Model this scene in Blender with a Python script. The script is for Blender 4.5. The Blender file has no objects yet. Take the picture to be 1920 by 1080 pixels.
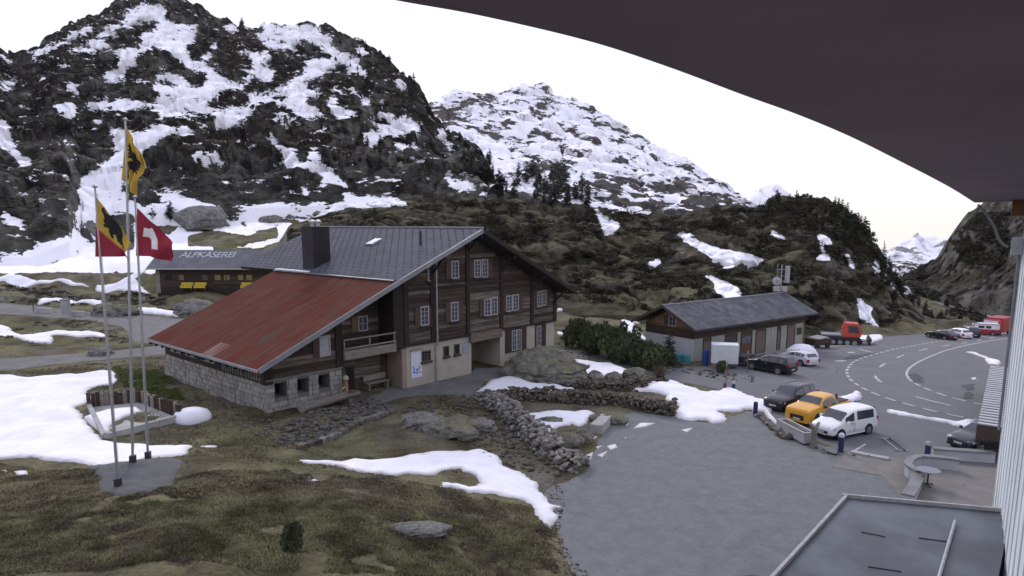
import bpy, bmesh, math, random
import numpy as np
from mathutils import Vector, Matrix
from mathutils.bvhtree import BVHTree

# ------------------------------------------------------------------ camera, sky, sun, exposure
SC = bpy.context.scene
COL = SC.collection
F, PXC, PYC, PITCH, CAMZ = 1270.0, 960.0, 617.0, math.radians(8.9), 12.0
cam_data = bpy.data.cameras.new('camera')
cam = bpy.data.objects.new('camera', cam_data)
COL.objects.link(cam)
cam.location = (0, 0, CAMZ)
cam.rotation_euler = (math.pi/2 - PITCH, 0, 0)
cam_data.sensor_width = 36.0
cam_data.lens = F/1920*36
cam_data.shift_y = (PYC-540)/1920
cam_data.clip_start = 0.1
cam_data.clip_end = 12000
SC.camera = cam

SUN_AZ, SUN_EL = math.radians(-14), math.radians(34)
world = bpy.data.worlds.new('World')
SC.world = world
world.use_nodes = True
wn, wl = world.node_tree.nodes, world.node_tree.links
wn.clear()
w_out = wn.new('ShaderNodeOutputWorld')
w_bg = wn.new('ShaderNodeBackground')
w_bg.inputs['Strength'].default_value = 0.11
w_sky = wn.new('ShaderNodeTexSky')
w_sky.sky_type = 'NISHITA'
w_sky.sun_disc = False
w_sky.sun_elevation = SUN_EL
w_sky.sun_rotation = SUN_AZ
w_sky.altitude = 1800
w_sky.air_density = 1.0
w_sky.dust_density = 2.0
# thin bright overcast over the blue sky, warmer near the skyline
w_tc = wn.new('ShaderNodeTexCoord')
w_no = wn.new('ShaderNodeTexNoise')
w_no.inputs['Scale'].default_value = 1.6
w_no.inputs['Detail'].default_value = 4
wl.new(w_tc.outputs['Generated'], w_no.inputs['Vector'])
w_sep = wn.new('ShaderNodeSeparateXYZ')
wl.new(w_tc.outputs['Generated'], w_sep.inputs[0])
w_rz = wn.new('ShaderNodeMapRange')
w_rz.inputs['From Min'].default_value = 0.0
w_rz.inputs['From Max'].default_value = 0.22
wl.new(w_sep.outputs['Z'], w_rz.inputs['Value'])
w_cc = wn.new('ShaderNodeMixRGB')
w_cc.inputs['Color1'].default_value = (8.9, 8.4, 7.8, 1)
w_cc.inputs['Color2'].default_value = (7.8, 7.8, 9.6, 1)
wl.new(w_rz.outputs[0], w_cc.inputs['Fac'])
w_rn = wn.new('ShaderNodeMapRange')
w_rn.inputs['From Min'].default_value = 0.35
w_rn.inputs['From Max'].default_value = 0.7
w_rn.inputs['To Min'].default_value = 0.78
w_rn.inputs['To Max'].default_value = 0.95
wl.new(w_no.outputs['Fac'], w_rn.inputs['Value'])
w_mx = wn.new('ShaderNodeMixRGB')
wl.new(w_rn.outputs[0], w_mx.inputs['Fac'])
wl.new(w_sky.outputs[0], w_mx.inputs['Color1'])
wl.new(w_cc.outputs[0], w_mx.inputs['Color2'])
wl.new(w_mx.outputs[0], w_bg.inputs['Color'])
wl.new(w_bg.outputs[0], w_out.inputs['Surface'])

sun_d = bpy.data.lights.new('sun', 'SUN')
sun_d.energy = 1.4
sun_d.angle = math.radians(14)
sun_d.color = (1.0, 0.95, 0.9)
sun = bpy.data.objects.new('sun', sun_d)
COL.objects.link(sun)
sdir = Vector((math.sin(SUN_AZ)*math.cos(SUN_EL), math.cos(SUN_AZ)*math.cos(SUN_EL), math.sin(SUN_EL)))
sun.rotation_euler = sdir.to_track_quat('Z', 'Y').to_euler()
sun.location = (0, 0, 60)

SC.view_settings.view_transform = 'Standard'
SC.view_settings.look = 'None'
SC.view_settings.exposure = 0.38
SC.view_settings.gamma = 1
SC.view_settings.use_curve_mapping = False

# ------------------------------------------------------------------ picture geometry
CP, SP = math.cos(PITCH), math.sin(PITCH)
def ray(px, py):
    u = (np.asarray(px, float)-PXC)/F
    v = (np.asarray(py, float)-PYC)/F
    return u, CP - v*SP, -SP - v*CP
def at_y(px, py, Y):
    a, b, c = ray(px, py)
    return (float(a/b*Y), float(Y), float(CAMZ + c/b*Y))
def at_z(px, py, z):
    a, b, c = ray(px, py)
    t = (z-CAMZ)/c
    return (float(a*t), float(b*t), float(z))
def to_px(x, y, z):
    x = np.asarray(x, float); y = np.asarray(y, float); z = np.asarray(z, float)-CAMZ
    d = np.maximum(y*CP - z*SP, 0.3)
    return PXC + F*x/d, PYC - F*(y*SP + z*CP)/d

# ------------------------------------------------------------------ numpy noise
def _h(ix, iy, iz, s):
    n = (ix.astype(np.int64)*374761393 + iy.astype(np.int64)*668265263 + iz.astype(np.int64)*2147483647 + s*974634777) & 0x7fffffff
    n = ((n ^ (n >> 13))*1274126177) & 0x7fffffff
    n = ((n ^ (n >> 16))*668265263) & 0x7fffffff
    return (n ^ (n >> 15)) / 2147483647.0
def vnoise(x, y, z, s=0):
    ix, iy, iz = np.floor(x), np.floor(y), np.floor(z)
    fx, fy, fz = x-ix, y-iy, z-iz
    fx, fy, fz = [f*f*(3-2*f) for f in (fx, fy, fz)]
    r = 0
    for a in (0, 1):
        for b in (0, 1):
            for c in (0, 1):
                w = (fx if a else 1-fx)*(fy if b else 1-fy)*(fz if c else 1-fz)
                r = r + w*_h(ix+a, iy+b, iz+c, s)
    return r*2-1
def fbm(x, y, z, o=4, s=0):
    r, a = 0, 0.5
    for k in range(o):
        r = r + a*vnoise(x, y, z, s+k)
        x, y, z, a = x*2.03, y*2.03, z*2.03, a*0.5
    return r
def worley(x, y, z, s=0):
    ix, iy, iz = np.floor(x), np.floor(y), np.floor(z)
    d1 = np.full(x.shape, 9.0); idr = np.zeros(x.shape); d2 = np.full(x.shape, 9.0)
    for a in (-1, 0, 1):
        for b in (-1, 0, 1):
            for c in (-1, 0, 1):
                jx, jy, jz = ix+a, iy+b, iz+c
                d = (jx+_h(jx, jy, jz, s)-x)**2 + (jy+_h(jx, jy, jz, s+1)-y)**2 + (jz+_h(jx, jy, jz, s+2)-z)**2
                h = _h(jx, jy, jz, s+3)
                m = d < d1
                d2 = np.where(m, d1, np.minimum(d2, d))
                idr = np.where(m, h, idr); d1 = np.where(m, d, d1)
    return np.sqrt(d1), np.sqrt(d2), idr

# ------------------------------------------------------------------ materials
MATS = {}
def new_mat(name):
    m = bpy.data.materials.new(name)
    m.use_nodes = True
    MATS[name] = m
    return m, m.node_tree.nodes, m.node_tree.links, m.node_tree.nodes['Principled BSDF']
def srgb(r, g, b):
    return tuple(((c/255)/12.92 if c/255 <= 0.04045 else ((c/255+0.055)/1.055)**2.4) for c in (r, g, b)) + (1,)
def mat(name, c1, c2=None, scale=4.0, rough=0.8, bump=0.0, metal=0.0, detail=4, stretch=None, spec=0.3, lo=0.35, hi=0.65, vary=0.0, coord='Object', bscale=None, coat=0.0, trans=0.0, nrough=0.55):
    m, n, l, b = new_mat(name)
    c1 = tuple(c1[:3])+(1,)
    b.inputs['Roughness'].default_value = rough
    b.inputs['Metallic'].default_value = metal
    b.inputs['Specular IOR Level'].default_value = spec
    if coat: b.inputs['Coat Weight'].default_value = coat
    if trans: b.inputs['Transmission Weight'].default_value = trans
    if c2 is None: c2 = tuple(c*0.8 for c in c1[:3])
    c2 = tuple(c2[:3])+(1,)
    tc = n.new('ShaderNodeTexCoord'); mp = n.new('ShaderNodeMapping')
    l.new(tc.outputs[coord], mp.inputs[0])
    if stretch: mp.inputs['Scale'].default_value = stretch
    no = n.new('ShaderNodeTexNoise'); no.inputs['Scale'].default_value = scale; no.inputs['Detail'].default_value = detail; no.inputs['Roughness'].default_value = nrough
    l.new(mp.outputs[0], no.inputs['Vector'])
    mr = n.new('ShaderNodeMapRange'); mr.inputs['From Min'].default_value = lo; mr.inputs['From Max'].default_value = hi
    l.new(no.outputs['Fac'], mr.inputs['Value'])
    mx = n.new('ShaderNodeMixRGB'); mx.inputs['Color1'].default_value = c1; mx.inputs['Color2'].default_value = c2
    l.new(mr.outputs[0], mx.inputs['Fac'])
    out = mx.outputs[0]
    if vary:
        oi = n.new('ShaderNodeObjectInfo'); hs = n.new('ShaderNodeHueSaturation')
        m2 = n.new('ShaderNodeMapRange'); m2.inputs['To Min'].default_value = 1-vary; m2.inputs['To Max'].default_value = 1+vary
        l.new(oi.outputs['Random'], m2.inputs['Value']); l.new(m2.outputs[0], hs.inputs['Value']); l.new(out, hs.inputs['Color'])
        out = hs.outputs[0]
    l.new(out, b.inputs['Base Color'])
    if bump:
        bm_ = n.new('ShaderNodeBump'); bm_.inputs['Strength'].default_value = bump; bm_.inputs['Distance'].default_value = 0.03
        if bscale:
            n2 = n.new('ShaderNodeTexNoise'); n2.inputs['Scale'].default_value = bscale; n2.inputs['Detail'].default_value = 3
            l.new(mp.outputs[0], n2.inputs['Vector']); l.new(n2.outputs['Fac'], bm_.inputs['Height'])
        else:
            l.new(no.outputs['Fac'], bm_.inputs['Height'])
        l.new(bm_.outputs[0], b.inputs['Normal'])
    return m

def land_mat(name, veg1, veg2, rock1, rock2, snow, vscale, rscale, sn_k=0.45, sn_scale=0.15, steep=(0.45, 0.75), bdist=0.3, rock_bias=0.0, detail=5, zstretch=1.0, extra=None):
    """vegetation on the flatter faces, bare rock on the steep ones, old snow where the 'snow' attribute says"""
    m, n, l, b = new_mat(name)
    b.inputs['Roughness'].default_value = 0.95
    b.inputs['Specular IOR Level'].default_value = 0.1
    tc = n.new('ShaderNodeTexCoord')
    def noise(sc, det=detail, st=None, rough=0.55):
        no = n.new('ShaderNodeTexNoise'); no.inputs['Scale'].default_value = sc; no.inputs['Detail'].default_value = det
        no.inputs['Roughness'].default_value = rough
        if st:
            mp = n.new('ShaderNodeMapping'); mp.inputs['Scale'].default_value = st
            l.new(tc.outputs['Object'], mp.inputs[0]); l.new(mp.outputs[0], no.inputs['Vector'])
        else: l.new(tc.outputs['Object'], no.inputs['Vector'])
        return no.outputs['Fac']
    def rng(s, a, c, x=0.0, y=1.0):
        r = n.new('ShaderNodeMapRange'); r.inputs['From Min'].default_value = a; r.inputs['From Max'].default_value = c
        r.inputs['To Min'].default_value = x; r.inputs['To Max'].default_value = y
        l.new(s, r.inputs['Value']); return r.outputs[0]
    def mix(f, a, c):
        x = n.new('ShaderNodeMixRGB')
        for k, s in (('Color1', a), ('Color2', c)):
            if isinstance(s, tuple): x.inputs[k].default_value = tuple(s[:3])+(1,)
            else: l.new(s, x.inputs[k])
        l.new(f, x.inputs['Fac']); return x.outputs[0]
    def math_(op, a, c):
        x = n.new('ShaderNodeMath'); x.operation = op
        for k, s in ((0, a), (1, c)):
            if isinstance(s, (int, float)): x.inputs[k].default_value = s
            else: l.new(s, x.inputs[k])
        return x.outputs[0]
    nv = noise(vscale); nr = noise(rscale, st=(1, 1, zstretch)); nf = noise(rscale*6)
    veg = mix(rng(nv, 0.38, 0.62), veg1, veg2)
    if extra:
        veg = mix(rng(noise(extra[1]), 0.56, 0.66), veg, extra[0])
    rock = mix(rng(nr, 0.35, 0.62), rock1, rock2)
    geo = n.new('ShaderNodeNewGeometry'); sep = n.new('ShaderNodeSeparateXYZ'); l.new(geo.outputs['Normal'], sep.inputs[0])
    st = math_('ADD', sep.outputs['Z'], rng(nv, 0.3, 0.7, -0.25, 0.25))
    at_r = n.new('ShaderNodeAttribute'); at_r.attribute_name = 'rock'
    isveg = math_('SUBTRACT', rng(st, steep[0], steep[1]), at_r.outputs['Fac'])
    base = mix(isveg, rock, veg)
    fine = rng(nf, 0.3, 0.7, 0.72, 1.3)
    mm = n.new('ShaderNodeMixRGB'); mm.blend_type = 'MULTIPLY'; mm.inputs['Fac'].default_value = 1
    l.new(base, mm.inputs['Color1']); l.new(fine, mm.inputs['Color2'])
    at = n.new('ShaderNodeAttribute'); at.attribute_name = 'snow'
    ns = math_('ADD', math_('ADD', rng(noise(sn_scale, 8, (1, 1, 2.4), 0.68), 0, 1, -sn_k, sn_k), rng(noise(sn_scale*3.7, 4, (1, 1, 3.0), 0.6), 0, 1, -sn_k*.35, sn_k*.35)), at.outputs['Fac'])
    sm = rng(ns, 0.48, 0.52)
    ns2 = mix(rng(noise(sn_scale*0.6), 0.3, 0.7), snow, tuple(c*0.94 for c in snow[:3]))
    l.new(mix(sm, mm.outputs[0], ns2), b.inputs['Base Color'])
    bu = n.new('ShaderNodeBump'); bu.inputs['Distance'].default_value = bdist; bu.inputs['Strength'].default_value = 0.8
    h = math_('ADD', math_('MULTIPLY', math_('ADD', nf, nr), math_('SUBTRACT', 1.0, math_('MULTIPLY', sm, 0.93))), math_('MULTIPLY', sm, 0.6))
    l.new(h, bu.inputs['Height']); l.new(bu.outputs[0], b.inputs['Normal'])
    return m

SNOW = (0.87, 0.87, 0.92)
M_GROUND = land_mat('turf', (0.050, 0.043, 0.026), (0.14, 0.13, 0.075), (0.10, 0.088, 0.075), (0.15, 0.135, 0.115), SNOW, 0.35, 0.9, sn_k=0.22, sn_scale=0.8, steep=(0.3, 0.6), bdist=0.12, extra=((0.085, 0.092, 0.035), 0.22))
M_CLIFF = land_mat('left_mountain_land', (0.007, 0.006, 0.004), (0.018, 0.014, 0.009), (0.012, 0.011, 0.011), (0.125, 0.122, 0.105), SNOW, 0.05, 0.16, sn_k=1.35, sn_scale=0.16, steep=(0.30, 0.58), bdist=1.2, zstretch=0.4)
M_HILL = land_mat('alpine_hill_land', (0.017, 0.015, 0.009), (0.082, 0.074, 0.044), (0.030, 0.026, 0.022), (0.15, 0.135, 0.11), SNOW, 0.14, 0.3, sn_k=0.8, sn_scale=0.22, steep=(0.30, 0.6), bdist=0.5, extra=((0.018, 0.017, 0.008), 0.09))
M_CRAG = land_mat('crag_land', (0.013, 0.011, 0.007), (0.050, 0.043, 0.027), (0.028, 0.026, 0.024), (0.14, 0.13, 0.115), SNOW, 0.10, 0.22, steep=(0.35, 0.7), bdist=0.8)
M_MID = land_mat('middle_mountain_land', (0.04, 0.034, 0.03), (0.075, 0.066, 0.056), (0.045, 0.042, 0.043), (0.10, 0.095, 0.09), SNOW, 0.01, 0.03, sn_k=1.15, sn_scale=0.022, steep=(0.5, 0.8), bdist=3, zstretch=0.6)
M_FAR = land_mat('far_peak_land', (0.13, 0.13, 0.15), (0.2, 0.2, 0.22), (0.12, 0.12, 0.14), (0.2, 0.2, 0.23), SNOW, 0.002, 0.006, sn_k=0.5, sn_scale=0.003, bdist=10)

# ------------------------------------------------------------------ snow raster traced from the photograph (pixel grid, then carried to the land)
RW, RH, RS = 960, 560, 2.0
RAST = np.zeros((RH, RW), np.float32)
_gx, _gy = np.meshgrid(np.arange(RW)*RS+1, np.arange(RH)*RS+1)
def inside(poly, X, Y):
    r = np.zeros(X.shape, bool); n = len(poly); j = n-1
    for i in range(n):
        xi, yi = poly[i]; xj, yj = poly[j]
        if yi != yj:
            r ^= ((yi > Y) != (yj > Y)) & (X < (xj-xi)*(Y-yi)/(yj-yi)+xi)
        j = i
    return r
def paint(val, s, ox, oy, *polys, target=None):
    R = RAST if target is None else target
    for p in polys:
        q = [(ox+x/s, oy+y/s) for x, y in p]
        x0 = max(0, int(min(a[0] for a in q)/RS)-1); x1 = min(RW, int(max(a[0] for a in q)/RS)+2)
        y0 = max(0, int(min(a[1] for a in q)/RS)-1); y1 = min(RH, int(max(a[1] for a in q)/RS)+2)
        if x1 <= x0 or y1 <= y0: continue
        m = inside(q, _gx[y0:y1, x0:x1], _gy[y0:y1, x0:x1])
        R[y0:y1, x0:x1][m] = val
# middle mountain: broken snow
RAST_MID = np.zeros((RH, RW), np.float32)
paint(0.54, 1, 0, 0, [(780,100),(1500,100),(1560,420),(1300,470),(900,430),(780,200)], target=RAST_MID)
paint(0.63, 1, 0, 0, [(940,160),(1010,155),(1140,230),(1300,310),(1230,400),(1120,370),(1060,290),(930,350),(900,300)], target=RAST_MID)
paint(0.42, 1, 0, 0, [(1000,180),(1060,200),(1060,225),(1000,215)], [(900,240),(950,200),(960,250),(920,270)], [(1230,340),(1330,340),(1390,370),(1300,420),(1200,400)], [(1000,235),(1090,265),(1060,280),(990,260)],
      [(815,190),(850,200),(830,240)], [(900,260),(930,215),(950,240)], [(1100,300),(1240,380),(1140,390)], target=RAST_MID)
# left mountain
paint(1, 4.8, 0, 0, [(270,560),(300,470),(560,350),(700,250),(870,200),(1150,100),(1500,60),(1500,190),(1920,240),(1920,1080),(1500,1030),(1130,1000),(830,1000),(780,920),(1190,900),(1330,930),(1440,900),(1380,780),(1200,740),(1050,750),(890,720),(980,640),(1100,540),(1000,450),(700,480),(600,470),(760,370),(620,400)],
      [(1100,120),(1300,30),(1500,60),(1480,140)])
paint(1, 5.4, 300, 20, [(0,100),(500,150),(1060,120),(1728,150),(1728,1080),(0,1080)])
paint(0, 4.8, 0, 0, [(230,590),(400,470),(600,380),(780,300),(930,285),(840,350),(740,400),(600,470),(820,440),(750,490),(700,560),(500,600)],
      [(640,290),(720,270),(700,300)], [(800,250),(900,190),(1180,110),(1100,150),(1130,185),(980,250),(850,275)],
      [(885,380),(1050,260),(1300,195),(1480,185),(1390,230),(1420,280),(1260,310),(1290,370),(1260,410),(1150,440),(980,430),(1000,400)],
      [(1480,130),(1530,110),(1920,110),(1920,250),(1860,200),(1780,140),(1840,220),(1750,240),(1490,180)],
      [(1230,510),(1320,450),(1420,430),(1540,470),(1620,530),(1700,640),(1860,650),(1860,720),(1800,790),(1720,790),(1620,690),(1480,660),(1410,660),(1400,720),(1560,790),(1480,780),(1400,740),(1180,730),(1060,750),(1130,640),(1230,570)],
      [(1340,385),(1440,360),(1400,400)], [(1460,390),(1560,400),(1480,405)], [(1530,290),(1590,275),(1630,305)], [(1190,790),(1380,780),(1450,910),(1340,930),(1200,900)],
      [(830,1000),(1000,980),(1130,1010),(1140,1050),(1000,1060)], [(1150,990),(1300,960),(1500,1040),(1400,1080),(1200,1080)], [(1680,1030),(1780,1000),(1920,1030),(1920,1080),(1550,1050)],
      [(1460,850),(1540,870),(1570,920),(1520,910)], [(1870,940),(1900,860),(1920,860),(1920,970)])
paint(0, 5.4, 300, 20, [(40,60),(100,20),(640,50),(760,110),(540,150),(480,140),(380,60),(480,130),(400,150),(350,165),(290,150),(160,130),(60,100)],
      [(310,210),(440,150),(620,160),(720,230),(760,240),(790,140),(830,100),(880,160),(1050,150),(1050,210),(950,230),(1070,330),(1010,350),(880,330),(1150,370),(1160,400),(1100,450),(960,410),(880,400),(740,370),(760,390),(880,430),(920,500),(960,560),(960,590),(900,600),(830,550),(830,590),(910,620),(860,680),(800,730),(690,720),(590,650),(560,590),(420,540),(430,510),(510,490),(530,440),(420,460),(400,510),(350,510),(280,480),(270,410),(240,385),(350,300),(380,240)],
      [(0,420),(100,430),(190,480),(240,560),(290,600),(460,620),(480,680),(440,750),(370,780),(300,770),(200,660),(60,640),(0,630)], [(0,680),(80,680),(190,770),(130,790),(0,730)],
      [(1070,210),(1320,240),(1230,270)], [(1150,310),(1290,320),(1180,340)], [(1160,150),(1310,155),(1240,185)], [(1040,250),(1130,275),(1130,295)],
      [(1360,300),(1500,290),(1710,380),(1728,420),(1728,490),(1560,500),(1440,430),(1360,370)], [(1580,150),(1650,150),(1728,190),(1728,250),(1600,220)],
      [(1190,390),(1300,390),(1520,480),(1520,520),(1420,520),(1500,570),(1430,580),(1470,640),(1400,670),(1300,680),(1200,720),(1200,780),(1080,850),(1000,830),(850,840),(820,770),(940,740),(1100,740),(1140,690),(1150,600),(1000,500),(1100,490)],
      [(860,710),(960,670),(1100,720),(1180,720),(1100,780),(940,740)], [(1110,870),(1160,830),(1290,850),(1310,890),(1240,910)], [(1210,710),(1320,700),(1310,760),(1250,780)],
      [(1470,680),(1728,600),(1728,1080),(1560,980),(1450,900),(1500,870),(1620,860),(1600,810),(1500,800)],
      [(640,810),(780,790),(880,870),(940,940),(880,980),(740,1020),(600,1010),(490,950),(530,850)], [(900,1080),(1000,930),(1150,920),(1300,970),(1400,1060),(1380,1080),(1090,1020),(1100,1080)], [(260,1030),(400,1020),(560,1060),(540,1080),(200,1080)],
      [(1410,710),(1460,720),(1440,750)], [(430,880),(500,885),(470,900)])
paint(1, 5.4, 300, 20, [(480,370),(590,310),(570,400)])
paint(1, 4.8, 0, 0, [(330,690),(440,700),(440,725),(350,735)], [(530,570),(660,555),(660,580),(540,610)], [(580,770),(690,750),(700,870),(590,800)], [(300,920),(420,920),(430,950),(310,940)],
      [(470,960),(640,910),(690,980),(640,1060),(480,970)], [(0,740),(160,730),(80,830),(0,800)], [(0,480),(110,560),(110,600),(0,500)])
paint(1, 3.6, 0, 200, [(730,130),(850,170),(980,160),(1050,120),(1300,170),(1250,190),(1080,200),(1040,260),(950,330),(880,400),(820,500),(860,510),(940,640),(1100,650),(1060,590),(1180,590),(1440,670),(1440,1080),(0,1080),(0,1010),(130,1030),(240,930),(490,850),(540,640),(520,510),(680,400),(770,330),(770,230)])
paint(0, 3.6, 0, 200, [(810,540),(870,510),(940,560),(1100,620),(1090,650),(960,660),(880,620)], [(720,720),(830,700),(910,720),(910,970),(800,960)], [(1010,710),(1150,700),(1220,760),(1210,830),(1130,880),(1020,830)],
      [(515,820),(600,790),(630,840),(630,940),(570,910)], [(1290,780),(1340,730),(1440,730),(1440,830),(1310,830)], [(1260,850),(1440,850),(1440,960),(1260,930)])
paint(1, 3.6, 0, 200, [(0,60),(60,130),(40,170),(100,250),(130,330),(200,350),(200,385),(150,410),(110,360),(60,280),(20,300),(0,240)], [(0,660),(60,720),(160,790),(165,840),(100,800),(0,720)], [(420,240),(540,245),(430,270)],
      [(350,0),(420,40),(470,30),(480,80),(520,50),(510,0)], [(620,110),(680,80),(690,140),(620,150)])
paint(1, 5.4, 560, 20, [(90,160),(170,220),(300,340),(460,450),(570,480),(640,590),(690,640),(690,680),(600,640),(540,600),(480,590),(540,640),(500,640),(470,580),(550,540),(470,520),(380,520),(360,580),(270,590),(250,650),(140,690),(80,650),(90,560),(130,500),(320,480),(330,430),(160,340)],
      [(590,450),(600,340),(700,420),(680,460)], [(980,650),(1050,720),(1110,800),(1060,810),(980,750)], [(310,800),(380,790),(530,840),(330,840)], [(280,900),(370,870),(410,920),(340,910),(390,980),(630,1010),(540,1060),(400,1060),(300,970)],
      [(470,770),(550,760),(620,850),(740,930),(720,980),(650,960),(620,870),(540,810)], [(0,680),(70,700),(100,800),(210,840),(60,880),(50,930),(0,940)], [(740,1050),(900,1060),(1000,1080),(760,1080)])
paint(1, 4.909, 300, 200, [(0,0),(880,0),(820,80),(600,220),(520,200),(400,130),(290,110),(500,200),(360,170),(250,60),(100,100),(0,110)], [(0,220),(180,210),(190,165),(340,215),(260,260),(0,270)],
      [(270,415),(410,430),(480,450),(490,370),(560,375),(530,410),(580,480),(440,470),(460,510),(400,520),(300,500)], [(410,305),(560,345),(470,335)], [(750,325),(860,375),(790,380)], [(990,40),(1310,150),(1300,165),(1100,110),(1000,70)],
      [(1190,20),(1290,90),(1250,80)], [(1330,90),(1450,130),(1340,120)], [(980,240),(1060,325),(1040,320)], [(1020,340),(1100,340),(1290,440),(1220,460),(1330,520),(1390,390),(1440,350),(1440,420),(1500,470),(1500,530),(1571,570),(1571,690),(1400,580),(1260,540),(1170,550),(1100,400)],
      [(1260,590),(1380,640),(1300,610),(1300,670)], [(1410,660),(1560,740),(1540,755)], [(1310,730),(1355,760),(1340,835)], [(0,820),(140,800),(300,880),(380,880),(620,940),(700,900),(1100,895),(1240,925),(1460,875),(1571,920),(1571,1030),(900,1000),(640,980),(620,1080),(0,1080)])
paint(0, 4.909, 300, 200, [(240,50),(480,70),(530,110),(480,180),(400,130)], [(280,1060),(330,1000),(450,990),(540,1030),(540,1080),(280,1080)], [(620,980),(670,940),(720,980),(830,990),(1100,1040),(1060,1070),(760,1040),(640,1050)], [(0,970),(90,960),(190,1060),(0,1080)])
paint(1, 4.909, 600, 190, [(150,100),(200,70),(370,95),(300,130),(160,180)], [(490,120),(620,150),(760,180),(740,120),(900,200),(930,270),(800,270),(780,330),(690,320),(600,310),(490,400),(420,390),(380,280),(520,290),(540,200),(620,250),(690,220),(560,160)],
      [(680,340),(790,420),(770,450),(660,420),(720,400)], [(840,370),(940,450),(850,430)], [(1060,240),(1190,290),(1150,300),(1220,440),(1180,450),(1100,300)], [(1350,420),(1410,520),(1390,550)],
      [(1110,640),(1230,740),(1380,740),(1450,810),(1250,820),(1180,750)], [(1480,820),(1570,850),(1500,875)], [(1570,500),(1669,560),(1669,790),(1600,690)], [(0,510),(90,600),(90,630),(270,780),(260,800),(100,740),(0,700)],
      [(210,820),(390,890),(420,860),(540,890),(560,860),(840,945),(700,965),(400,985),(240,1030),(0,1060),(0,930),(230,1010),(240,960)])
# valley floor behind the dairy hut
paint(1, 2.572, 270, 380, [(0,60),(180,80),(400,30),(950,0),(1000,0),(1000,40),(700,140),(740,160),(560,215),(300,220),(0,330)])
paint(0, 2.572, 270, 380, [(30,40),(150,50),(180,100),(120,160),(40,130)], [(190,110),(260,60),(350,65),(360,110),(240,130)], [(210,160),(330,130),(500,160),(640,110),(650,165),(520,200),(380,215),(210,210)],
      [(400,40),(430,30),(560,70),(750,80),(740,100),(520,90),(410,85)], [(455,100),(480,95),(520,130)], [(700,110),(1000,20),(1106,30),(1106,130),(660,240),(640,210)])
paint(1, 1, 0, 0, [(0,480),(150,485),(290,470),(295,512),(200,512),(110,510),(0,514)])
# brown hill and its rocks
paint(1, 3.31, 1160, 360, [(360,250),(460,260),(480,300),(620,350),(760,370),(920,420),(850,450),(880,460),(820,485),(720,440),(720,470),(660,475),(610,440),(500,360),(380,290)], [(155,440),(270,410),(260,450),(210,475)],
      [(520,520),(570,515),(680,560),(760,610),(760,665),(680,675),(600,620),(590,560)], [(820,515),(855,520),(840,528)], [(930,230),(960,230),(1050,290),(1030,300),(950,270)],
      [(1230,250),(1270,260),(1340,320),(1310,340),(1260,310),(1280,360),(1320,410),(1310,430),(1220,420),(1260,380),(1240,310)], [(1400,360),(1430,400),(1470,450),(1460,490),(1430,460)], [(1370,555),(1400,580),(1370,570)],
      [(1480,645),(1520,660),(1530,700),(1580,710),(1570,760),(1600,810),(1650,890),(1600,895),(1560,820),(1500,790),(1480,720)], [(1830,820),(1865,860),(1840,865)], [(1700,580),(1750,575),(1720,600)], [(1365,210),(1390,225),(1375,230)], [(1530,420),(1570,450),(1545,450)])
paint(1, 1, 0, 0, [(1111,385),(1125,392),(1130,405),(1160,415),(1165,425),(1150,440),(1130,440),(1128,425)])
paint(0.45, 1, 0, 0, [(1630,480),(1760,480),(1760,540),(1690,560),(1640,520)])
def blur(R, k):
    for ax in (0, 1):
        S = np.zeros_like(R)
        for d in range(-k, k+1): S += np.roll(R, d, ax)
        R = S/(2*k+1)
    return R
RASTB = blur(RAST, 1)
RASTM = blur(RAST_MID, 5)
RASTL = blur(blur(RAST, 2), 2)
RASTH = blur(RAST, 2)
def sample(R, px, py):
    x = np.clip((px-1)/RS, 0, RW-1.001); y = np.clip((py-1)/RS, 0, RH-1.001)
    ix, iy = x.astype(int), y.astype(int); fx, fy = x-ix, y-iy
    v = R[iy, ix]*(1-fx)*(1-fy)+R[iy, ix+1]*fx*(1-fy)+R[iy+1, ix]*(1-fx)*fy+R[iy+1, ix+1]*fx*fy
    return v

# ------------------------------------------------------------------ building helpers
def link(o, parent=None):
    COL.objects.link(o)
    if parent is not None: o.parent = parent
    return o
def mesh_obj(name, verts, faces, material=None, parent=None, smooth=False, mats=None, midx=None):
    me = bpy.data.meshes.new(name)
    if isinstance(verts, np.ndarray) and isinstance(faces, np.ndarray):
        me.vertices.add(len(verts)); me.vertices.foreach_set('co', verts.astype(np.float32).ravel())
        k = faces.shape[1]
        me.loops.add(faces.size); me.loops.foreach_set('vertex_index', faces.astype(np.int32).ravel())
        me.polygons.add(len(faces)); me.polygons.foreach_set('loop_start', np.arange(0, faces.size, k, dtype=np.int32))
        me.update(calc_edges=True)
    else:
        me.from_pydata([tuple(v) for v in verts], [], [tuple(int(i) for i in f) for f in faces])
    for m in (mats or ([material] if material else [])): me.materials.append(m)
    if midx is not None: me.polygons.foreach_set('material_index', np.asarray(midx, np.int32))
    if smooth: me.polygons.foreach_set('use_smooth', np.ones(len(me.polygons), bool))
    me.update()
    return link(bpy.data.objects.new(name, me), parent)
def attr(o, name, vals):
    a = o.data.attributes.new(name, 'FLOAT', 'POINT')
    a.data.foreach_set('value', np.asarray(vals, np.float32))
def tag(o, label=None, cat=None, group=None, kind=None):
    if label: o['label'] = label
    if cat: o['category'] = cat
    if group: o['group'] = group
    if kind: o['kind'] = kind
    return o
def empty(name, loc=(0, 0, 0), rz=0.0, label=None, cat=None, group=None):
    o = bpy.data.objects.new(name, None)
    COL.objects.link(o); o.location = loc; o.rotation_euler = (0, 0, rz); o.empty_display_size = 0.3
    return tag(o, label, cat, group)
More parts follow.
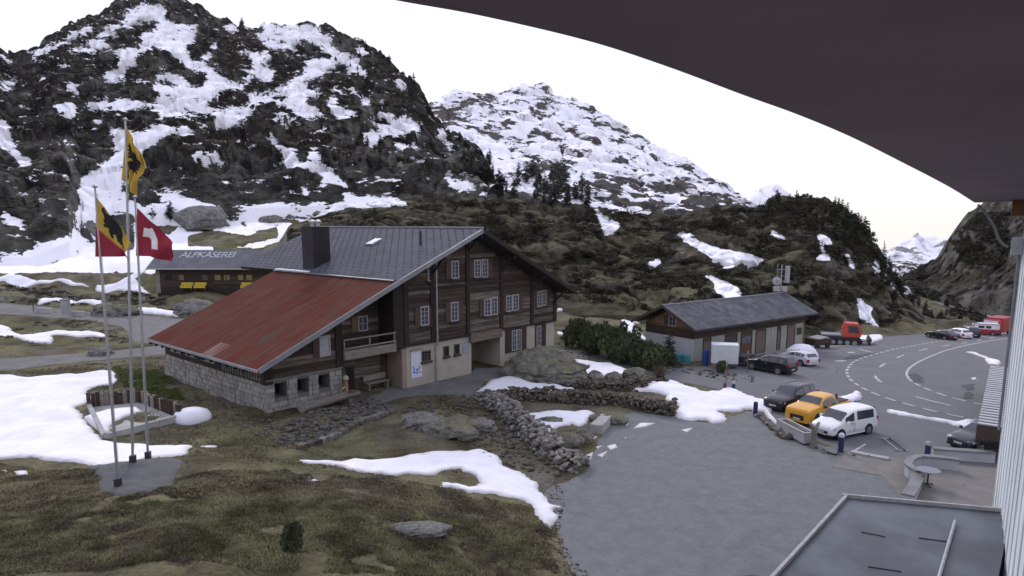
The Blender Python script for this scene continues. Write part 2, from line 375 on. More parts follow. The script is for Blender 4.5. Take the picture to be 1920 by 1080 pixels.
def copy_thing(o, loc=None, rz=None, label=None, scale=None, group=None, parent=None):
    c = o.copy(); COL.objects.link(c); c.parent = parent
    if loc is not None: c.location = loc
    if rz is not None: c.rotation_euler = (0, 0, rz)
    if scale is not None: c.scale = scale if not isinstance(scale, (int, float)) else (scale,)*3
    if label: c['label'] = label
    if group: c['group'] = group
    for ch in [k for k in bpy.data.objects if k.parent == o]: copy_thing(ch, parent=c)
    return c
def grid_faces(nr, nc):
    i = np.arange(nr-1)[:, None]*nc + np.arange(nc-1)[None, :]
    return np.stack([i, i+1, i+nc+1, i+nc], -1).reshape(-1, 4)

class MB:
    def __init__(s): s.v = []; s.f = []; s.m = []; s.cur = 0
    def add(s, vs, fs):
        k = len(s.v); s.v += [tuple(v) for v in vs]; s.f += [tuple(i+k for i in f) for f in fs]; s.m += [s.cur]*len(fs); return s
    def box(s, x0, y0, z0, x1, y1, z1):
        if x0 > x1: x0, x1 = x1, x0
        if y0 > y1: y0, y1 = y1, y0
        if z0 > z1: z0, z1 = z1, z0
        return s.add([(x0,y0,z0),(x1,y0,z0),(x1,y1,z0),(x0,y1,z0),(x0,y0,z1),(x1,y0,z1),(x1,y1,z1),(x0,y1,z1)],
                     [(0,3,2,1),(4,5,6,7),(0,1,5,4),(1,2,6,5),(2,3,7,6),(3,0,4,7)])
    def hexa(s, p):   # eight corners, bottom ring then top ring
        return s.add(p, [(0,3,2,1),(4,5,6,7),(0,1,5,4),(1,2,6,5),(2,3,7,6),(3,0,4,7)])
    def bar(s, a, b, w, h=None, up=(0, 0, 1)):
        h = h or w; a = Vector(a); b = Vector(b); d = (b-a).normalized(); u = Vector(up)
        if abs(d.dot(u)) > 0.98: u = Vector((0, 1, 0))
        r = d.cross(u).normalized()*(w/2); t = r.cross(d).normalized()*(h/2)
        return s.hexa([a-r-t, a+r-t, b+r-t, b-r-t, a-r+t, a+r+t, b+r+t, b-r+t])
    def tube(s, pts, r, n=8, cap=True):
        pts = [Vector(p) for p in pts]; rs = r if isinstance(r, (list, tuple)) else [r]*len(pts)
        k = len(s.v); rings = []
        for i, p in enumerate(pts):
            d = (pts[min(i+1, len(pts)-1)]-pts[max(i-1, 0)]).normalized()
            u = Vector((0, 0, 1)) if abs(d.z) < 0.9 else Vector((1, 0, 0))
            a = d.cross(u).normalized(); b = a.cross(d).normalized()
            for j in range(n):
                t = 2*math.pi*j/n; s.v.append(tuple(p + a*(math.cos(t)*rs[i]) + b*(math.sin(t)*rs[i])))
        for i in range(len(pts)-1):
            for j in range(n):
                j2 = (j+1) % n
                s.f.append((k+i*n+j, k+i*n+j2, k+(i+1)*n+j2, k+(i+1)*n+j)); s.m.append(s.cur)
        if cap:
            s.f.append(tuple(k+j for j in range(n))[::-1]); s.m.append(s.cur)
            s.f.append(tuple(k+(len(pts)-1)*n+j for j in range(n))); s.m.append(s.cur)
        return s
    def lathe(s, prof, c=(0, 0, 0), n=16):   # (r, z) profile about z
        k = len(s.v)
        for r, z in prof:
            for j in range(n):
                t = 2*math.pi*j/n; s.v.append((c[0]+r*math.cos(t), c[1]+r*math.sin(t), c[2]+z))
        for i in range(len(prof)-1):
            for j in range(n):
                j2 = (j+1) % n; s.f.append((k+i*n+j, k+i*n+j2, k+(i+1)*n+j2, k+(i+1)*n+j)); s.m.append(s.cur)
        s.f.append(tuple(k+(len(prof)-1)*n+j for j in range(n))); s.m.append(s.cur)
        s.f.append(tuple(k+j for j in range(n))[::-1]); s.m.append(s.cur)
        return s
    def prism(s, pts, off):   # polygon of 3-D points, extruded by a vector
        n = len(pts); o = Vector(off); P = [Vector(p) for p in pts]; Q = [p+o for p in P]
        return s.add(P+Q, [tuple(range(n))[::-1], tuple(range(n, 2*n))] + [(i, (i+1) % n, n+(i+1) % n, n+i) for i in range(n)])
    def build(s, name, material, parent=None, smooth=False, label=None, mats=None, fix=True):
        o = mesh_obj(name, s.v, s.f, material, parent, smooth, mats, s.m if mats else None)
        if fix:
            bm = bmesh.new(); bm.from_mesh(o.data); bmesh.ops.recalc_face_normals(bm, faces=bm.faces); bm.to_mesh(o.data); bm.free()
        if label: o['label'] = label
        return o

# ------------------------------------------------------------------ the land
# near ground: thin-plate surface through points read off the photograph: (px, py, height) or (px, py, 'Y', distance)
CTRL = [(1100,1080,0),(1300,1000,0),(1500,950,0),(1600,860,0),(1300,850,0),(1200,790,.1),(1100,850,.1),(1050,920,.1),(1060,1000,0),(1400,1080,0),(1700,900,.1),(1800,1080,0),
 (1445,690,'R'),(1600,740,-.1),(1700,820,0),(1800,800,0),(1350,700,0),(1500,660,'R'),(1298,679,-.2),(1504,641,'R'),(1215,660,-.1),(1600,700,'R'),(1700,690,'R'),(1750,760,-.1),(1830,790,0),
 (1600,650,'R'),(1760,636,'R'),(1650,650,'R'),(1850,628,'R'),(1860,690,'R'),(1800,650,'R'),(1700,640,'R'),(1700,665,'R'),(1780,670,'R'),(1850,650,'R'),(1600,670,'R'),(1880,602,'Y',165),(1720,562,'Y',185),(1780,590,'Y',165),(1560,640,'R'),
 (763,727,1),(1045,662,.9),(500,780,1.2),(310,705,1.4),(900,700,.95),(1100,650,.6),(1150,680,.4),(1250,720,.2),(1200,700,.4),(1100,590,1.0),(1200,590,.8),(1000,640,.95),
 (700,830,1.0),(800,790,1.0),(900,870,.6),(600,900,1.3),(500,850,1.3),(400,830,1.4),(900,1000,.9),(1000,1060,.5),(700,1000,1.6),(500,1000,2.0),(330,930,2.3),(200,915,2.45),(260,880,2.4),(100,900,2.1),(0,950,2.4),
 (0,1080,3.0),(300,1080,2.9),(600,1080,2.1),(850,1080,1.2),(100,860,1.6),(0,850,1.6),(0,710,1.0),(200,710,1.1),(100,780,1.3),(380,780,1.3),(0,670,1.2),(300,655,1.2),(0,575,1.9),(340,600,1.2),(150,590,1.5),(150,630,1.2),
 (0,520,'Y',102),(200,520,'Y',102),(300,546,'Y',94),(540,548,'Y',94),(400,548,'Y',94),(0,485,'Y',125),(200,480,'Y',128),(250,400,'Y',165),(450,400,'Y',165),(600,395,'Y',165),(350,470,'Y',118),(480,450,'Y',125),(120,470,'Y',135),
 (700,560,'Y',80),(850,540,'Y',85),(750,560,'Y',70)]
_P = []
def _fall(px, py):
    a, b, c = [float(k) for k in ray(px, py)]; y = 40.0
    while CAMZ+c/b*y > np.interp(y, [40,56,70,85,100,112,130], [-.1,-.25,-1.0,-2.5,-4.2,-5.6,-7.5]) and y < 130: y += .05
    return at_y(px, py, y)
for c in CTRL:
    if c[2] == 'R': _P.append(_fall(c[0], c[1])); continue
    _P.append(at_y(c[0], c[1], c[3]) if c[2] == 'Y' else at_z(*c))
_P += [(-60,20,3),(-85,60,3),(40,15,0),(60,35,0),(0,-15,0.5),(130,100,-5),(-125,100,6),(90,60,-1),(-30,-5,3),(40,-15,0),(-150,150,10),(-40,160,13),(30,85,.8),(90,170,-10),(150,200,-14),(180,130,-8),(0,8,0.4),(10,12,0),(-12,6,2.5)]
_P = np.array(_P)
def _tps(P, lam=0.02):
    n = len(P); d = np.hypot(P[:, None, 0]-P[None, :, 0], P[:, None, 1]-P[None, :, 1])/50
    K = np.where(d > 0, d*d*np.log(d+1e-9), 0) + np.eye(n)*lam*0.1
    A = np.zeros((n+3, n+3)); A[:n, :n] = K; A[:n, n] = 1; A[:n, n+1:] = P[:, :2]/50; A[n, :n] = 1; A[n+1:, :n] = P[:, :2].T/50
    return np.linalg.solve(A, np.concatenate([P[:, 2], [0, 0, 0]]))
_W = _tps(_P)
def T0(x, y):
    x = np.atleast_1d(np.asarray(x, float)); y = np.atleast_1d(np.asarray(y, float)); sh = x.shape
    x = x.ravel(); y = y.ravel(); r = np.empty(x.size)
    for k in range(0, x.size, 20000):
        a, b = x[k:k+20000], y[k:k+20000]
        d = np.hypot(a[:, None]-_P[None, :, 0], b[:, None]-_P[None, :, 1])/50
        r[k:k+20000] = (np.where(d > 0, d*d*np.log(d+1e-9), 0) @ _W[:-3]) + _W[-3] + a/50*_W[-2] + b/50*_W[-1]
    return r.reshape(sh)
def hit0(px, py):
    """where the ray through a pixel meets the smooth ground"""
    a, b, c = [float(k) for k in ray(px, py)]
    lo = 5.0; ys = np.arange(6, 240, 0.5); z = CAMZ + c/b*ys; g = T0(a/b*ys, ys)
    k = np.argmax(z < g)
    if not (z < g).any(): return at_z(px, py, 0)
    y0, y1 = (ys[k-1], ys[k]) if k else (5.0, 6.0)
    for _ in range(18):
        ym = (y0+y1)/2
        if CAMZ + c/b*ym < T0(a/b*ym, ym)[0]: y1 = ym
        else: y0 = ym
    return (a/b*y1, y1, CAMZ + c/b*y1)
def hit_poly(pts): return [hit0(x, y)[:2] for x, y in pts]

# flat made surfaces: outlines in the photograph, carried onto the ground
PX_LOT = [(1560,1080),(1330,1080),(1085,1080),(1060,1050),(1040,1000),(1045,960),(1020,930),(1040,905),(1100,885),(1105,850),(1130,800),(1180,770),(1265,780),(1330,795),(1420,762),(1478,850),(1480,800),(1530,832),(1600,848),(1700,862),(1700,890),(1720,930),(1850,960),(1900,1080)]
PX_TAR = [(1045,668),(1050,655),(1120,662),(1180,670),(1215,668),(1300,690),(1500,650),(1560,640),(1620,636),(1700,628),(1780,624),(1870,622),(1900,626),(1905,900),(1850,880),(1790,870),(1690,860),(1580,845),(1470,800),(1415,755),(1330,725),(1255,712),(1180,690),(1110,668)]
PX_PATH = [(740,722),(770,726),(880,700),(890,690),(950,690),(990,668),(1045,665),(1050,655),(1110,668),(1030,680),(960,700),(900,720),(890,745),(830,738),(760,745),(700,760),(690,745)]
PX_ROAD1 = [(-30,675),(0,672),(150,662),(300,647),(345,640),(345,660),(300,664),(150,677),(0,695),(-30,698)]
PX_ROAD2 = [(-30,572),(0,568),(60,572),(160,584),(260,590),(345,597),(400,600),(400,640),(300,645),(255,640),(230,612),(160,600),(60,592),(0,588),(-30,588)]
def seg_dist(poly, X, Y):
    d = np.full(X.shape, 1e9); n = len(poly)
    for i in range(n):
        ax, ay = poly[i]; bx, by = poly[(i+1) % n]
        vx, vy = bx-ax, by-ay; L = vx*vx+vy*vy+1e-12
        t = np.clip(((X-ax)*vx+(Y-ay)*vy)/L, 0, 1)
        d = np.minimum(d, np.hypot(X-ax-t*vx, Y-ay-t*vy))
    return d
def sdist(poly, X, Y):
    d = seg_dist(poly, X, Y); return np.where(inside(poly, X, Y), d, -d)
FLATS = [hit_poly(p) for p in (PX_LOT, PX_TAR, PX_PATH, PX_ROAD1, PX_ROAD2)]
def T(x, y):
    """ground with its unevenness, flat under made surfaces"""
    x = np.atleast_1d(np.asarray(x, float)); y = np.atleast_1d(np.asarray(y, float))
    z = T0(x, y)
    m = np.ones(x.shape)
    for p in FLATS:
        m = np.minimum(m, np.clip((-sdist(p, x, y)-.5)/2.5, 0, 1))
    far = np.clip((np.hypot(x, y)-60)/60, 0, 1)
    nz = fbm(x/6, y/6, x*0, 4, 3)*(0.45+1.6*far) + fbm(x/1.3, y/1.3, x*0, 3, 9)*0.16
    return z + nz*m - 0.03*(m <= 0.0)
def z_at(x, y): return float(T(x, y)[0])
def hit(px, py):
    x, y, z = hit0(px, py); return (x, y, z_at(x, y))

NA, NR = 620, 300
az = np.radians(np.linspace(-50, 46, NA)); rr = 5.5*(260/5.5)**(np.linspace(0, 1, NR))
GA, GR = np.meshgrid(az, rr)
GX, GY = GR*np.sin(GA), GR*np.cos(GA)
GZ = T(GX, GY)
V = np.stack([GX, GY, GZ], -1).reshape(-1, 3)
ground = mesh_obj('ground', V, grid_faces(NR, NA), M_GROUND, smooth=True)
tag(ground, 'brown and green turf with old snow in the valley behind', kind='structure')
gpx, gpy = to_px(V[:, 0], V[:, 1], V[:, 2])
gs = sample(RASTB, gpx, gpy)*(V[:, 1] > 80)
attr(ground, 'snow', np.where(gpx < 760, gs, 0)); 
attr(ground, 'rock', np.clip(fbm(V[:,0]/3, V[:,1]/3, V[:,2]*0, 3, 5)*2.2-0.35, 0, 1))
# land all round, so the place goes on outside the frame
fx = np.array([-9000, -60, 60, 9000.]); 
outer = MB(); outer.add([(-5600,-1500,-420),(5600,-1500,-420),(5600,8600,-420),(-5600,8600,-420)], [(0,1,2,3)])
tag(outer.build('valley_floor', M_GROUND, fix=False), 'dark low land far around', kind='structure')
back = MB()
for a0 in range(46, 310, 6):
    a, b2 = math.radians(a0), math.radians(a0+6)
    back.add([(5.6*math.sin(a), 5.6*math.cos(a), -0.1), (5.6*math.sin(b2), 5.6*math.cos(b2), -0.1), (260*math.sin(b2), 260*math.cos(b2), -4), (260*math.sin(a), 260*math.cos(a), -4)], [(0,1,2,3)])
tag(back.build('land', M_GROUND, fix=False), 'ground behind the lodge', kind='structure')

def interp_cols(cols, x):
    c = np.array(cols, float); return [np.interp(x, c[:, 0], c[:, k]) for k in range(1, c.shape[1])]
MOUNTS = []
def mountain(name, cols, nc, nr, prof, amp, ws, wa, material, label, back=1.6, rockf=None, seed=0, px0=None, px1=None, snow=True, fade=0.08, skirt=8, zw=0.8):
    """a mountainside as a height surface. cols: (px, base py, base distance, ridge py, ridge distance)"""
    px0 = cols[0][0] if px0 is None else px0; px1 = cols[-1][0] if px1 is None else px1
    X = np.linspace(px0, px1, nc); yb, Yb, yr, Yr = interp_cols(cols, X)
    nb = max(6, nr//6)
    t = np.concatenate([np.linspace(0, 1, nr), 1+np.linspace(0.04, 1, nb)])
    tt, XX = np.meshgrid(t, X, indexing='ij')
    pt = np.array(prof, float)
    pf = np.interp(np.clip(tt, 0, 1), pt[:, 0], pt[:, 1])
    D = np.where(tt <= 1, Yb+(Yr-Yb)*tt, Yr*(1+(back-1)*(tt-1)))
    py = yb+(yr-yb)*pf
    a, b, c = ray(XX, py)
    x = a/b*D; y = D.copy(); z = CAMZ+c/b*D
    # behind the ridge the land falls away
    zr = z[nr-1][None, :]
    z = np.where(tt > 1, zr-(tt-1)*np.abs(zr)*0.8-(tt-1)*Yr*0.15, z)
    e = np.clip(np.minimum(tt/fade, 1), 0, 1)
    n1 = fbm(x/ws/4, y/ws/4, z/ws/4, 5, seed)
    d1, d2, idr = worley(x/ws, y/ws*0.6, z/ws*zw, seed+7)
    e1, e2, idf = worley(x/ws*3, y/ws*2, z/ws*3*zw, seed+17)
    disp = e*(amp*n1 + wa*((idr-0.5)+0.9*np.clip(d2-d1, 0, 0.35)-0.15) + wa*0.38*((idf-0.5)+0.8*np.clip(e2-e1, 0, 0.3)))
    x = x - a*disp*0.3; y = y-disp*0.75; z = z+disp*0.6
    z = np.maximum(z, -415)
    x = np.vstack([x[:1], x]); y = np.vstack([y[:1]-0.3, y]); z = np.vstack([z[:1]-skirt, z])
    V = np.stack([x, y, z], -1).reshape(-1, 3)
    o = mesh_obj(name, V, grid_faces(len(t)+1, nc)[:, ::-1].copy(), material, smooth=False)
    # faces must look up
    if o.data.polygons[len(o.data.polygons)//2].normal.z < 0: o.data.flip_normals()
    tag(o, label, kind='structure')
    p, q = to_px(V[:, 0], V[:, 1], V[:, 2])
    attr(o, 'snow', (.15+.80*sample(RASTL, p, q) if name == 'mountain_left' else sample(RASTM if name == 'mountain_middle' else RASTH, p, q)) if snow is True else np.full(len(V), float(snow)))
    attr(o, 'rock', rockf(p, q, V) if rockf else np.zeros(len(V)))
    MOUNTS.append(o)
    return o

def rock_left(p, q, V):
    r = np.zeros(len(p))
    low = np.interp(p, [0, 140, 210, 260, 640, 700, 930], [250, 250, 240, 300, 290, 250, 230])
    r = np.clip((q-low)/30, 0, 1)*0.55
    for cx, cy, rx, ry in ((445,298,36,22),(330,165,30,16),(380,50,30,12),(745,310,30,40),(850,290,50,40),(690,205,22,18),(630,85,32,16),(205,165,40,20),(270,265,40,12),(50,175,12,8),(900,330,20,35)):
        r = np.maximum(r, np.clip(1.6-1.3*np.hypot((p-cx)/rx, (q-cy)/ry), 0, 1))
    return r
LEFT = [(-420,470,120,-60,330),(-60,482,118,70,300),(0,482,116,88,320),(30,486,116,105,330),(60,485,118,90,345),(100,468,120,62,360),(130,455,124,45,370),(150,470,132,38,380),(180,470,138,26,390),(210,470,142,17,395),(240,440,146,9,400),(280,392,150,5,410),(340,392,150,8,410),
 (400,392,152,22,405),(430,392,153,36,400),(470,392,154,48,395),(520,390,154,47,390),(560,388,154,50,385),(600,386,155,48,380),(640,386,155,66,370),(690,384,156,80,360),(720,384,156,100,350),(760,383,156,134,340),(780,382,156,152,330),(800,381,156,190,320),(815,380,156,218,310),(840,379,156,240,300),(870,378,156,256,290),(895,376,156,278,275),(915,374,155,318,250),(932,372,155,352,220),(945,372,155,372,180)]
mountain('mountain_left', LEFT, 520, 290, [(0,0),(.05,.16),(.12,.33),(.2,.40),(.3,.52),(.5,.70),(.75,.88),(1,1)], 7, 9, 6.0, M_CLIFF, 'steep dark rocky mountain with broken snow fields', rockf=rock_left, seed=11, zw=0.5)

MID = [(760,420,420,230,800),(800,420,420,200,860),(850,420,420,176,900),(900,420,420,174,940),(940,420,420,168,1000),(985,420,420,157,1050),(1020,420,420,167,1050),(1060,420,420,188,1040),(1100,425,420,203,1030),(1150,430,420,228,1010),(1200,435,420,256,980),(1250,440,420,284,950),(1300,440,420,310,900),(1350,440,420,338,850),(1385,440,420,364,800),(1420,440,400,392,700),(1500,440,400,430,600)]
mountain('mountain_middle', MID, 300, 180, [(0,0),(.2,.25),(.5,.55),(.8,.84),(1,1)], 20, 26, 11, M_MID, 'snow streaked mountain beyond the brown hill', seed=31)

def rock_hill(p, q, V):
    r = np.zeros(len(p))
    for cx, cy, rx, ry in ((1385,395,30,22),(1272,478,20,18),(1180,430,18,8),(1490,445,14,16),(1585,560,24,60),(1690,590,60,35),(880,375,30,8),(1640,450,12,30),(1560,520,14,30)):
        r = np.maximum(r, np.clip(1.5-1.2*np.hypot((p-cx)/rx, (q-cy)/ry), 0, 1))
    return r
HILL = [(540,470,100,425,118),(600,450,100,402,125),(640,450,100,393,130),(700,450,98,385,138),(770,470,96,379,148),(850,520,90,374,155),(930,560,84,370,160),(1000,585,80,377,165),(1060,592,79,383,165),(1110,592,79,387,165),(1200,592,80,400,168),(1260,592,82,404,170),(1310,600,82,392,165),(1350,610,82,386,160),(1380,615,82,380,158),(1420,625,80,386,160),(1450,630,78,376,160),(1500,634,77,370,158),(1560,632,80,374,150),(1590,630,84,392,145),(1615,630,87,415,140),(1640,630,90,450,135),(1655,629,92,480,130),(1680,628,94,520,125),(1715,626,97,565,120),(1740,624,100,600,112),(1760,622,104,616,108)]
hill = mountain('hill', HILL, 420, 200, [(0,0),(.15,.26),(.3,.42),(.55,.66),(.8,.87),(1,1)], 3.6, 5.0, 2.7, M_HILL, 'brown scrubby hill with rock outcrops and snow patches', rockf=rock_hill, seed=51)
GORGE = [(1600,600,150,540,330),(1660,600,150,498,380),(1700,600,150,490,400),(1740,605,150,500,400),(1780,610,150,520,380),(1860,615,150,540,380),(1960,615,150,540,380)]
mountain('gorge', GORGE, 120, 60, [(0,0),(.4,.5),(1,1)], 5, 12, 4, M_HILL, 'wooded gorge dropping beyond the car park', seed=71)
RIGHT = [(1690,566,190,520,260),(1730,572,190,506,270),(1760,582,186,478,270),(1775,586,184,452,265),(1795,592,180,424,260),(1815,598,176,402,255),(1835,604,172,388,250),(1855,608,168,372,245),(1890,614,160,350,240),(1950,620,150,300,230),(2150,640,120,200,220),(2400,650,110,150,200)]
def rock_right(p, q, V): return np.maximum(np.clip(1.4-np.abs(q-570)/28, 0, 1)*0.9, np.clip(1.3-1.1*np.hypot((p-1805)/22, (q-445)/30), 0, 1))
mountain('mountain_right', RIGHT, 240, 170, [(0,0),(.06,.2),(.15,.27),(.4,.5),(.7,.78),(1,1)], 7, 7, 5.5, M_CRAG, 'wooded crag on the right above the far road', rockf=rock_right, seed=91, snow=0.0)
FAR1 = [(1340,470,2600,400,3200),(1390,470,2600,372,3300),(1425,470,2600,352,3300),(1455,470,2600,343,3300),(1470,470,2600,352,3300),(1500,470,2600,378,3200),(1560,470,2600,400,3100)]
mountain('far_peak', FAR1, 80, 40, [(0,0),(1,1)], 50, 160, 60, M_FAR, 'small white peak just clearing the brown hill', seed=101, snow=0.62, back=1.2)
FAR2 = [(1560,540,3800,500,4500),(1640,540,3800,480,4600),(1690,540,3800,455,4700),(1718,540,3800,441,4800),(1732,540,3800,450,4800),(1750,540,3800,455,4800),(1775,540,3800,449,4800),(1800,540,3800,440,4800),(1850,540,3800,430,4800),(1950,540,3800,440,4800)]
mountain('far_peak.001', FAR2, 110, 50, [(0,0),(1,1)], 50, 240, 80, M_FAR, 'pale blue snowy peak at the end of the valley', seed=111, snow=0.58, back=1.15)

# ------------------------------------------------------------------ ground surfaces
M_GRAVEL = mat('yard_gravel', (0.09,0.096,0.10), (0.195,0.205,0.208), 1.2, 0.97, 0.7, detail=14, bscale=16, lo=0.25, hi=0.75, nrough=0.85)
M_TAR = mat('asphalt', (0.092,0.097,0.104), (0.145,0.15,0.156), 0.5, 0.9, 0.25, detail=14, bscale=25, lo=0.25, hi=0.75, nrough=0.8)
M_TAR2 = mat('road_asphalt', (0.105,0.11,0.117), (0.142,0.147,0.154), 0.4, 0.85, 0.2, detail=14, bscale=30, nrough=0.78)
M_PATH = mat('path_asphalt', (0.09,0.09,0.095), (0.16,0.155,0.15), 0.8, 0.92, 0.3, detail=12, bscale=20, nrough=.75)
M_PATCH = mat('dark_tar_repair', (0.06,0.06,0.066), (0.08,0.08,0.085), 2, 0.9)
M_MARK = mat('road_paint', (0.42,0.42,0.43), (0.30,0.30,0.31), 3, 0.7, detail=6)
M_SNOW = mat('old_snow', (0.80,0.80,0.86), (0.66,0.66,0.72), 0.6, 0.75, 0.6, detail=10, spec=0.2, bscale=5, nrough=.72)
M_SNOWD = mat('dirty_snow', (0.72,0.72,0.78), (0.55,0.54,0.58), 1.5, 0.7, 0.3, detail=6)
_m = M_SNOW; _n, _l = _m.node_tree.nodes, _m.node_tree.links; _b = _n['Principled BSDF']; _src = _b.inputs['Base Color'].links[0].from_socket
_at = _n.new('ShaderNodeAttribute'); _at.attribute_name = 'edge'; _no = _n.new('ShaderNodeTexNoise'); _no.inputs['Scale'].default_value = 5; _no.inputs['Detail'].default_value = 8; _no.inputs['Roughness'].default_value = .75
_mm = _n.new('ShaderNodeMath'); _mm.operation = 'MULTIPLY'; _l.new(_at.outputs['Fac'], _mm.inputs[0]); _l.new(_no.outputs['Fac'], _mm.inputs[1])
_mr = _n.new('ShaderNodeMapRange'); _mr.inputs['From Min'].default_value = .12; _mr.inputs['From Max'].default_value = .55; _l.new(_mm.outputs[0], _mr.inputs['Value'])
_mx = _n.new('ShaderNodeMixRGB'); _mx.inputs['Color2'].default_value = (.36,.33,.31,1); _l.new(_mr.outputs[0], _mx.inputs['Fac']); _l.new(_src, _mx.inputs['Color1']); _l.new(_mx.outputs[0], _b.inputs['Base Color'])
def sheet(name, poly, material, dz, cell, label, wob=0.0, wsc=1.0, zf=T, thick=None, hump=0.0, par=None, kind='structure', lip=0.04):
    """an outline laid over the ground as its own surface; with thick it swells up like a patch of snow"""
    P = np.array(poly); x0, y0 = P.min(0)-2*cell-wob; x1, y1 = P.max(0)+2*cell+wob
    X, Y = np.meshgrid(np.arange(x0, x1, cell), np.arange(y0, y1, cell))
    def sd(X, Y):
        d = sdist(poly, X, Y)
        if wob: d = d + fbm(X/wsc, Y/wsc, X*0, 4, 77)*wob*1.6
        return d
    S = sd(X, Y); e = cell*0.3
    gx = (sd(X+e, Y)-sd(X-e, Y))/(2*e); gy = (sd(X, Y+e)-sd(X, Y-e))/(2*e); gn = np.maximum(np.hypot(gx, gy), 0.5)
    neg = S < 0
    k = np.where(neg, np.clip(-S, 0, 1.5*cell), 0)
    X2 = X+gx/gn**2*k; Y2 = Y+gy/gn**2*k
    nr, nc = X.shape; fcs = grid_faces(nr, nc); Sf = S.ravel()[fcs]
    ok = (Sf > -1.45*cell).all(1) & (Sf > 0).any(1); fcs = fcs[ok]
    used, inv = np.unique(fcs.ravel(), return_inverse=True); fcs = inv.reshape(-1, 4)
    x, y, s = X2.ravel()[used], Y2.ravel()[used], np.maximum(S.ravel()[used], 0)
    z = zf(x, y)+dz
    if thick is not None:
        z = np.where(S.ravel()[used] <= 0, z-lip-0.25*thick, z + thick*(1-np.exp(-s/(0.35*thick+0.12))) + hump*(1-np.exp(-s/3.0)) + thick*0.5*fbm(x/1.5, y/1.5, x*0, 3, 5)*(1-np.exp(-s)))
    if thick is not None and thick > .15: z = z + np.where(S.ravel()[used] > 0, .035*fbm(x*3.2, y*3.2, x*0, 3, 15), 0)
    o = mesh_obj(name, np.stack([x, y, z], -1), fcs, material, par, smooth=True)
    if thick is not None: attr(o, 'edge', np.exp(-s/.22))
    return tag(o, label, kind=kind)

sheet('gravel_yard', FLATS[0], M_GRAVEL, 0.004, 0.5, 'grey gravel yard below the lodge', wob=0.25, wsc=1.5)
sheet('car_park', FLATS[1], M_TAR, 0.012, 0.8, 'grey asphalt car park between garage and road')
sheet('paved_path', FLATS[2], M_PATH, 0.02, 0.5, 'asphalt path along the front of the chalet', wob=0.3, wsc=1.2)
sheet('side_road', FLATS[3], M_PATH, 0.01, 0.7, 'lower side road running past the chalet barn', wob=0.15)
sheet('side_road.001', FLATS[4], M_PATH, 0.01, 0.9, 'upper side road to the dairy hut', wob=0.15)
# main road: a ribbon between its two edge lines
OUT_E = [(1905,622),(1850,630),(1790,637),(1740,643),(1690,652),(1640,664),(1605,676),(1590,690),(1588,700),(1595,712),(1615,726),(1645,740),(1680,752),(1720,763),(1760,773),(1800,781),(1840,788)]
IN_E = [(1905,632),(1850,640),(1800,650),(1765,660),(1730,675),(1708,688),(1700,700),(1706,712),(1722,722),(1750,734),(1780,744),(1820,754),(1850,760)]
road_poly = hit_poly(OUT_E)+hit_poly(IN_E[::-1])
sheet('road', road_poly, M_TAR2, 0.022, 0.7, 'two lane mountain road sweeping round a bend')
def smooth_line(px, n=8):
    P = np.array(hit_poly(px)); out = []
    P2 = np.vstack([2*P[0]-P[1], P, 2*P[-1]-P[-2]])
    for i in range(1, len(P2)-2):
        for t in np.linspace(0, 1, n, endpoint=False):
            a, b, c, d = P2[i-1], P2[i], P2[i+1], P2[i+2]
            out.append(0.5*((2*b)+(c-a)*t+(2*a-5*b+4*c-d)*t*t+(3*b-a-3*c+d)*t**3))
    out.append(P[-1]); return np.array(out)
def stripe(name, line, w, dash, gap, dz, label, s0=0, s1=1e9, material=None, h=0.0):
    seg = np.hypot(*np.diff(line, axis=0).T); cum = np.concatenate([[0], np.cumsum(seg)])
    L = cum[-1]; mb = MB(); s = s0; s1 = min(s1, L)
    while s < s1-0.2:
        e = min(s+dash, s1); k = max(1, int((e-s)/0.8)); q = np.linspace(s, e, k+1)
        xs = np.interp(q, cum, line[:, 0]); ys = np.interp(q, cum, line[:, 1])
        dx = np.gradient(np.interp(q, cum, line[:, 0])) if k > 0 else 0; dy = np.gradient(np.interp(q, cum, line[:, 1]))
        n = np.hypot(dx, dy)+1e-9; nx, ny = -dy/n*w/2, dx/n*w/2
        zz = T(xs, ys)+dz; base = len(mb.v)
        for i in range(k+1):
            mb.v += [(xs[i]-nx[i], ys[i]-ny[i], zz[i]), (xs[i]+nx[i], ys[i]+ny[i], zz[i])]
            if i: mb.f.append((base+2*i-2, base+2*i-1, base+2*i+1, base+2*i)); mb.m.append(0)
        s = e+gap
    o = mb.build(name, material or M_MARK, fix=False)
    if h: 
        m = o.modifiers.new('thickness', 'SOLIDIFY'); m.thickness = h; m.offset = 1
    return tag(o, label, kind='structure')
Lo, Li = smooth_line(OUT_E), smooth_line(IN_E)
mid_px = [(1905,626),(1820,641),(1775,648),(1735,655),(1700,664),(1672,675),(1650,688),(1641,700),(1646,712),(1675,728),(1712,742),(1760,755),(1820,768)]
Lm = smooth_line(mid_px)
stripe('road_marking', Lo, 0.22, 1.0, 0.55, 0.034, 'dashed outer edge line of the road bend')
stripe('road_marking.001', Li[:56], 0.2, 60, 1, 0.034, 'solid inner edge line of the road bend')
stripe('road_marking.002', Li[55:], 0.2, 1.0, 0.55, 0.034, 'dashed inner edge line near the slatted canopy')
stripe('road_marking.003', Lm, 0.22, 2.6, 4.6, 0.034, 'long dashes down the middle of the road')
stripe('road_marking.004', smooth_line([(1594,850),(1623,832)]), 0.12, 50, 1, 0.022, 'white parking bay line beside the van')
stripe('road_marking.005', smooth_line([(1610,654),(1640,662)]), 0.3, 50, 1, 0.022, 'white line by the garage forecourt')
stripe('road_marking.006', smooth_line([(1590,661),(1603,661)]), 0.7, 50, 1, 0.022, 'short white bar by the garage forecourt')
stripe('road_marking.007', smooth_line([(1566,677),(1586,676)]), 0.5, 50, 1, 0.022, 'faded white bar at the car park exit')
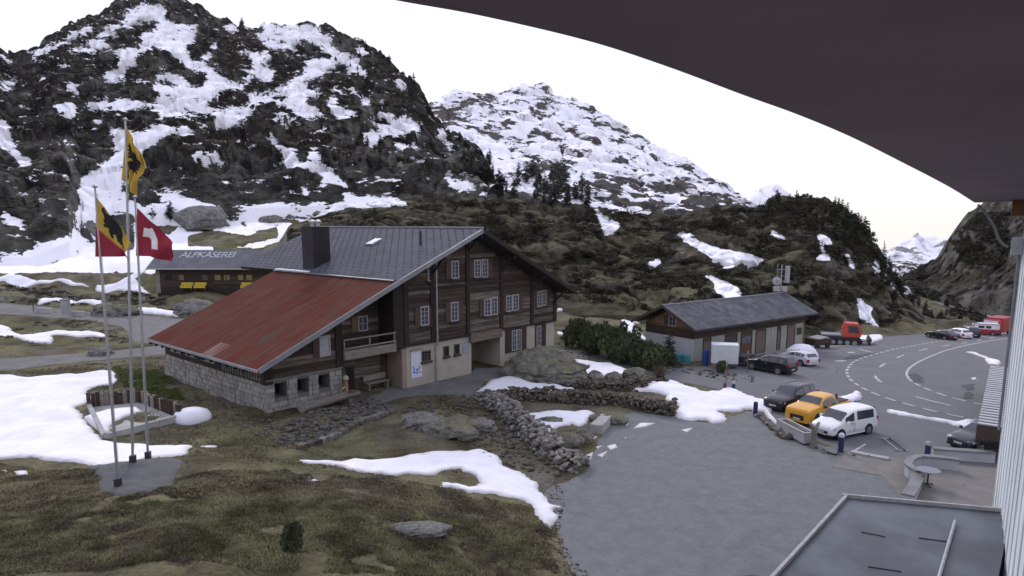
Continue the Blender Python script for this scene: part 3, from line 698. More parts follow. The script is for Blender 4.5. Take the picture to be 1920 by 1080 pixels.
stripe('kerb', smooth_line([(1575,688),(1572,703),(1578,717),(1596,730),(1616,740)]), 0.35, 90, 1, 0.01, 'dark grooved kerb round the outside of the bend', material=M_PATCH, h=0.06)
for k, p in enumerate(([(1580,674),(1600,666),(1640,660),(1645,663),(1610,672)], [(1700,702),(1720,700),(1730,716),(1712,716)], [(1810,722),(1822,720),(1824,746),(1812,748)])):
    sheet('tar_patch' if not k else 'tar_patch.%03d' % k, hit_poly(p), M_PATCH, 0.028, 0.4, 'dark repaired patch in the asphalt', wob=0.3, wsc=0.8)
M_CONC = mat('concrete', (0.26,0.26,0.26), (0.36,0.36,0.35), 1.2, 0.9, 0.25, detail=8, bscale=15)
M_SLAB = mat('forecourt_slab', (0.13,0.125,0.12), (0.19,0.182,0.17), 1.0, 0.9, 0.2, detail=12, nrough=.75)
sheet('forecourt', hit_poly([(1500,663),(1530,655),(1620,648),(1640,644),(1560,648),(1520,654),(1535,668)]), M_SLAB, 0.05, 0.5, 'pale concrete apron beside the garage')
sheet('terrace', hit_poly([(1590,845),(1665,856),(1700,862),(1900,880),(1900,990),(1700,950),(1660,893),(1560,875)]), M_SLAB, 0.02, 0.5, 'paved strip of terrace in front of the lodge')

# snow lying on the near ground
SNOWS = [
 ('large flat snow field left of the flagpoles', [(-200,705),(0,703),(60,704),(150,704),(190,697),(215,699),(222,715),(212,722),(175,727),(163,735),(174,750),(139,769),(150,782),(178,817),(193,828),(274,830),(333,839),(367,843),(350,858),(278,864),(230,872),(193,880),(159,871),(74,863),(0,861),(-200,861)], .22, .12, 0.35),
 ('sliver of snow in front of the barn', [(374,842),(390,839),(408,842),(404,845),(376,845)], .08, 0, 0.12),
 ('long tongue of snow across the foreground turf', [(565,868),(640,869),(665,862),(740,862),(813,851),(900,843),(935,858),(945,873),(972,884),(1006,907),(1032,940),(1057,949),(1043,955),(1043,973),(1033,990),(1013,984),(998,966),(1002,955),(984,936),(932,925),(869,923),(828,916),(826,907),(880,910),(900,905),(885,893),(850,881),(813,892),(758,892),(695,883),(658,881),(628,877),(576,875)], .18, .15, 0.25),
 ('tiny crumb of snow on the foreground turf', [(580,900),(590,897),(598,901),(590,904)], .1, 0, 0.1),
 ('snow patch below the big boulder', [(893,735),(920,712),(950,706),(975,708),(997,717),(1047,722),(1082,736),(1058,738),(1005,732),(947,734),(908,739)], .25, .1, 0.25),
 ('snow patch beside the big boulder by the pines', [(1074,673),(1125,680),(1145,680),(1185,697),(1216,704),(1210,714),(1172,715),(1168,708),(1130,708),(1127,716),(1097,716),(1092,694),(1085,683)], .25, .1, 0.25),
 ('snow lying inside the bend of the dry stone walls', [(969,775),(1020,774),(1075,773),(1103,770),(1116,775),(1102,794),(1085,800),(1072,794),(1047,803),(1016,817),(1002,800),(985,789)], .22, .1, 0.25),
 ('broad snow bank at the top of the gravel yard', [(1175,739),(1195,734),(1213,725),(1250,719),(1252,712),(1275,722),(1300,730),(1320,737),(1340,734),(1374,727),(1392,734),(1414,750),(1432,752),(1444,765),(1440,772),(1392,769),(1348,774),(1359,788),(1342,799),(1307,789),(1271,780),(1260,759),(1250,743),(1215,740)], .35, .4, 0.3),
 ('small snow remnant on the gravel by the stone bench', [(1166,789),(1181,793),(1175,799)], .08, 0, 0.08),
 ('flat snow remnant in the middle of the gravel yard', [(1185,804),(1200,792),(1230,793),(1213,799)], .08, 0, 0.1),
 ('small snow spot near the stone bench', [(1100,817),(1119,818),(1112,823)], .07, 0, 0.06),
 ('small square snow remnant on the gravel', [(1138,836),(1155,831),(1158,839),(1144,844)], .08, 0, 0.06),
 ('smallest snow spot by the dry stone wall', [(1117,837),(1130,835),(1121,842)], .06, 0, 0.05),
 ('long thin snow remnant by the dry stone wall', [(1119,853),(1139,845),(1130,858)], .07, 0, 0.06),
 ('snow spot at the end of the dry stone wall', [(1099,853),(1112,847),(1108,861)], .07, 0, 0.06),
 ('snow crumb near the bank of snow', [(1277,806),(1300,801),(1289,810)], .08, 0, 0.07),
 ('snow crumb beside the long remnant', [(1169,818),(1178,821),(1172,822)], .05, 0, 0.03),
 ('ridge of snow pushed up along the road edge', [(1661,767),(1689,773),(1746,784),(1788,790),(1807,787),(1827,788),(1833,802),(1864,808),(1864,813),(1830,809),(1802,802),(1774,794),(1717,784),(1664,774)], .35, .1, 0.2),
 ('low snow bank beside the snow groomer', [(1601,631),(1630,628),(1655,629),(1661,635),(1633,643),(1606,641)], .35, .2, 0.3),
 ('snow ribbon beyond the bend', [(1810,660),(1830,661),(1858,672),(1875,676),(1877,685),(1852,682),(1842,670)], .3, .1, 0.3),
 ('small round snow spot on the far verge', [(1820,708),(1831,707),(1832,711),(1822,712)], .15, 0, 0.1),
 ('snow mound behind the orange pickup', [(1571,746),(1605,735),(1617,739),(1611,749),(1588,757),(1570,757)], .5, .2, 0.2),
 ('snow strip between the two side roads', [(-60,605),(0,607),(12,607),(27,618),(65,627),(89,625),(142,628),(199,631),(199,635),(148,638),(101,637),(98,647),(65,647),(18,637),(-60,633)], .3, .1, 0.3),
 ('snow strip beside the upper side road', [(74,566),(86,560),(124,554),(154,557),(201,553),(213,560),(187,575),(148,573),(104,569),(71,572)], .3, .1, 0.4),
 ('snow slip below the dairy hut', [(252,585),(261,579),(296,581),(332,587),(335,594),(296,591),(255,588)], .35, .1, 0.25),
 ('long snow band in the left middle distance', [(-60,519),(0,520),(59,527),(133,529),(166,530),(133,533),(74,532),(38,536),(0,529),(-60,529)], .35, .1, 0.5),
 ('snow triangle left of the dairy hut', [(178,527),(219,524),(275,513),(284,510),(279,514),(255,527),(284,542),(258,541),(222,535),(178,532)], .35, .1, 0.4),
 ('snow strip in front of the dairy hut', [(348,544),(398,541),(468,547),(457,555),(406,549)], .3, 0, 0.3),
 ('sliver of snow right of the chalet', [(1044,620),(1058,622),(1061,629),(1045,629)], .3, 0, 0.1),
 ('snow behind the pine bushes', [(1160,585),(1178,592),(1196,620),(1215,640),(1190,645),(1165,610)], .3, 0, 0.2),
 ('long snow band behind the chalet', [(1044,574),(1090,570),(1150,577),(1222,588),(1213,599),(1190,606),(1150,594),(1100,591),(1044,586)], .5, .1, 0.4),
 ('thin snow on the left foreground turf', [(0,882),(16,883),(12,886)], .08, 0, 0.1),
 ('thin snow strip on the left turf', [(27,885),(50,882),(56,891),(32,893)], .08, 0, 0.1),
]
for k, (lab, px, th, wob, cell) in enumerate(SNOWS):
    sheet('snow_patch' if not k else 'snow_patch.%03d' % k, hit_poly(px), M_SNOW, 0.02, cell*.75, lab, wob=max(wob*1.4, .04), wsc=0.6 if cell < .3 else 1.2, thick=th*.48, hump=th*0.4 if th > .3 else 0)

# ------------------------------------------------------------------ stones
def hull_rock(seed, n=11):
    rnd = random.Random(seed); bm = bmesh.new()
    for _ in range(n):
        v = Vector((rnd.uniform(-1, 1), rnd.uniform(-1, 1), rnd.uniform(-1, 1)))
        v.normalize(); v *= rnd.uniform(0.8, 1.0); bm.verts.new((v.x*0.55, v.y*0.5, v.z*0.42))
    bmesh.ops.convex_hull(bm, input=bm.verts)
    bmesh.ops.delete(bm, geom=[v for v in bm.verts if not v.link_faces], context='VERTS')
    me = bpy.data.meshes.new('stone'); bm.to_mesh(me); bm.free(); return me
M_STONE = mat('field_stone', (0.085,0.082,0.075), (0.21,0.20,0.185), 3.0, 0.95, 0.4, vary=0.45, detail=6, coord='Object')
M_STONE_B = mat('brown_field_stone', (0.055,0.046,0.037), (0.135,0.118,0.095), 3.0, 0.95, 0.4, vary=0.4, detail=6)
ROCKS = [hull_rock(i) for i in range(10)]; ROCKS_B = []
for r in ROCKS:
    r.materials.append(M_STONE); q = r.copy(); q.materials.clear(); q.materials.append(M_STONE_B); ROCKS_B.append(q)
ROCK_NP = []
for r in ROCKS:
    r.calc_loop_triangles()
    v = np.empty(len(r.vertices)*3); r.vertices.foreach_get('co', v)
    t = np.empty(len(r.loop_triangles)*3, int); r.loop_triangles.foreach_get('vertices', t); ROCK_NP.append((v.reshape(-1, 3), t.reshape(-1, 3)))
def stone_part(rnd, p, s, parent, pal=ROCKS, flat=1.0):
    o = bpy.data.objects.new('stone', rnd.choice(pal)); COL.objects.link(o); o.parent = parent
    o.location = p; o.rotation_euler = (rnd.uniform(-.4, .4), rnd.uniform(-.4, .4), rnd.uniform(0, 6.28)); o.scale = (s*rnd.uniform(.8, 1.3), s*rnd.uniform(.8, 1.2), s*flat*rnd.uniform(.75, 1.15))
    return o
def stone_mass(name, pts, sizes, material, rnd, flat=0.8, parent=None, label=None, kind='stuff'):
    VV, FF, k = [], [], 0
    for (x, y, z), s in zip(pts, sizes):
        v, t = rnd.choice(ROCK_NP); a = rnd.uniform(0, 6.28); ca, sa = math.cos(a), math.sin(a)
        w = np.stack([(v[:, 0]*ca-v[:, 1]*sa)*s+x, (v[:, 0]*sa+v[:, 1]*ca)*s+y, v[:, 2]*s*flat+z], -1)
        VV.append(w); FF.append(t+k); k += len(v)
    o = mesh_obj(name, np.concatenate(VV), np.concatenate(FF), material, parent)
    return tag(o, label, kind=kind)
def resample(P, step):
    P = np.array(P); seg = np.hypot(*np.diff(P[:, :2], axis=0).T); cum = np.concatenate([[0], np.cumsum(seg)])
    q = np.linspace(0, cum[-1], max(2, int(cum[-1]/step)+1)); return np.stack([np.interp(q, cum, P[:, 0]), np.interp(q, cum, P[:, 1])], -1)
def dry_wall(px, width, heights, size, label, seed, pal=ROCKS, group=None, lim=290):
    rnd = random.Random(seed); L = resample(hit_poly(px), size*0.85)
    root = empty('dry_stone_wall', (0, 0, 0), 0, label, 'stone wall', group)
    cnt = 0; n = len(L); core = []; cs = []
    for i in range(n):
        x, y = L[i]; d = L[min(i+1, n-1)]-L[max(i-1, 0)]; d = d/np.hypot(*d); nx, ny = -d[1], d[0]
        h = np.interp(i/(n-1), np.linspace(0, 1, len(heights)), heights); g = z_at(x, y)
        nl = max(1, int(h/(size*0.55))); nw = max(2, int(width/(size*0.8))+1)
        for kz in range(nl):
            for kw in range(nw):
                if 0 < kw < nw-1 and kz < nl-1: continue
                o = (kw/(nw-1)-0.5)*width*(1-0.25*kz/max(1, nl))
                p = (x+nx*o+rnd.uniform(-.4, .4)*size, y+ny*o+rnd.uniform(-.25, .25)*size, g+size*0.55*kz+size*0.15+rnd.uniform(-.1, .1)*size); s = size*rnd.uniform(.75, 1.45)
                front = (nx*o*x+ny*o*y) < 0.02
                if cnt < lim and front and rnd.random() < 0.8: stone_part(rnd, p, s, root, pal); cnt += 1
                else: core.append(p); cs.append(s)
    if core: stone_mass('stone_core', core, cs, pal[0].materials[0], rnd, parent=root)
    return root
dry_wall([(905,742),(925,757),(950,775),(975,798),(1000,822),(1030,850),(1065,872),(1095,880)], 1.3, [.5,.8,.9,.9,.9,.7], .38, 'grey dry stone wall curving down to the gravel yard', 1)
dry_wall([(912,748),(960,750),(1010,750),(1060,752),(1110,753),(1160,757),(1200,765),(1230,772),(1262,776)], 0.9, [.6,.9,1.0,.9,.8,.8,1.0], .36, 'brown dry stone wall below the snow patch, ending at the yard', 2, ROCKS_B)
dry_wall([(1065,728),(1100,730),(1140,734),(1180,732),(1215,722),(1240,715)], 0.9, [.5,.7,.6,.6,.4], .34, 'upper dry stone wall between two snow patches', 3, ROCKS_B)
rnd = random.Random(5)
def scatter_px(poly, n, rnd):
    P = hit_poly(poly); xs = [p[0] for p in P]; ys = [p[1] for p in P]; out = []
    while len(out) < n:
        x, y = rnd.uniform(min(xs), max(xs)), rnd.uniform(min(ys), max(ys))
        if inside(P, np.array([x]), np.array([y]))[0]: out.append((x, y))
    return out
def rubble(poly, n, s0, s1, material, label, seed, name='rubble'):
    rnd = random.Random(seed); q = np.array(scatter_px(poly, n, rnd)); z = T(q[:, 0], q[:, 1])
    ss = [s0*(s1/s0)**(rnd.random()**2.2) for _ in range(n)]
    return stone_mass(name, [(a[0], a[1], b+0.1*c) for a, b, c in zip(q, z, ss)], ss, material, rnd, label=label)
rubble([(520,812),(560,790),(640,770),(700,745),(745,770),(735,785),(660,810),(600,835),(560,850),(530,840)], 620, .14, .6, M_STONE, 'loose grey rubble in front of the log trough', 6)
rubble([(745,765),(830,740),(900,745),(930,775),(980,815),(1050,870),(1090,885),(1040,895),(960,880),(880,845),(820,800),(760,790)], 650, .14, .42, M_STONE_B, 'brown stony slope beside the dry stone wall', 7, 'rubble.001')
rubble([(480,795),(520,790),(560,845),(500,830),(450,805)], 90, .1, .35, M_STONE, 'small stones at the barn corner', 8, 'rubble.002')
rubble([(-30,545),(120,540),(300,560),(240,575),(100,560),(-30,560)], 360, .4, 1.4, M_STONE_B, 'stones along the upper side road', 9, 'rubble.003')
rubble([(1040,640),(1110,660),(1210,700),(1215,718),(1150,712),(1080,690)], 120, .15, .5, M_STONE_B, 'stones among the pine bushes', 10, 'rubble.004')
rubble([(1290,690),(1340,695),(1420,706),(1410,716),(1350,712),(1250,692),(1230,682)], 110, .15, .5, M_STONE, 'row of stones along the garage drive', 12, 'rubble.005')
rubble([(0,1080),(0,880),(500,860),(1000,950),(1060,1080)], 160, .06, .22, M_STONE, 'pebbles in the foreground turf', 13, 'pebbles')
rubble([(640,395),(780,380),(900,383),(900,400),(760,412),(620,418)], 500, .3, 1.1, M_STONE, 'pale scree on the crest of the brown hill', 14, 'scree')

M_BOULDER = land_mat('boulder_rock', (0.10,0.095,0.045), (0.15,0.15,0.07), (0.10,0.10,0.085), (0.20,0.195,0.17), SNOW, 0.9, 1.6, steep=(0.75, 1.05), bdist=0.08)
M_BOULDER_G = land_mat('grey_boulder_rock', (0.10,0.095,0.08), (0.14,0.135,0.11), (0.11,0.108,0.10), (0.21,0.205,0.195), SNOW, 0.9, 1.6, steep=(0.9, 1.2), bdist=0.08)
def boulder(p, size, label, seed=0, material=None, group=None, cuts=5, rz=0, sink=0.3):
    bm = bmesh.new(); bmesh.ops.create_icosphere(bm, subdivisions=5 if cuts > 4 else 4, radius=1)
    co = np.array([v.co[:] for v in bm.verts]); n = fbm(co[:, 0]*1.1+seed*3, co[:, 1]*1.1, co[:, 2]*1.1, 4, seed)
    d1, d2, idr = worley(co[:, 0]*1.3+seed, co[:, 1]*1.3, co[:, 2]*1.3, seed+3)
    r = 1+0.32*n+0.28*(idr-.5)+0.18*np.clip(d2-d1, 0, .4)+.09*fbm(co[:, 0]*5+seed, co[:, 1]*5, co[:, 2]*5, 3, seed+9)
    co = co*r[:, None]
    co[:, 2] = np.where(co[:, 2] < -0.55, -0.55, co[:, 2])
    for v, c in zip(bm.verts, co): v.co = (c[0]*size[0], c[1]*size[1], c[2]*size[2])
    me = bpy.data.meshes.new('boulder'); bm.to_mesh(me); bm.free()
    me.materials.append(material or M_BOULDER)
    me.polygons.foreach_set('use_smooth', np.zeros(len(me.polygons), bool))
    o = link(bpy.data.objects.new('boulder', me)); o.location = (p[0], p[1], p[2]+size[2]*(0.55-sink)); o.rotation_euler = (0, 0, rz)
    attr(o, 'snow', np.zeros(len(me.vertices))); attr(o, 'rock', np.zeros(len(me.vertices)))
    return tag(o, label, 'boulder', group)
b0 = hit(1012,712); boulder((b0[0], b0[1]+1.3, b0[2]), (2.6,1.7,1.6), 'big mossy boulder in front of the chalet', 4, cuts=6)
b0 = hit(1055,718); boulder((b0[0], b0[1]+.8, b0[2]), (2.2,1.6,1.0), 'lower brown shoulder rock beside the big mossy boulder', 9, cuts=6)
for k, (px, py, s, lab, m) in enumerate([
    (790,808,(1.2,.8,.6),'grey boulder above the foreground tongue of snow',M_BOULDER_G),(850,818,(1.5,.9,.7),'mossy boulder in the slope below the path',M_BOULDER),(900,800,(.9,.7,.4),'flat stone beside the path slope',M_BOULDER_G),
    (1060,834,(.9,.6,.5),'squat brown block at the edge of the gravel yard',M_BOULDER),(1093,826,(.55,.5,.5),'upright brown block beside the squat one',M_BOULDER),(1032,790,(.7,.4,.3),'dark rock poking through the enclosed snow',M_BOULDER),
    (995,790,(.5,.3,.2),'small dark rock in the enclosed snow',M_BOULDER),(1140,790,(1.2,.7,.5),'mossy boulder touching the stone bench',M_BOULDER),(1150,715,(.7,.5,.5),'round rock at the lower edge of the pine snow',M_BOULDER),(1190,713,(.9,.6,.6),'dark round rock beside the pines',M_BOULDER),
    (1115,716,(.6,.5,.4),'grey rock on the upper stone wall',M_BOULDER_G),(790,1000,(1.0,.45,.25),'flat grey slab lying in the foreground turf',M_BOULDER_G),(215,588,(2.6,1.6,1.1),'boulder beside the upper side road',M_BOULDER),
    (372,590,(2.6,1.6,1.4),'pale slanting rock below the dairy hut',M_BOULDER_G),(18,560,(3,2,1.2),'boulder at the far left of the upper road',M_BOULDER),(385,428,(5.2,4,3.2),'large grey boulder in the snow behind the dairy hut',M_BOULDER_G),
    (335,425,(2,1.6,1.6),'smaller rock left of the large boulder in the snow',M_BOULDER_G),(208,378,(2.2,1.8,2.2),'grey rock standing in the snow gully',M_BOULDER_G),(510,420,(2.6,1.5,1.2),'dark rock in the snow behind the dairy hut',M_BOULDER),
    (600,412,(2.0,1.3,1.2),'rock at the end of the snow behind the chimney',M_BOULDER),(1345,690,(.6,.5,.35),'stone at the edge of the garage drive',M_BOULDER_G),(186,664,(1.0,.7,.5),'stone beside the lower side road',M_BOULDER_G),(160,450,(3.2,2,3.6),'rock pillar at the foot of the left cliff',M_BOULDER_G)]):
    boulder(hit(px, py), s, lab, 20+k, m, cuts=4)
# the rock dome the flagpoles stand on
M_GRAV2 = mat('dark_gravel', (0.05,0.05,0.054), (0.135,0.135,0.14), 1.5, 0.97, 0.8, detail=14, bscale=18, lo=.25, hi=.75, nrough=.85)
sheet('gravel_mound', hit_poly([(178,872),(230,866),(300,862),(338,870),(335,892),(318,915),(280,930),(235,936),(195,925),(175,900)]), M_GRAV2, .01, .12, 'low mound of dark gravel under the flagpoles', wob=.25, wsc=.7, thick=.06)

# ------------------------------------------------------------------ building materials
M_PLASTER = mat('cream_plaster', (0.36,0.33,0.275), (0.30,0.275,0.23), 0.8, 0.9, 0.08, detail=6, bscale=30)
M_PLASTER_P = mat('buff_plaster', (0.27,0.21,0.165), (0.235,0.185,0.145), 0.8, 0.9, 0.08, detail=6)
M_WHITEW = mat('white_render', (0.42,0.43,0.45), (0.35,0.36,0.38), 0.9, 0.9, 0.08, detail=6)
M_TIMBER = mat('dark_timber', (0.029,0.019,0.014), (0.064,0.046,0.034), 3.5, 0.85, 0.5, detail=7, vary=0.35, stretch=(0.25,3,3))
M_TIMB_L = mat('weathered_timber', (0.055,0.041,0.031), (0.16,0.135,0.11), 3.5, 0.85, 0.5, detail=7, vary=0.3, stretch=(0.25,3,3))
M_POST = mat('tarred_post', (0.018,0.013,0.012), (0.030,0.022,0.019), 4, 0.85, 0.3, detail=5)
M_TIMB_O = mat('orange_timber', (0.24,0.145,0.075), (0.15,0.09,0.05), 3.0, 0.85, 0.4, detail=7, vary=0.3, stretch=(0.3,2,3))
M_SHUT = mat('brown_shutter', (0.07,0.045,0.035), (0.05,0.034,0.028), 6, 0.7, 0.2)
M_WFRAME = mat('white_window_paint', (0.38,0.37,0.38), (0.28,0.27,0.28), 6, 0.5)
M_GLASS = mat('window_glass', (0.035,0.04,0.05), (0.06,0.065,0.08), 1.5, 0.08, spec=0.6)
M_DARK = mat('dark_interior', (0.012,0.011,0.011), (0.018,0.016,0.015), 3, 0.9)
M_ROOF = mat('grey_sheet_roof', (0.058,0.063,0.080), (0.082,0.087,0.107), 0.9, 0.85, 0.1, detail=6, vary=0.07, spec=0.08, nrough=.7)
M_ROOF_G = mat('slate_roof', (0.058,0.061,0.073), (0.10,0.103,0.117), 1.5, 0.9, 0.3, detail=7, vary=0.22)
M_ROOF_H = mat('hut_slate_roof', (0.095,0.10,0.113), (0.125,0.13,0.143), 1.5, 0.95, 0.2, detail=7, vary=0.10)
M_RUST = mat('rusty_sheet', (0.102,0.027,0.019), (0.082,0.056,0.046), 1.0, 1.0, 0.35, detail=14, vary=0.06, spec=.03, nrough=.72, stretch=(0.3,3.2,1), lo=0.44, hi=0.62)
M_RUST2 = mat('worn_grey_rust', (0.12,0.035,0.025), (0.17,0.135,0.115), 1.2, 1.0, 0.35, detail=8, vary=0.16, stretch=(0.3,3.2,1))
M_METAL = mat('galvanised_metal', (0.30,0.31,0.33), (0.38,0.39,0.41), 3, 0.4, metal=0.6)
M_DKMET = mat('dark_metal', (0.035,0.033,0.04), (0.05,0.048,0.055), 3, 0.5, metal=0.2)
M_ZINC = mat('zinc_flashing', (0.17,0.175,0.19), (0.22,0.225,0.24), 2, 0.5, metal=0.3)
M_BLOCK = mat('granite_block', (0.20,0.195,0.18), (0.29,0.28,0.26), 2.2, 0.9, 0.4, detail=8, vary=0.2)
M_MORTAR = mat('mortar', (0.11,0.105,0.095), (0.15,0.145,0.13), 3, 0.95, 0.3)
M_WOODG = mat('grey_old_wood', (0.15,0.135,0.115), (0.24,0.22,0.19), 3, 0.85, 0.4, detail=7, vary=0.2, stretch=(0.4,3,3))
M_YELLOW = mat('yellow_paint', (0.52,0.40,0.04), (0.44,0.33,0.03), 4, 0.5)
M_BLUE = mat('blue_plastic', (0.03,0.07,0.30), (0.025,0.055,0.24), 4, 0.45)
M_TEAL = mat('teal_plastic', (0.06,0.25,0.28), (0.05,0.2,0.23), 4, 0.45)
M_BLACK = mat('black_rubber', (0.015,0.015,0.017), (0.022,0.022,0.024), 5, 0.8)

def local_x(root, px, py, yl):
    """the point of a building's own plane y = yl seen at a pixel, in the building's coordinates (x, z)"""
    o = root.location; a = root.rotation_euler.z
    g = np.array([math.cos(a), math.sin(a), 0]); r = np.array([-math.sin(a), math.cos(a), 0])
    d = np.array([float(k) for k in ray(px, py)]); c = np.array([0, 0, CAMZ]); oo = np.array(o[:])
    t = (yl-(c-oo)@r)/(d@r); p = c+d*t-oo
    return float(p@g), float(p[2])

def window(par, xc, z0, z1, w, y, fm=M_WFRAME, rows=3, cols=2, fr=0.07, side=False, name='window', glass=M_GLASS):
    """frame, panes and bars; outward is -y (or -x when side)"""
    def bx(mb, x0, ya, za, x1, yb, zb):
        if side: mb.box(y+ya, x0, za, y+yb, x1, zb)
        else: mb.box(x0, y+ya, za, x1, y+yb, zb)
    x0, x1 = xc-w/2, xc+w/2
    f = MB()
    bx(f, x0, -0.07, z0, x0+fr, 0.03, z1); bx(f, x1-fr, -0.07, z0, x1, 0.03, z1)
    bx(f, x0+fr, -0.07, z1-fr, x1-fr, 0.03, z1); bx(f, x0+fr, -0.09, z0, x1-fr, 0.03, z0+fr)
    fo = f.build(name, fm, par)
    p = MB(); bx(p, x0+fr+.002, -0.025, z0+fr+.002, x1-fr-.002, 0.02, z1-fr-.002); p.build('pane', glass, fo)
    b = MB(); iw = (w-2*fr)
    for k in range(1, cols): bx(b, x0+fr+iw*k/cols-.02, -0.055, z0+fr+.003, x0+fr+iw*k/cols+.02, -0.028, z1-fr-.003)
    for k in range(1, rows): zz = z0+fr+(z1-z0-2*fr)*k/rows; bx(b, x0+fr+.003, -0.05, zz-.015, x1-fr-.003, -0.03, zz+.015)
    if b.v: b.build('sash', fm, fo)
    return fo
def shutter(par, x0, x1, z0, z1, y, m=M_SHUT, slats=5):
    s = MB(); s.box(x0, y-0.075, z0, x1, y-0.035, z1)
    for k in range(slats):
        zz = z0+(z1-z0)*(k+.5)/slats; s.box(x0+.04, y-0.09, zz-.02, x1-.04, y-0.075, zz+.02)
    return s.build('shutter', m, par)

# ------------------------------------------------------------------ the big chalet
CH = empty('chalet', at_z(763,727,1.0), math.radians(48.3), 'big dark timber chalet with a grey roof, plaster ground floor and rust red barn roof', 'chalet')
XR, XL, YB = 16.0, -10.1, 17.0
RX, RZ = 5.85, 10.6      # ridge
JX, JZ = -1.5, 7.55      # where grey roof meets the rusty one
EX, EZ = -11.3, 3.35     # left eave
QX, QZ = 16.9, 5.45      # right eave
OV = 1.6
def roof_z(x):
    if x >= RX: return RZ-(x-RX)*(RZ-QZ)/(QX-RX)
    if x >= JX: return RZ-(RX-x)*(RZ-JZ)/(RX-JX)
    return JZ-(JX-x)*(JZ-EZ)/(JX-EX)
# solid body behind the boards
def ywall(name, m, poly, y0, y1, par=CH): return MB().prism([(x, y0, z) for x, z in poly], (0, y1-y0, 0)).build(name, m, par)
ywall('wall', M_POST, [(0.05,2.8),(XR,2.8),(XR,roof_z(XR)-.35),(RX,RZ-.35),(0.05,roof_z(0.05)-.35)], 0.06, YB)
ywall('barn_wall', M_POST, [(XL+.05,2.1),(0.04,2.1),(0.04,roof_z(0.04)-.36),(XL+.05,roof_z(XL)-.35)], 1.75, 13.6)
# plaster ground floor with the passage left open
pA, pB = 6.15, 9.3
MB().box(0, 0, -.9, pA, 6, 2.8).build('plaster_wall', M_PLASTER, CH)
MB().box(pB, 0, -.9, XR, 6, 2.8).build('plaster_wall', M_PLASTER, CH)
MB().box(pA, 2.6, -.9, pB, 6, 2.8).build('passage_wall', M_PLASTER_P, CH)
MB().box(0, 6, -.9, XR, YB, 2.8).build('rear_wall', M_PLASTER, CH)
MB().box(pA+.002, -0.01, 2.25, pB-.002, 2.6, 2.79).build('passage_ceiling', M_TIMBER, CH)
# timber: courses of boards between the posts
posts = [0.0, 2.35, 5.75, 9.35, 13.0, XR]
rnd = random.Random(21)
H = 0.285
z = 2.83
k = 0
while z < RZ-0.6:
    for i in range(5):
        x0, x1 = posts[i]+.16, posts[i+1]-.16
        zt = z+H-.02
        lo_, hi_ = x0, x1
        # keep under the roof
        while roof_z(lo_)-.4 < zt and lo_ < x1: lo_ += .15
        while roof_z(hi_)-.4 < zt and hi_ > x0: hi_ -= .15
        if hi_-lo_ < .3: continue
        d = rnd.uniform(0, .03); light = (5.75 <= (z-2.8)/.285 <= 7.6) or rnd.random() < .14
        MB().box(lo_, -0.03-d, z, hi_, 0.055, zt).build('plank', M_TIMB_L if light or (z < 4.0 and rnd.random() < .5) else M_TIMBER, CH)
    z += H
for x in posts:
    w = .17 if x not in (0.0,) else .2
    MB().box(x-w, -0.16, 2.81, x+w, 0.05, roof_z(x)-.36).build('post', M_POST, CH)
MB().box(-1.05, -0.10, 2.81, -.21, 1.7, roof_z(-1.05)-.36).build('corner_wall', M_POST, CH)
for zz in (2.81, 6.55): MB().box(0.2, -0.20, zz, XR+.1, -0.165, zz+.16).build('beam', M_POST, CH)
MB().box(5.9, -0.28, 2.35, 9.25, -0.02, 3.0).build('lintel_board', M_TIMB_L, CH)
# windows read off the photograph
for px, py0, py1, w, sh in ((806,499,527,.62,0),(851,489,522,.72,1),(893,487,520,.66,1),(907,486,520,.66,2),(794,574,610,.75,3),(850,566,602,.72,3),(912,560,592,.7,1),(925,557,590,.7,2),(953,554,584,.7,1),(965,552,582,.7,2),(1010,546,575,.6,1),(1018,544,573,.6,2)):
    xc, zt = local_x(CH, px, py0, 0); _, zb = local_x(CH, px, py1, 0)
    window(CH, xc, zb, zt, w, -0.07, rows=4, cols=2)
    if sh & 1: shutter(CH, xc-w/2-.5, xc-w/2-.03, zb, zt, -0.05)
    if sh & 2: shutter(CH, xc+w/2+.03, xc+w/2+.5, zb, zt, -0.05)
    s = MB(); s.box(xc-w/2-.1, -0.3, zb-.12, xc+w/2+.1, -0.13, zb-.03); s.build('window_sill', M_TIMBER, CH)
for px, py0, py1, w, c in ((798,657,677,.85,3),(836,649,668,.5,1),(856,645,664,.5,1)):
    xc, zt = local_x(CH, px, py0, 0); _, zb = local_x(CH, px, py1, 0)
    window(CH, xc, zb, zt, w, 0.0, M_SHUT if c == 1 else M_TIMB_L, rows=3 if c > 1 else 1, cols=c, glass=M_DARK)
    MB().box(xc-w/2-.08, -0.16, zb-.14, xc+w/2+.08, -.002, zb-.005).build('window_sill', M_SHUT, CH)
xc, zt = local_x(CH, 872, 642, 0); _, zb = local_x(CH, 872, 661, 0)
MB().box(xc-.3, -.05, zb, xc+.3, -.002, zt).build('panel', mat('blue_grey_panel', (.2,.22,.3), (.25,.27,.34), 5, .5), CH)
for px, py0, py1, n in ((967,617,656,4),(1013,609,648,2)):
    xc, zt = local_x(CH, px, py0, 0); _, zb = local_x(CH, px, py1, 0); w = .58*n
    MB().box(xc-w/2-.12, -.05, zb-.12, xc+w/2+.12, -.003, zt+.1).build('window_surround', M_SHUT, CH)
    for k in range(n):
        if n == 4 and k in (0, 3) or n == 2 and k == 1: shutter(CH, xc-w/2+k*.58+.03, xc-w/2+k*.58+.55, zb, zt-.05, -0.02, M_TIMBER)
        else: window(CH, xc-w/2+(k+.5)*.58, zb, zt-.05, .54, -0.06, rows=4, cols=2, fr=.06)
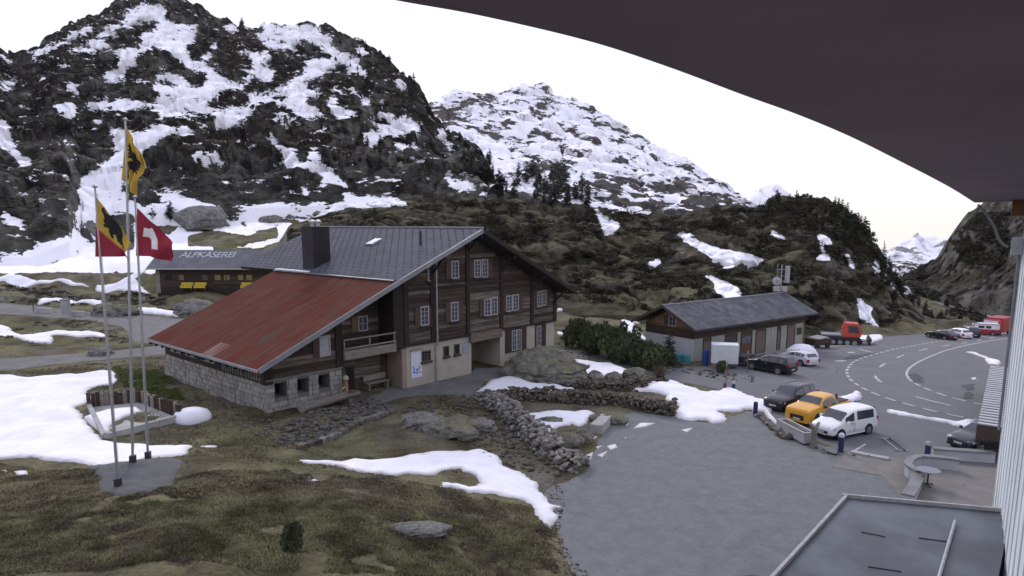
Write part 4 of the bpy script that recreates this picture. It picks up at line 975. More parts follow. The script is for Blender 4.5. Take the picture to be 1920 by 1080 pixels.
# roofs: panels laid in rows on a dark deck
def slab_strip(par, name, m, x0, z0, x1, z1, y0, y1, th, lift=0.0):
    d = Vector((x1-x0, 0, z1-z0)).normalized(); n = Vector((-d.z, 0, d.x)); n = n if n.z > 0 else -n
    a, b = Vector((x0, y0, z0))+n*lift, Vector((x1, y0, z1))+n*lift
    return MB().prism([a, b, b+n*th, a+n*th], (0, y1-y0, 0)).build(name, m, par)
def panel_roof(par, m, x0, z0, x1, z1, y0, y1, nx, ny, rnd, name='roof_panel', th=.03, pick=None, lift=0.0):
    for i in range(nx):
        for j in range(ny):
            a, b = i/nx, (i+1)/nx; ya, yb = y0+(y1-y0)*j/ny, y0+(y1-y0)*(j+1)/ny
            mm = pick(i, j) if pick else m
            slab_strip(par, name, mm, x0+(x1-x0)*a, z0+(z1-z0)*a, x0+(x1-x0)*b, z0+(z1-z0)*b, ya+.002, yb-.004, th, lift+rnd.uniform(0, .006))
rnd = random.Random(3)
deck = [slab_strip(CH, 'roof_deck', M_POST, RX, RZ-.3, QX-.05, QZ-.3, -OV+.05, 19.2, .26), slab_strip(CH, 'roof_deck', M_POST, RX, RZ-.3, JX, JZ-.3, -OV+.05, 19.2, .26), slab_strip(CH, 'roof_deck', M_POST, JX, JZ-.3, EX+.05, EZ-.3, -OV+.05, 13.2, .22)]
panel_roof(CH, M_ROOF, RX, RZ, JX-.25, JZ-.1, -OV, 19.3, 4, 7, rnd)
panel_roof(CH, M_ROOF, RX, RZ, QX, QZ, -OV, 19.3, 6, 5, rnd)
MB().tube([(RX, -OV, RZ+.06), (RX, 19.3, RZ+.06)], .09, 6).build('ridge_cap', M_ZINC, CH)
worn = {(5,2),(5,3),(4,3),(5,4),(4,4),(6,4),(6,5),(5,5),(6,3)}
panel_roof(CH, M_RUST, JX-.1, JZ-.10, EX, EZ-.06, -OV, 13.3, 8, 11, rnd, 'rusty_sheet', .02, pick=lambda i, j: M_RUST2 if (i, j) in ((7,4),) else M_RUST)
# snow guards: hundreds of small hooks
sg = MB(); n_ = Vector((-(RZ-JZ), 0, RX-JX)).normalized()
for i in range(17):
    for j in range(27):
        t = (i+.5)/17; y = -OV+.3+j*.78+(i*.27 % .78)
        if y > 19: continue
        x = RX+(JX-.2-RX)*t; zz = RZ+(JZ-.1-RZ)*t+.045
        sg.box(x-.035, y-.045, zz, x+.035, y+.045, zz+.05)
tag(sg.build('snow_guard', M_DKMET, CH), kind='stuff')
for (x0, z0, x1, z1, mm) in ((RX, RZ, QX, QZ, M_POST), (RX, RZ, JX, JZ, M_ZINC), (JX, JZ, EX, EZ, M_ZINC)):
    MB().bar((x0, -OV-.03, z0-.13), (x1, -OV-.03, z1-.13), .05, .3).build('barge_board', mm, CH)
MB().bar((EX-.02, -OV, EZ-.14), (EX-.02, 13.3, EZ-.14), .08, .16).build('gutter', M_ZINC, CH)
MB().bar((JX-.35, -OV+.3, JZ-.12), (JX-.35, 13.2, JZ-.12), .3, .06).build('flashing', M_ZINC, CH)
sl = MB(); sl.bar((JX-.3, 8.6, JZ-.02), (JX-.3, 13.0, JZ-.02), .28, .09); sl.build('snow_strip', M_SNOW, CH)
# brackets under the gable eaves
for x in (-8.5, -4.8, -1.2, 2.35, 5.85, 9.35, 13.0, 15.8):
    MB().bar((x, -OV+.1, roof_z(x)-.5), (x, .3, roof_z(x)-.5), .16, .2).build('purlin', M_POST, CH)
    if x > 0: MB().bar((x, -1.1, roof_z(x)-.6), (x, -.12, roof_z(x)-1.6), .1, .12).build('bracket', M_POST, CH)
# chimney, vent, skylight, downpipe
cx, cz = RX-5.0, 0
cx = -.55
c = MB(); c.box(cx-.72, 8.7, 6.8, cx+.72, 10.15, 10.75); c.build('chimney', mat('black_chimney', (.014,.012,.015), (.022,.019,.023), 2, .7), CH)
ch2 = bpy.data.objects['chimney']
for yy in (9.05, 9.8):
    m = MB(); m.lathe([(.14,0),(.14,.25),(.26,.3),(.22,.42),(.05,.5)], (cx, yy, 10.75), 10); m.build('cowl', M_METAL, ch2)
vx, vz = local_x(CH, 824, 455, 2.0)
MB().tube([(3.1, 1.9, roof_z(3.1)-.1), (3.1, 1.9, roof_z(3.1)+1.0)], .1, 8).build('vent_pipe', M_DKMET, CH)
s = slab_strip(CH, 'skylight', M_METAL, 3.6, roof_z(3.6)+.02, 2.7, roof_z(2.7)+.02, 6.9, 7.7, .16)
slab_strip(s, 'pane', mat('bright_skylight', (.7,.72,.78), (.6,.62,.68), 2, .15), 3.5, roof_z(3.5)+.03, 2.8, roof_z(2.8)+.03, 6.98, 7.62, .17)
dx, _ = local_x(CH, 820, 600, -.3)
MB().tube([(dx, -.28, roof_z(dx)-.45), (dx, -.28, 2.75), (dx, -.12, 2.5), (dx, -.12, -.6)], .06, 8).build('downpipe', M_METAL, CH)
# barn end: granite blocks, three openings, boards above
def block_wall(par, along, x0, x1, z0, z1, holes, rnd, yface, side=False):
    z = z0; r = 0
    while z < z1-.05:
        h = min(rnd.uniform(.26, .34), z1-z); x = x0-(r % 2)*.25
        while x < x1:
            w = rnd.uniform(.34, .62); a, b = max(x, x0), min(x+w, x1); x += w
            if b-a < .08: continue
            for h0, h1, hz0, hz1 in holes:
                if z+h > hz0+.04 and z < hz1-.04 and b > h0 and a < h1:
                    if a < h0 and b > h1: b = h0
                    elif a < h0: b = h0
                    elif b > h1: a = h1
                    else: a = b
            if b-a < .06: continue
            d = rnd.uniform(.03, .09); m = MB()
            g = .014
            if side: m.hexa([(yface-d+.02,a+g,z+g),(yface+.1,a+g,z+g),(yface+.1,b-g,z+g),(yface-d+.01,b-g,z+g),(yface-d,a+g+.01,z+h-g),(yface+.1,a+g,z+h-g),(yface+.1,b-g,z+h-g),(yface-d+.02,b-g-.01,z+h-g)])
            else: m.hexa([(a+g,yface-d,z+g),(b-g,yface-d+.01,z+g),(b-g,yface+.1,z+g),(a+g,yface+.1,z+g),(a+g+.01,yface-d+.02,z+h-g),(b-g-.01,yface-d,z+h-g),(b-g,yface+.1,z+h-g),(a+g,yface+.1,z+h-g)])
            m.build('brick', M_BLOCK, par)
        z += h; r += 1
holes = []
for px in (527, 569, 609):
    xc, _ = local_x(CH, px, 730, 0); holes.append((xc-.38, xc+.38, 1.15, 1.95))
rnd = random.Random(8)
mw = MB(); prev = XL
mw.box(XL+.03, .06, -.9, -5.15, 1.7, 1.12); mw.box(XL+.03, .06, 1.97, -5.15, 1.7, 2.22)
for h0, h1, a, b in holes: mw.box(prev+.03, .06, 1.12, h0, 1.7, 1.97); prev = h1-.03
mw.box(prev+.03, .06, 1.12, -5.15, 1.7, 1.97)
mw.box(XL+.06, .07, -.9, XL+.5, 14.0, 2.0)
mw.build('stone_wall', M_MORTAR, CH)
block_wall(CH, 0, XL, -5.1, -.35, 2.2, holes, rnd, .05)
block_wall(CH, 0, .12, 14.1, -.35, 2.0, [], rnd, XL+.05, side=True)
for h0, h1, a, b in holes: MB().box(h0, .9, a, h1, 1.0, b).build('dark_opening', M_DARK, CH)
MB().box(XL+.2, -.12, -.9, -5.4, .02, .02).build('plinth', M_CONC, CH)
MB().box(XL-.05, -.12, 2.2, -5.1, .35, 2.28).build('wall_plate', M_WOODG, CH)
z = 2.29
while z < 6.4:
    lo_ = XL+.1
    while roof_z(lo_)-.35 < z+.26 and lo_ < -5.2: lo_ += .12
    if lo_ < -5.6: MB().box(lo_, -.02-rnd.uniform(0, .03), z, -5.15, 1.7, z+.255).build('plank', M_TIMBER if rnd.random() < .75 else M_TIMB_L, CH)
    z += .27
MB().box(-5.5, -.14, 2.29, -5.05, 1.7, roof_z(-5.3)-.36).build('post', M_POST, CH)
MB().box(XL-.1, -.1, 2.0, XL+.4, .3, roof_z(XL)-.34).build('post', M_POST, CH)
window(CH, -6.25, 3.1, 4.35, .75, -.04, rows=1, cols=1, glass=M_WFRAME)
shutter(CH, -7.05, -6.65, 3.1, 4.3, -.03)
# lattice and dark gap under the low eave
MB().box(XL+.1, .3, 2.0, XL+.35, 14.0, roof_z(XL)-.34).build('eave_wall', M_POST, CH)
MB().box(XL-.02, 0.2, 2.0, XL+.1, 5.2, 2.12).build('lattice_rail', M_TIMBER, CH)
MB().box(XL-.02, 0.2, 2.75, XL+.1, 5.2, 2.85).build('lattice_rail', M_TIMBER, CH)
for k in range(16): MB().box(XL-.01, .3+k*.32, 2.12, XL+.07, .38+k*.32, 2.75).build('slat', M_WOODG, CH)
for k in range(3): MB().box(XL-.05, 6.2+k*2.4, 2.35, XL+.05, 7.9+k*2.4, 2.5).build('board', M_WOODG, CH)
for k in range(14): MB().bar((XL+.3, .4+k, roof_z(XL)-.48), (EX+.1, .4+k, EZ-.42), .1, .14).build('rafter', M_POST, CH)
# recess with balcony between barn and house
ywall('recess_wall', M_TIMBER, [(-5.1,2.7),(-.2,2.7),(-.2,roof_z(-.2)-.38),(-5.1,roof_z(-5.1)-.38)], 1.6, 1.75)
z = -.5
while z < 7.1:
    lo_ = -5.05
    while roof_z(lo_)-.4 < z+.25: lo_ += .1
    MB().box(lo_, 1.52-rnd.uniform(0, .03), z, -1.06, 1.6, z+.25).build('plank', M_TIMB_L if z < 2.7 or rnd.random() < .3 else M_TIMBER, CH); z += .265
MB().box(-5.1, 1.6, -.9, -.0, 2.2, 2.7).build('recess_wall', M_TIMBER, CH)
bal = MB(); bal.box(-5.05, -.25, 2.72, -1.06, 1.5, 2.86); bal.build('balcony_floor', M_WOODG, CH)
MB().box(-5.05, -.33, 2.70, -1.06, -.27, 3.25).build('balcony_board', M_WOODG, CH)
for zz in (3.35, 3.9): MB().box(-5.05, -.36, zz, -1.06, -.28, zz+.09).build('balcony_rail', M_WOODG, CH)
for x in (-5.0, -3.1, -1.15): MB().box(x-.04, -.27, 2.86, x+.04, -.2, 4.0).build('baluster', M_WOODG, CH)
window(CH, -2.35, 4.0, 5.0, .75, 1.5, rows=2, cols=2)
shutter(CH, -3.2, -2.78, 4.0, 5.0, 1.52, M_TIMB_O)
window(CH, -4.35, 4.0, 4.9, .55, 1.5, rows=1, cols=1)
MB().box(-3.75, 1.44, -.2, -3.2, 1.5, 1.75).build('door', M_POST, CH)
MB().box(-3.15, 1.42, 1.0, -2.5, 1.5, 1.1).build('door_rail', M_WOODG, CH)
MB().box(-3.15, 1.45, -.2, -2.5, 1.5, 1.0).build('door', M_SHUT, CH)
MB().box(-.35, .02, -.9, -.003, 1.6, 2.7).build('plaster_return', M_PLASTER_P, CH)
def on_chalet(x, y, z):
    p = CH.matrix_world @ Vector((x, y, z)) if False else None
    a = CH.rotation_euler.z; l = CH.location
    return (l.x+x*math.cos(a)-y*math.sin(a), l.y+x*math.sin(a)+y*math.cos(a), l.z+z)
# information board on the plaster
M_SIGN = mat('sign_white', (.52,.55,.62), (.48,.51,.58), 3, .5)
M_SBLUE = mat('sign_blue', (.05,.09,.42), (.06,.10,.45), 3, .5)
sg_ = empty('wall_poster', on_chalet(.38, -.01, .55), CH.rotation_euler.z, 'tall pale poster with blue print on the cream plaster corner', 'poster')
MB().box(0, -.03, 0, .95, 0, 1.85).build('board', M_SIGN, sg_)
pr = MB()
for x, z, w, h in ((.15,.35,.2,.12),(.2,.5,.1,.2),(.4,.3,.22,.08),(.42,.55,.25,.08),(.45,.42,.08,.15),(.7,.6,.1,.15),(.72,.3,.12,.1),(.12,.75,.12,.08),(.6,.45,.12,.06)): pr.box(x, -.036, z, x+w, -.031, z+h)
tag(pr.build('print', M_SBLUE, sg_), kind='stuff')
MB().box(-.05, -.12, 1.9, 1.0, 0, 1.98).build('lamp_rail', M_WOODG, sg_)
# wooden bench by the recess wall, and log trough with spout post
bn = empty('bench', on_chalet(-2.6, .75, .12), CH.rotation_euler.z, 'grey wooden bench against the wall under the balcony', 'bench')
MB().box(0, 0, .42, 1.8, .45, .48).build('seat', M_WOODG, bn); MB().box(0, .5, .55, 1.8, .55, .95).build('backrest', M_WOODG, bn)
for x in (.12, 1.6): MB().box(x, .05, -.1, x+.08, .45, .42).build('leg', M_WOODG, bn)
MB().box(-5.05, 1.0, .3, -4.2, 1.5, .75).build('plank_shelf', M_WOODG, CH)
t0, t1 = hit(566,783), hit(668,752)
tr = empty('log_trough', (t0[0], t0[1], t0[2]-.28), math.atan2(t1[1]-t0[1], t1[0]-t0[0]), 'long hollowed log water trough in front of the barn', 'trough')
L_ = math.hypot(t1[0]-t0[0], t1[1]-t0[1]); rz_ = t1[2]-t0[2]
m = MB(); n = 10
prof = [(math.cos(math.pi*(k/n)+math.pi)*.38, math.sin(math.pi*(k/n)+math.pi)*.34+.62) for k in range(n+1)]
inner = [(.24,.62),(.22,.42),(-.22,.42),(-.24,.62)]
m.prism([(0, a, b) for a, b in prof+inner], (L_, 0, 0)); m.build('body', M_WOODG, tr)
MB().box(0, -.3, .4, .25, .3, .66).build('end_block', M_METAL, tr); MB().box(L_-.35, -.3, .4, L_, .3, .66).build('end_block', M_TIMB_O, tr)
for x in (.9, L_-1.0): MB().box(x, -.4, -.35, x+.35, .4, .32).build('support', M_STONE, tr)
sp = empty('spout_post', hit(650,754), .8, 'short pale wooden post with a spout at the end of the log trough', 'post')
MB().tube([(0,0,-.3),(0,0,.75),(0,0,1.35)], [.15,.14,.12], 8).build('post', M_TIMB_O, sp); MB().lathe([(.05,0),(.19,.1),(.15,.28),(.02,.36)], (0,0,1.33), 8).build('carved_head', M_PLASTER, sp)
MB().tube([(0,0,1.0),(-.45,-.25,.95)], .04, 6).build('spout', M_METAL, sp)
# low retaining edge in front of the rubble
rw = resample(hit_poly([(560,848),(620,825),(680,800),(738,782)]), .5); m = MB()
re_ = empty('retaining_wall', (0,0,0), 0, 'low stone retaining wall below the rubble', 'stone wall')
rnd = random.Random(31)
for i in range(len(rw)-1):
    for lv in range(2):
        a, b = rw[i], rw[i+1]; z0 = min(z_at(*a), z_at(*b))-.5+lv*.37
        MB().bar((a[0], a[1]+rnd.uniform(-.06,.06), z0+.2), (b[0]-.02, b[1]+rnd.uniform(-.06,.06), z0+.2), .38, .36).build('stone', M_STONE_B if rnd.random() < .6 else M_STONE, re_)

rubble([(1085,1080),(1050,1000),(1040,920),(1120,860),(1150,800),(1260,790),(1400,780),(1560,890),(1640,920),(1450,1080)], 2600, .02, .07, M_STONE, 'loose grit on the gravel yard', 91, 'grit')

rubble([(170,868),(300,860),(345,872),(330,915),(230,940),(185,920)], 260, .05, .22, M_STONE, 'dark stones on the mound under the flagpoles', 92, 'rubble.006')

rubble([(1022,925),(1040,900),(1060,930),(1050,1000),(1075,1050),(1110,1080),(1060,1080),(1030,1010),(1035,955)], 420, .04, .16, M_STONE_B, 'earth and stones along the ragged edge of the gravel yard', 93, 'rubble.007')

def rooted(name, px, py, rz, label, cat, group=None, dz=0.0):
    p = hit(px, py); return empty(name, (p[0], p[1], p[2]+dz), rz, label, cat, group)
# ------------------------------------------------------------------ garage building
GA = empty('garage', at_z(1298,679,-.2), math.radians(36.1), 'long low garage with slate roof, timber gable and a row of doors', 'garage')
GL, GD = 17.4, 5.6
MB().box(0, 0, -1.2, GL, GD, 2.05).build('wall', M_WHITEW, GA)
gm = MB(); gm.prism([(.02,.02,2.06),(.02,GD-.02,2.06),(.02,GD-.02,3.0),(.02,GD/2,4.55),(.02,.02,3.0)], (GL-.04,0,0)); gm.build('upper_wall', M_POST, GA)
rnd = random.Random(41)
M_GAR = mat('green_grey_render', (0.25,0.26,0.225), (0.30,0.31,0.27), .9, .9, .05, detail=6)
MB().box(.12, -.03, -1.2, GL, -.002, 2.04).build('front_render', M_GAR, GA)
z = 2.08; k = 0
while z < 4.5:   # gable boards
    y0, y1 = .02, GD-.02
    while 3.0+(y0)*1.55/(GD/2) < z+.24 and y0 < GD/2 and z+.24 > 3.0: y0 += .08
    y1 = GD-y0
    if y1-y0 > .3: MB().box(-.05-rnd.uniform(0,.03), y0, z, .015, y1, z+.245).build('plank', M_TIMBER if k < 3 else M_TIMB_O, GA)
    z += .26; k += 1
z = 2.08
for k in range(3):
    for j in range(4): MB().box(j*GL/4+.02, -.06-rnd.uniform(0,.02), z, (j+1)*GL/4-.02, .015, z+.27).build('plank', M_TIMBER, GA)
    z += .285
window(GA, GD*.42, 2.95, 3.85, .85, -.06, rows=2, cols=2, side=True)
MB().box(-.12, GD*.42+.48, 2.95, -.07, GD*.42+1.0, 3.85).build('shutter', M_SHUT, GA)
roofs = [slab_strip(GA, 'roof_deck', M_POST, 0,0,1,0,0,1,.1)]
bpy.data.objects.remove(roofs[0])
def gslab(par, name, m, x0, x1, y0, z0, y1, z1, th, lift=0):
    d = Vector((0, y1-y0, z1-z0)).normalized(); n = Vector((0, -d.z, d.y)); n = n if n.z > 0 else -n
    a, b = Vector((x0, y0, z0))+n*lift, Vector((x0, y1, z1))+n*lift
    return MB().prism([a, b, b+n*th, a+n*th], (x1-x0, 0, 0)).build(name, m, par)
GR = (GD/2, 4.85)
gslab(GA, 'roof_deck', M_POST, -.95, GL+.9, -.95, 2.95, GR[0], GR[1]-.12, .1)
gslab(GA, 'roof_deck', M_POST, -.95, GL+.9, GD+.95, 2.95, GR[0], GR[1]-.12, .1)
nx = 26
for i in range(nx):
    xa, xb = -1+(GL+2)*i/nx, -1+(GL+2)*(i+1)/nx
    for j in range(4):
        a, b = j/4, (j+1)/4
        gslab(GA, 'tile', M_ROOF_G, xa+.008, xb-.012, -1+(GR[0]+1)*a, 3.05+(GR[1]-3.05)*a, -1+(GR[0]+1)*b, 3.05+(GR[1]-3.05)*b, .03, rnd.uniform(0,.015))
    gslab(GA, 'tile', M_ROOF_G, xa+.008, xb-.012, GD+1, 3.05, GR[0]+.01, GR[1], .03, rnd.uniform(0,.015))
MB().tube([(-1, GR[0], GR[1]+.04), (GL+1, GR[0], GR[1]+.04)], .08, 6).build('ridge_cap', M_ZINC, GA)
MB().bar((-1, -1.03, 2.98), (GL+1, -1.03, 2.98), .1, .12).build('gutter', M_DKMET, GA)
for yy in (-1, GD+1): MB().bar((-1.02, yy, 2.97), (-1.02, GR[0], GR[1]-.06), .05, .24).build('barge_board', M_SHUT, GA)
MB().bar((GL+.95, GD+.95, 3.1), (GL+.95, GR[0], GR[1]+.06), .25, .08).build('snow_strip', M_SNOW, GA)
M_DOORB = mat('brown_door', (0.15,0.12,0.105), (0.12,0.095,0.082), 2, .8, .1)
M_DOORR = mat('red_brown_door', (0.115,0.055,0.035), (0.09,0.045,0.03), 2, .8, .1)
for x0p, x1p, yt, yb, m in ((1319,1332,641,682,M_DOORB),(1360,1381,632,674,M_DOORR),(1390,1409,627,662,M_DOORR),(1418,1435,622,659,M_DOORB),(1458,1463,619,650,M_DOORB),(1477,1490,611,645,M_DOORB)):
    xa, zt = local_x(GA, x0p, yt, -.03); xb, _ = local_x(GA, x1p, yt, -.03)
    d = MB().box(xa, -.05, -.35, xb, -.034, min(zt, 2.0)); d = d.build('door', m, GA)
    f = MB()
    for (a, b, c, e) in ((xa-.08, xa, -.35, min(zt,2.0)+.04), (xb, xb+.08, -.35, min(zt,2.0)+.04), (xa-.08, xb+.08, min(zt,2.0), 2.04)): f.box(a, -.09, c, b, -.034, e)
    f.build('door_frame', M_SHUT, GA)
    if m is M_DOORR: MB().box(xa+.1, -.07, .9, xb-.1, -.052, 1.6).build('pane', M_GLASS, d)
xw, zw = local_x(GA, 1498, 622, -.03); window(GA, xw, .9, 1.6, .8, -.03, M_SHUT, rows=1, cols=2)
xn, zn = local_x(GA, 1448, 624, -.03); MB().box(xn-.16, -.06, 1.0, xn+.16, -.032, 1.75).build('notice', M_WFRAME, GA)
MB().box(GL+.02, .8, -1.2, GL+1.7, 3.8, 2.1).build('side_shed', M_TIMB_O, GA)
MB().prism([(GL+.01,.6,2.75),(GL+1.9,.6,2.1),(GL+1.9,.6,2.2),(GL+.01,.6,2.85)], (0,3.4,0)).build('shed_roof', M_SHUT, GA)
MB().box(GL+.5, .76, -.8, GL+1.2, .79, 1.5).build('shed_door', M_SHUT, GA)
# antenna mast behind the ridge
def gpos(x, y, z):
    a = GA.rotation_euler.z; l = GA.location; return (l.x+x*math.cos(a)-y*math.sin(a), l.y+x*math.sin(a)+y*math.cos(a), l.z+z)
AM = empty('antenna_mast', gpos(local_x(GA,1463,553,3.0)[0], 3.0, 4.75), 0, 'antenna mast with white dish and panel antenna above the garage roof', 'antenna')
MB().tube([(0,0,-.4),(0,0,3.1)], .07, 8).build('mast', M_METAL, AM)
MB().tube([(-.45,0,1.9),(-.45,0,3.2)], .03, 6).build('rod', M_METAL, AM)
for z in (1.3, 1.9, 2.6): MB().bar((-.5,0,z), (.6,0,z), .05).build('cross_bar', M_METAL, AM)
MB().tube([(.58,-.1,1.2),(.58,-.1,2.95)], .24, 12).build('panel_antenna', M_WFRAME, AM)
dm = MB(); dm.lathe([(.02,-.12),(.25,-.1),(.42,-.02),(.46,.06),(.4,.09),(.1,.12)], (0,0,0), 20); dish = dm.build('dish', M_WFRAME, AM, smooth=True)
dish.location = (-.55,-.25,1.35); dish.rotation_euler = (math.radians(80), 0, math.radians(-15))
MB().tube([(0,0,.1),(0,0,.3)], .07, 8).build('feed_horn', M_DKMET, dish)
for x in (-.45, .3): MB().box(x-.3, -.35, .3, x+.3, .15, .78).build('equipment_box', M_WFRAME, AM)

# ------------------------------------------------------------------ dairy hut
HB = at_y(295, 542, 93); HX1 = at_y(560, 540, 93)[0]; HW = HX1-HB[0]
HU = empty('dairy_hut', (HB[0], HB[1], HB[2]), 0.0, 'long low dairy hut with lettering on its grey roof and small ochre shutters', 'hut')
MB().box(0, 0, -2, HW, 6, 2.7).build('wall', M_POST, HU)
for k in range(8):
    for j in range(5): MB().box(j*HW/5+.02, -.05-rnd.uniform(0,.03), .1+k*.32, (j+1)*HW/5-.02, .01, .1+k*.32+.3).build('plank', M_TIMBER, HU)
MB().prism([(0,0,2.7),(0,6,2.7),(0,3,4.9)], (HW,0,0)).build('gable', M_POST, HU)
hr0 = (-1.1, 2.85); hr1 = (3.2, 5.2)
gslab(HU, 'roof_deck', M_POST, -.75, HW+.5, hr0[0]+.05, hr0[1]-.12, hr1[0], hr1[1]-.12, .1)
gslab(HU, 'roof_deck', M_POST, -.75, HW+.5, 7.1, 2.75, hr1[0], hr1[1]-.12, .1)
for i in range(16):
    for j in range(4):
        xa, xb = -.8+(HW+1.4)*i/16, -.8+(HW+1.4)*(i+1)/16; a, b = j/4, (j+1)/4
        gslab(HU, 'tile', M_ROOF_H, xa+.01, xb-.01, hr0[0]+(hr1[0]-hr0[0])*a, hr0[1]+(hr1[1]-hr0[1])*a, hr0[0]+(hr1[0]-hr0[0])*b, hr0[1]+(hr1[1]-hr0[1])*b, .03, rnd.uniform(0,.01))
gslab(HU, 'rear_roof', M_ROOF_H, -.8, HW+.6, 7.2, 2.85, hr1[0]+.01, hr1[1], .03)
MB().bar((-.8, hr0[0]-.05, hr0[1]-.03), (HW+.6, hr0[0]-.05, hr0[1]-.03), .1, .14).build('gutter', M_METAL, HU)
MB().box(HW*.86, 3.4, 4.9, HW*.86+.7, 4.0, 5.9).build('chimney', M_DKMET, HU)
# roof lettering
cu = bpy.data.curves.new('lettering', 'FONT'); cu.body = 'ALPKÄSEREI'; cu.size = 1.55; cu.extrude = 0.01; cu.offset = 0.012; cu.space_character = 0.92
M_LETTER = mat('pale_letter_paint', (.42,.43,.45), (.30,.31,.33), 4, .8, detail=6)
cu.materials.append(M_LETTER)
tt = bpy.data.objects.new('lettering', cu); COL.objects.link(tt)
_me = bpy.data.meshes.new_from_object(tt.evaluated_get(bpy.context.evaluated_depsgraph_get())); bpy.data.objects.remove(tt)
tt = bpy.data.objects.new('lettering', _me); COL.objects.link(tt); tt.parent = HU; tt.scale = (1, 1.35, 1)
sl_ = math.atan2(hr1[1]-hr0[1], hr1[0]-hr0[0])
tx = at_y(330, 486, 93.5)[0]-HB[0]; ta = .58
tt.location = (tx, hr0[0]+(hr1[0]-hr0[0])*ta-.03, hr0[1]+(hr1[1]-hr0[1])*ta+.07); tt.rotation_euler = (sl_, 0, 0)
M_OCH = mat('ochre_shutter', (.30,.21,.07), (.24,.165,.06), 3, .7)
for px, w, m in ((317,.7,M_TIMBER),(341,.7,M_TIMB_O),(385,.75,M_TIMB_L),(409,.75,M_OCH),(426,.75,M_OCH),(452,.65,M_OCH),(468,.75,M_OCH)):
    x = at_y(px, 522, 93)[0]-HB[0]; window(HU, x, 1.25, 1.95, w, -.08, m, rows=1, cols=2, glass=m if m is not M_TIMBER else M_DARK)
x = at_y(497, 526, 93)[0]-HB[0]; MB().box(x-.75, -.1, .2, x+.75, -.06, 1.8).build('door', M_SHUT, HU)
MB().tube([(at_y(426,530,93)[0]-HB[0], -.15, 2.6), (at_y(426,530,93)[0]-HB[0], -.15, 0)], .06, 6).build('downpipe', M_DKMET, HU)
MB().box(-.05,-.1,-.5,.5,.2,2.5).build('corner_post', M_WOODG, HU)
for k, (px, lab) in enumerate(((349,'leftmost yellow bench against the dairy hut'),(374,'second yellow bench from the left against the dairy hut'),(462,'yellow bench near the door of the dairy hut'))):
    b = at_y(px, 543, 92.2)
    B = empty('bench', (b[0]-.8, b[1], HB[2]+.1), 0, lab, 'bench', 'yellow benches by the hut')
    MB().box(0,0,.42,1.62,.45,.5).build('seat', M_YELLOW, B); MB().box(0,.42,.52,1.62,.48,.85).build('backrest', M_YELLOW, B)
    MB().box(0,-.02,.12,1.62,.0,.4).build('front_board', M_YELLOW, B)
    for x in (.08, 1.44): MB().box(x,.02,-.3,x+.1,.44,.42).build('leg', M_SHUT, B)

# ------------------------------------------------------------------ the lodge the camera hangs on
WAZ = math.radians(33.9); wv = Vector((math.sin(WAZ), math.cos(WAZ), 0)); nv_ = Vector((math.cos(WAZ), -math.sin(WAZ), 0))
WD, WS = 1.55, 30.0
LO = empty('lodge', (nv_.x*WD, nv_.y*WD, 0), math.pi/2-WAZ, 'pale boarded lodge wall with dark overhanging eaves close by', 'lodge')
# local x runs along the wall away from the camera, local -y into the house
M_BOARD = mat('pale_board', (0.72,0.77,0.80), (0.52,0.56,0.59), 1.0, 0.7, 0.2, detail=7, vary=0.05, stretch=(2,2,.25))
M_EAVE = mat('dark_soffit', (0.20,0.145,0.175), (0.165,0.12,0.148), .5, 0.9, 0.0, detail=3)
M_SOFF = mat('brown_soffit_board', (0.20,0.085,0.035), (0.15,0.065,0.03), 2, .7, .2)
MB().box(-3, -7, -1, WS-.02, -.06, 12.75).build('wall', M_BOARD, LO)
x = 8.0
while x < WS-.1:
    w = 1.15; MB().box(x+.012, -.06, -.8, min(x+w-.02, WS), .0, 12.7).build('board', M_BOARD, LO)
    MB().box(x-.035, -.06, -.8, x+.01, .03, 12.7).build('batten', M_BOARD, LO); x += w
# eave slab, its edge bowed as in the photograph
edge_px = [(640,-25),(740,0),(900,29),(1100,76),(1250,124),(1400,180),(1500,216),(1600,258),(1700,308),(1780,350),(1828,380)]
EZ_ = 12.8
_e = [np.array(q, float) for q in [edge_px[0]]+edge_px+[edge_px[-1]]]; _o = []
for i in range(1, len(_e)-2):
    for t in np.linspace(0, 1, 6, endpoint=False):
        a, b, c, d = _e[i-1:i+3]; _o.append(0.5*((2*b)+(c-a)*t+(2*a-5*b+4*c-d)*t*t+(3*b-a-3*c+d)*t**3))
_o.append(_e[-1]); ed = [at_z(a[0], a[1], EZ_) for a in _o]
pts = [(-3.0, 1.2, EZ_)]+ed
end = Vector((LO.location.x, LO.location.y, 0))+wv*(WS+.6)
pts += [(end.x+nv_.x*2-wv.x*.2, end.y+nv_.y*2, EZ_), (end.x+nv_.x*8, end.y+nv_.y*8, EZ_), (6, -6, EZ_), (-5, -3, EZ_)]
inv = Matrix.Translation(LO.location) @ Matrix.Rotation(LO.rotation_euler.z, 4, 'Z'); inv.invert()
lp = [inv @ Vector(p) for p in pts]
MB().prism(lp, (0, 0, .35)).build('eave', M_EAVE, LO)
fm = MB()
for i in range(1, len(ed)): fm.bar(lp[i]+Vector((0,0,.16)), lp[i+1]+Vector((0,0,.16)), .05, .3)
fm.build('fascia', M_EAVE, LO)
MB().box(WS-.5, -3, 12.25, WS+.15, .45, 12.78).build('soffit_board', M_SOFF, LO)
gt = MB(); gp = [inv @ Vector(at_y(a, b, 25.0)) for a, b in ((1834,384),(1850,402),(1864,425),(1872,448),(1880,458),(1889,463))]
gt.tube(gp, .045, 8); gt.build('gutter_pipe', M_ZINC, LO)
dp = inv @ Vector(at_y(1888, 463, 25.0)); MB().tube([(WS-.12, .1, 11.2), (WS-.12, .1, 4.5)], .045, 8).build('downpipe', M_ZINC, LO)
MB().box(WS-.4, 0.02, 10.9, WS-.05, .35, 11.5).build('rainwater_head', M_METAL, LO)
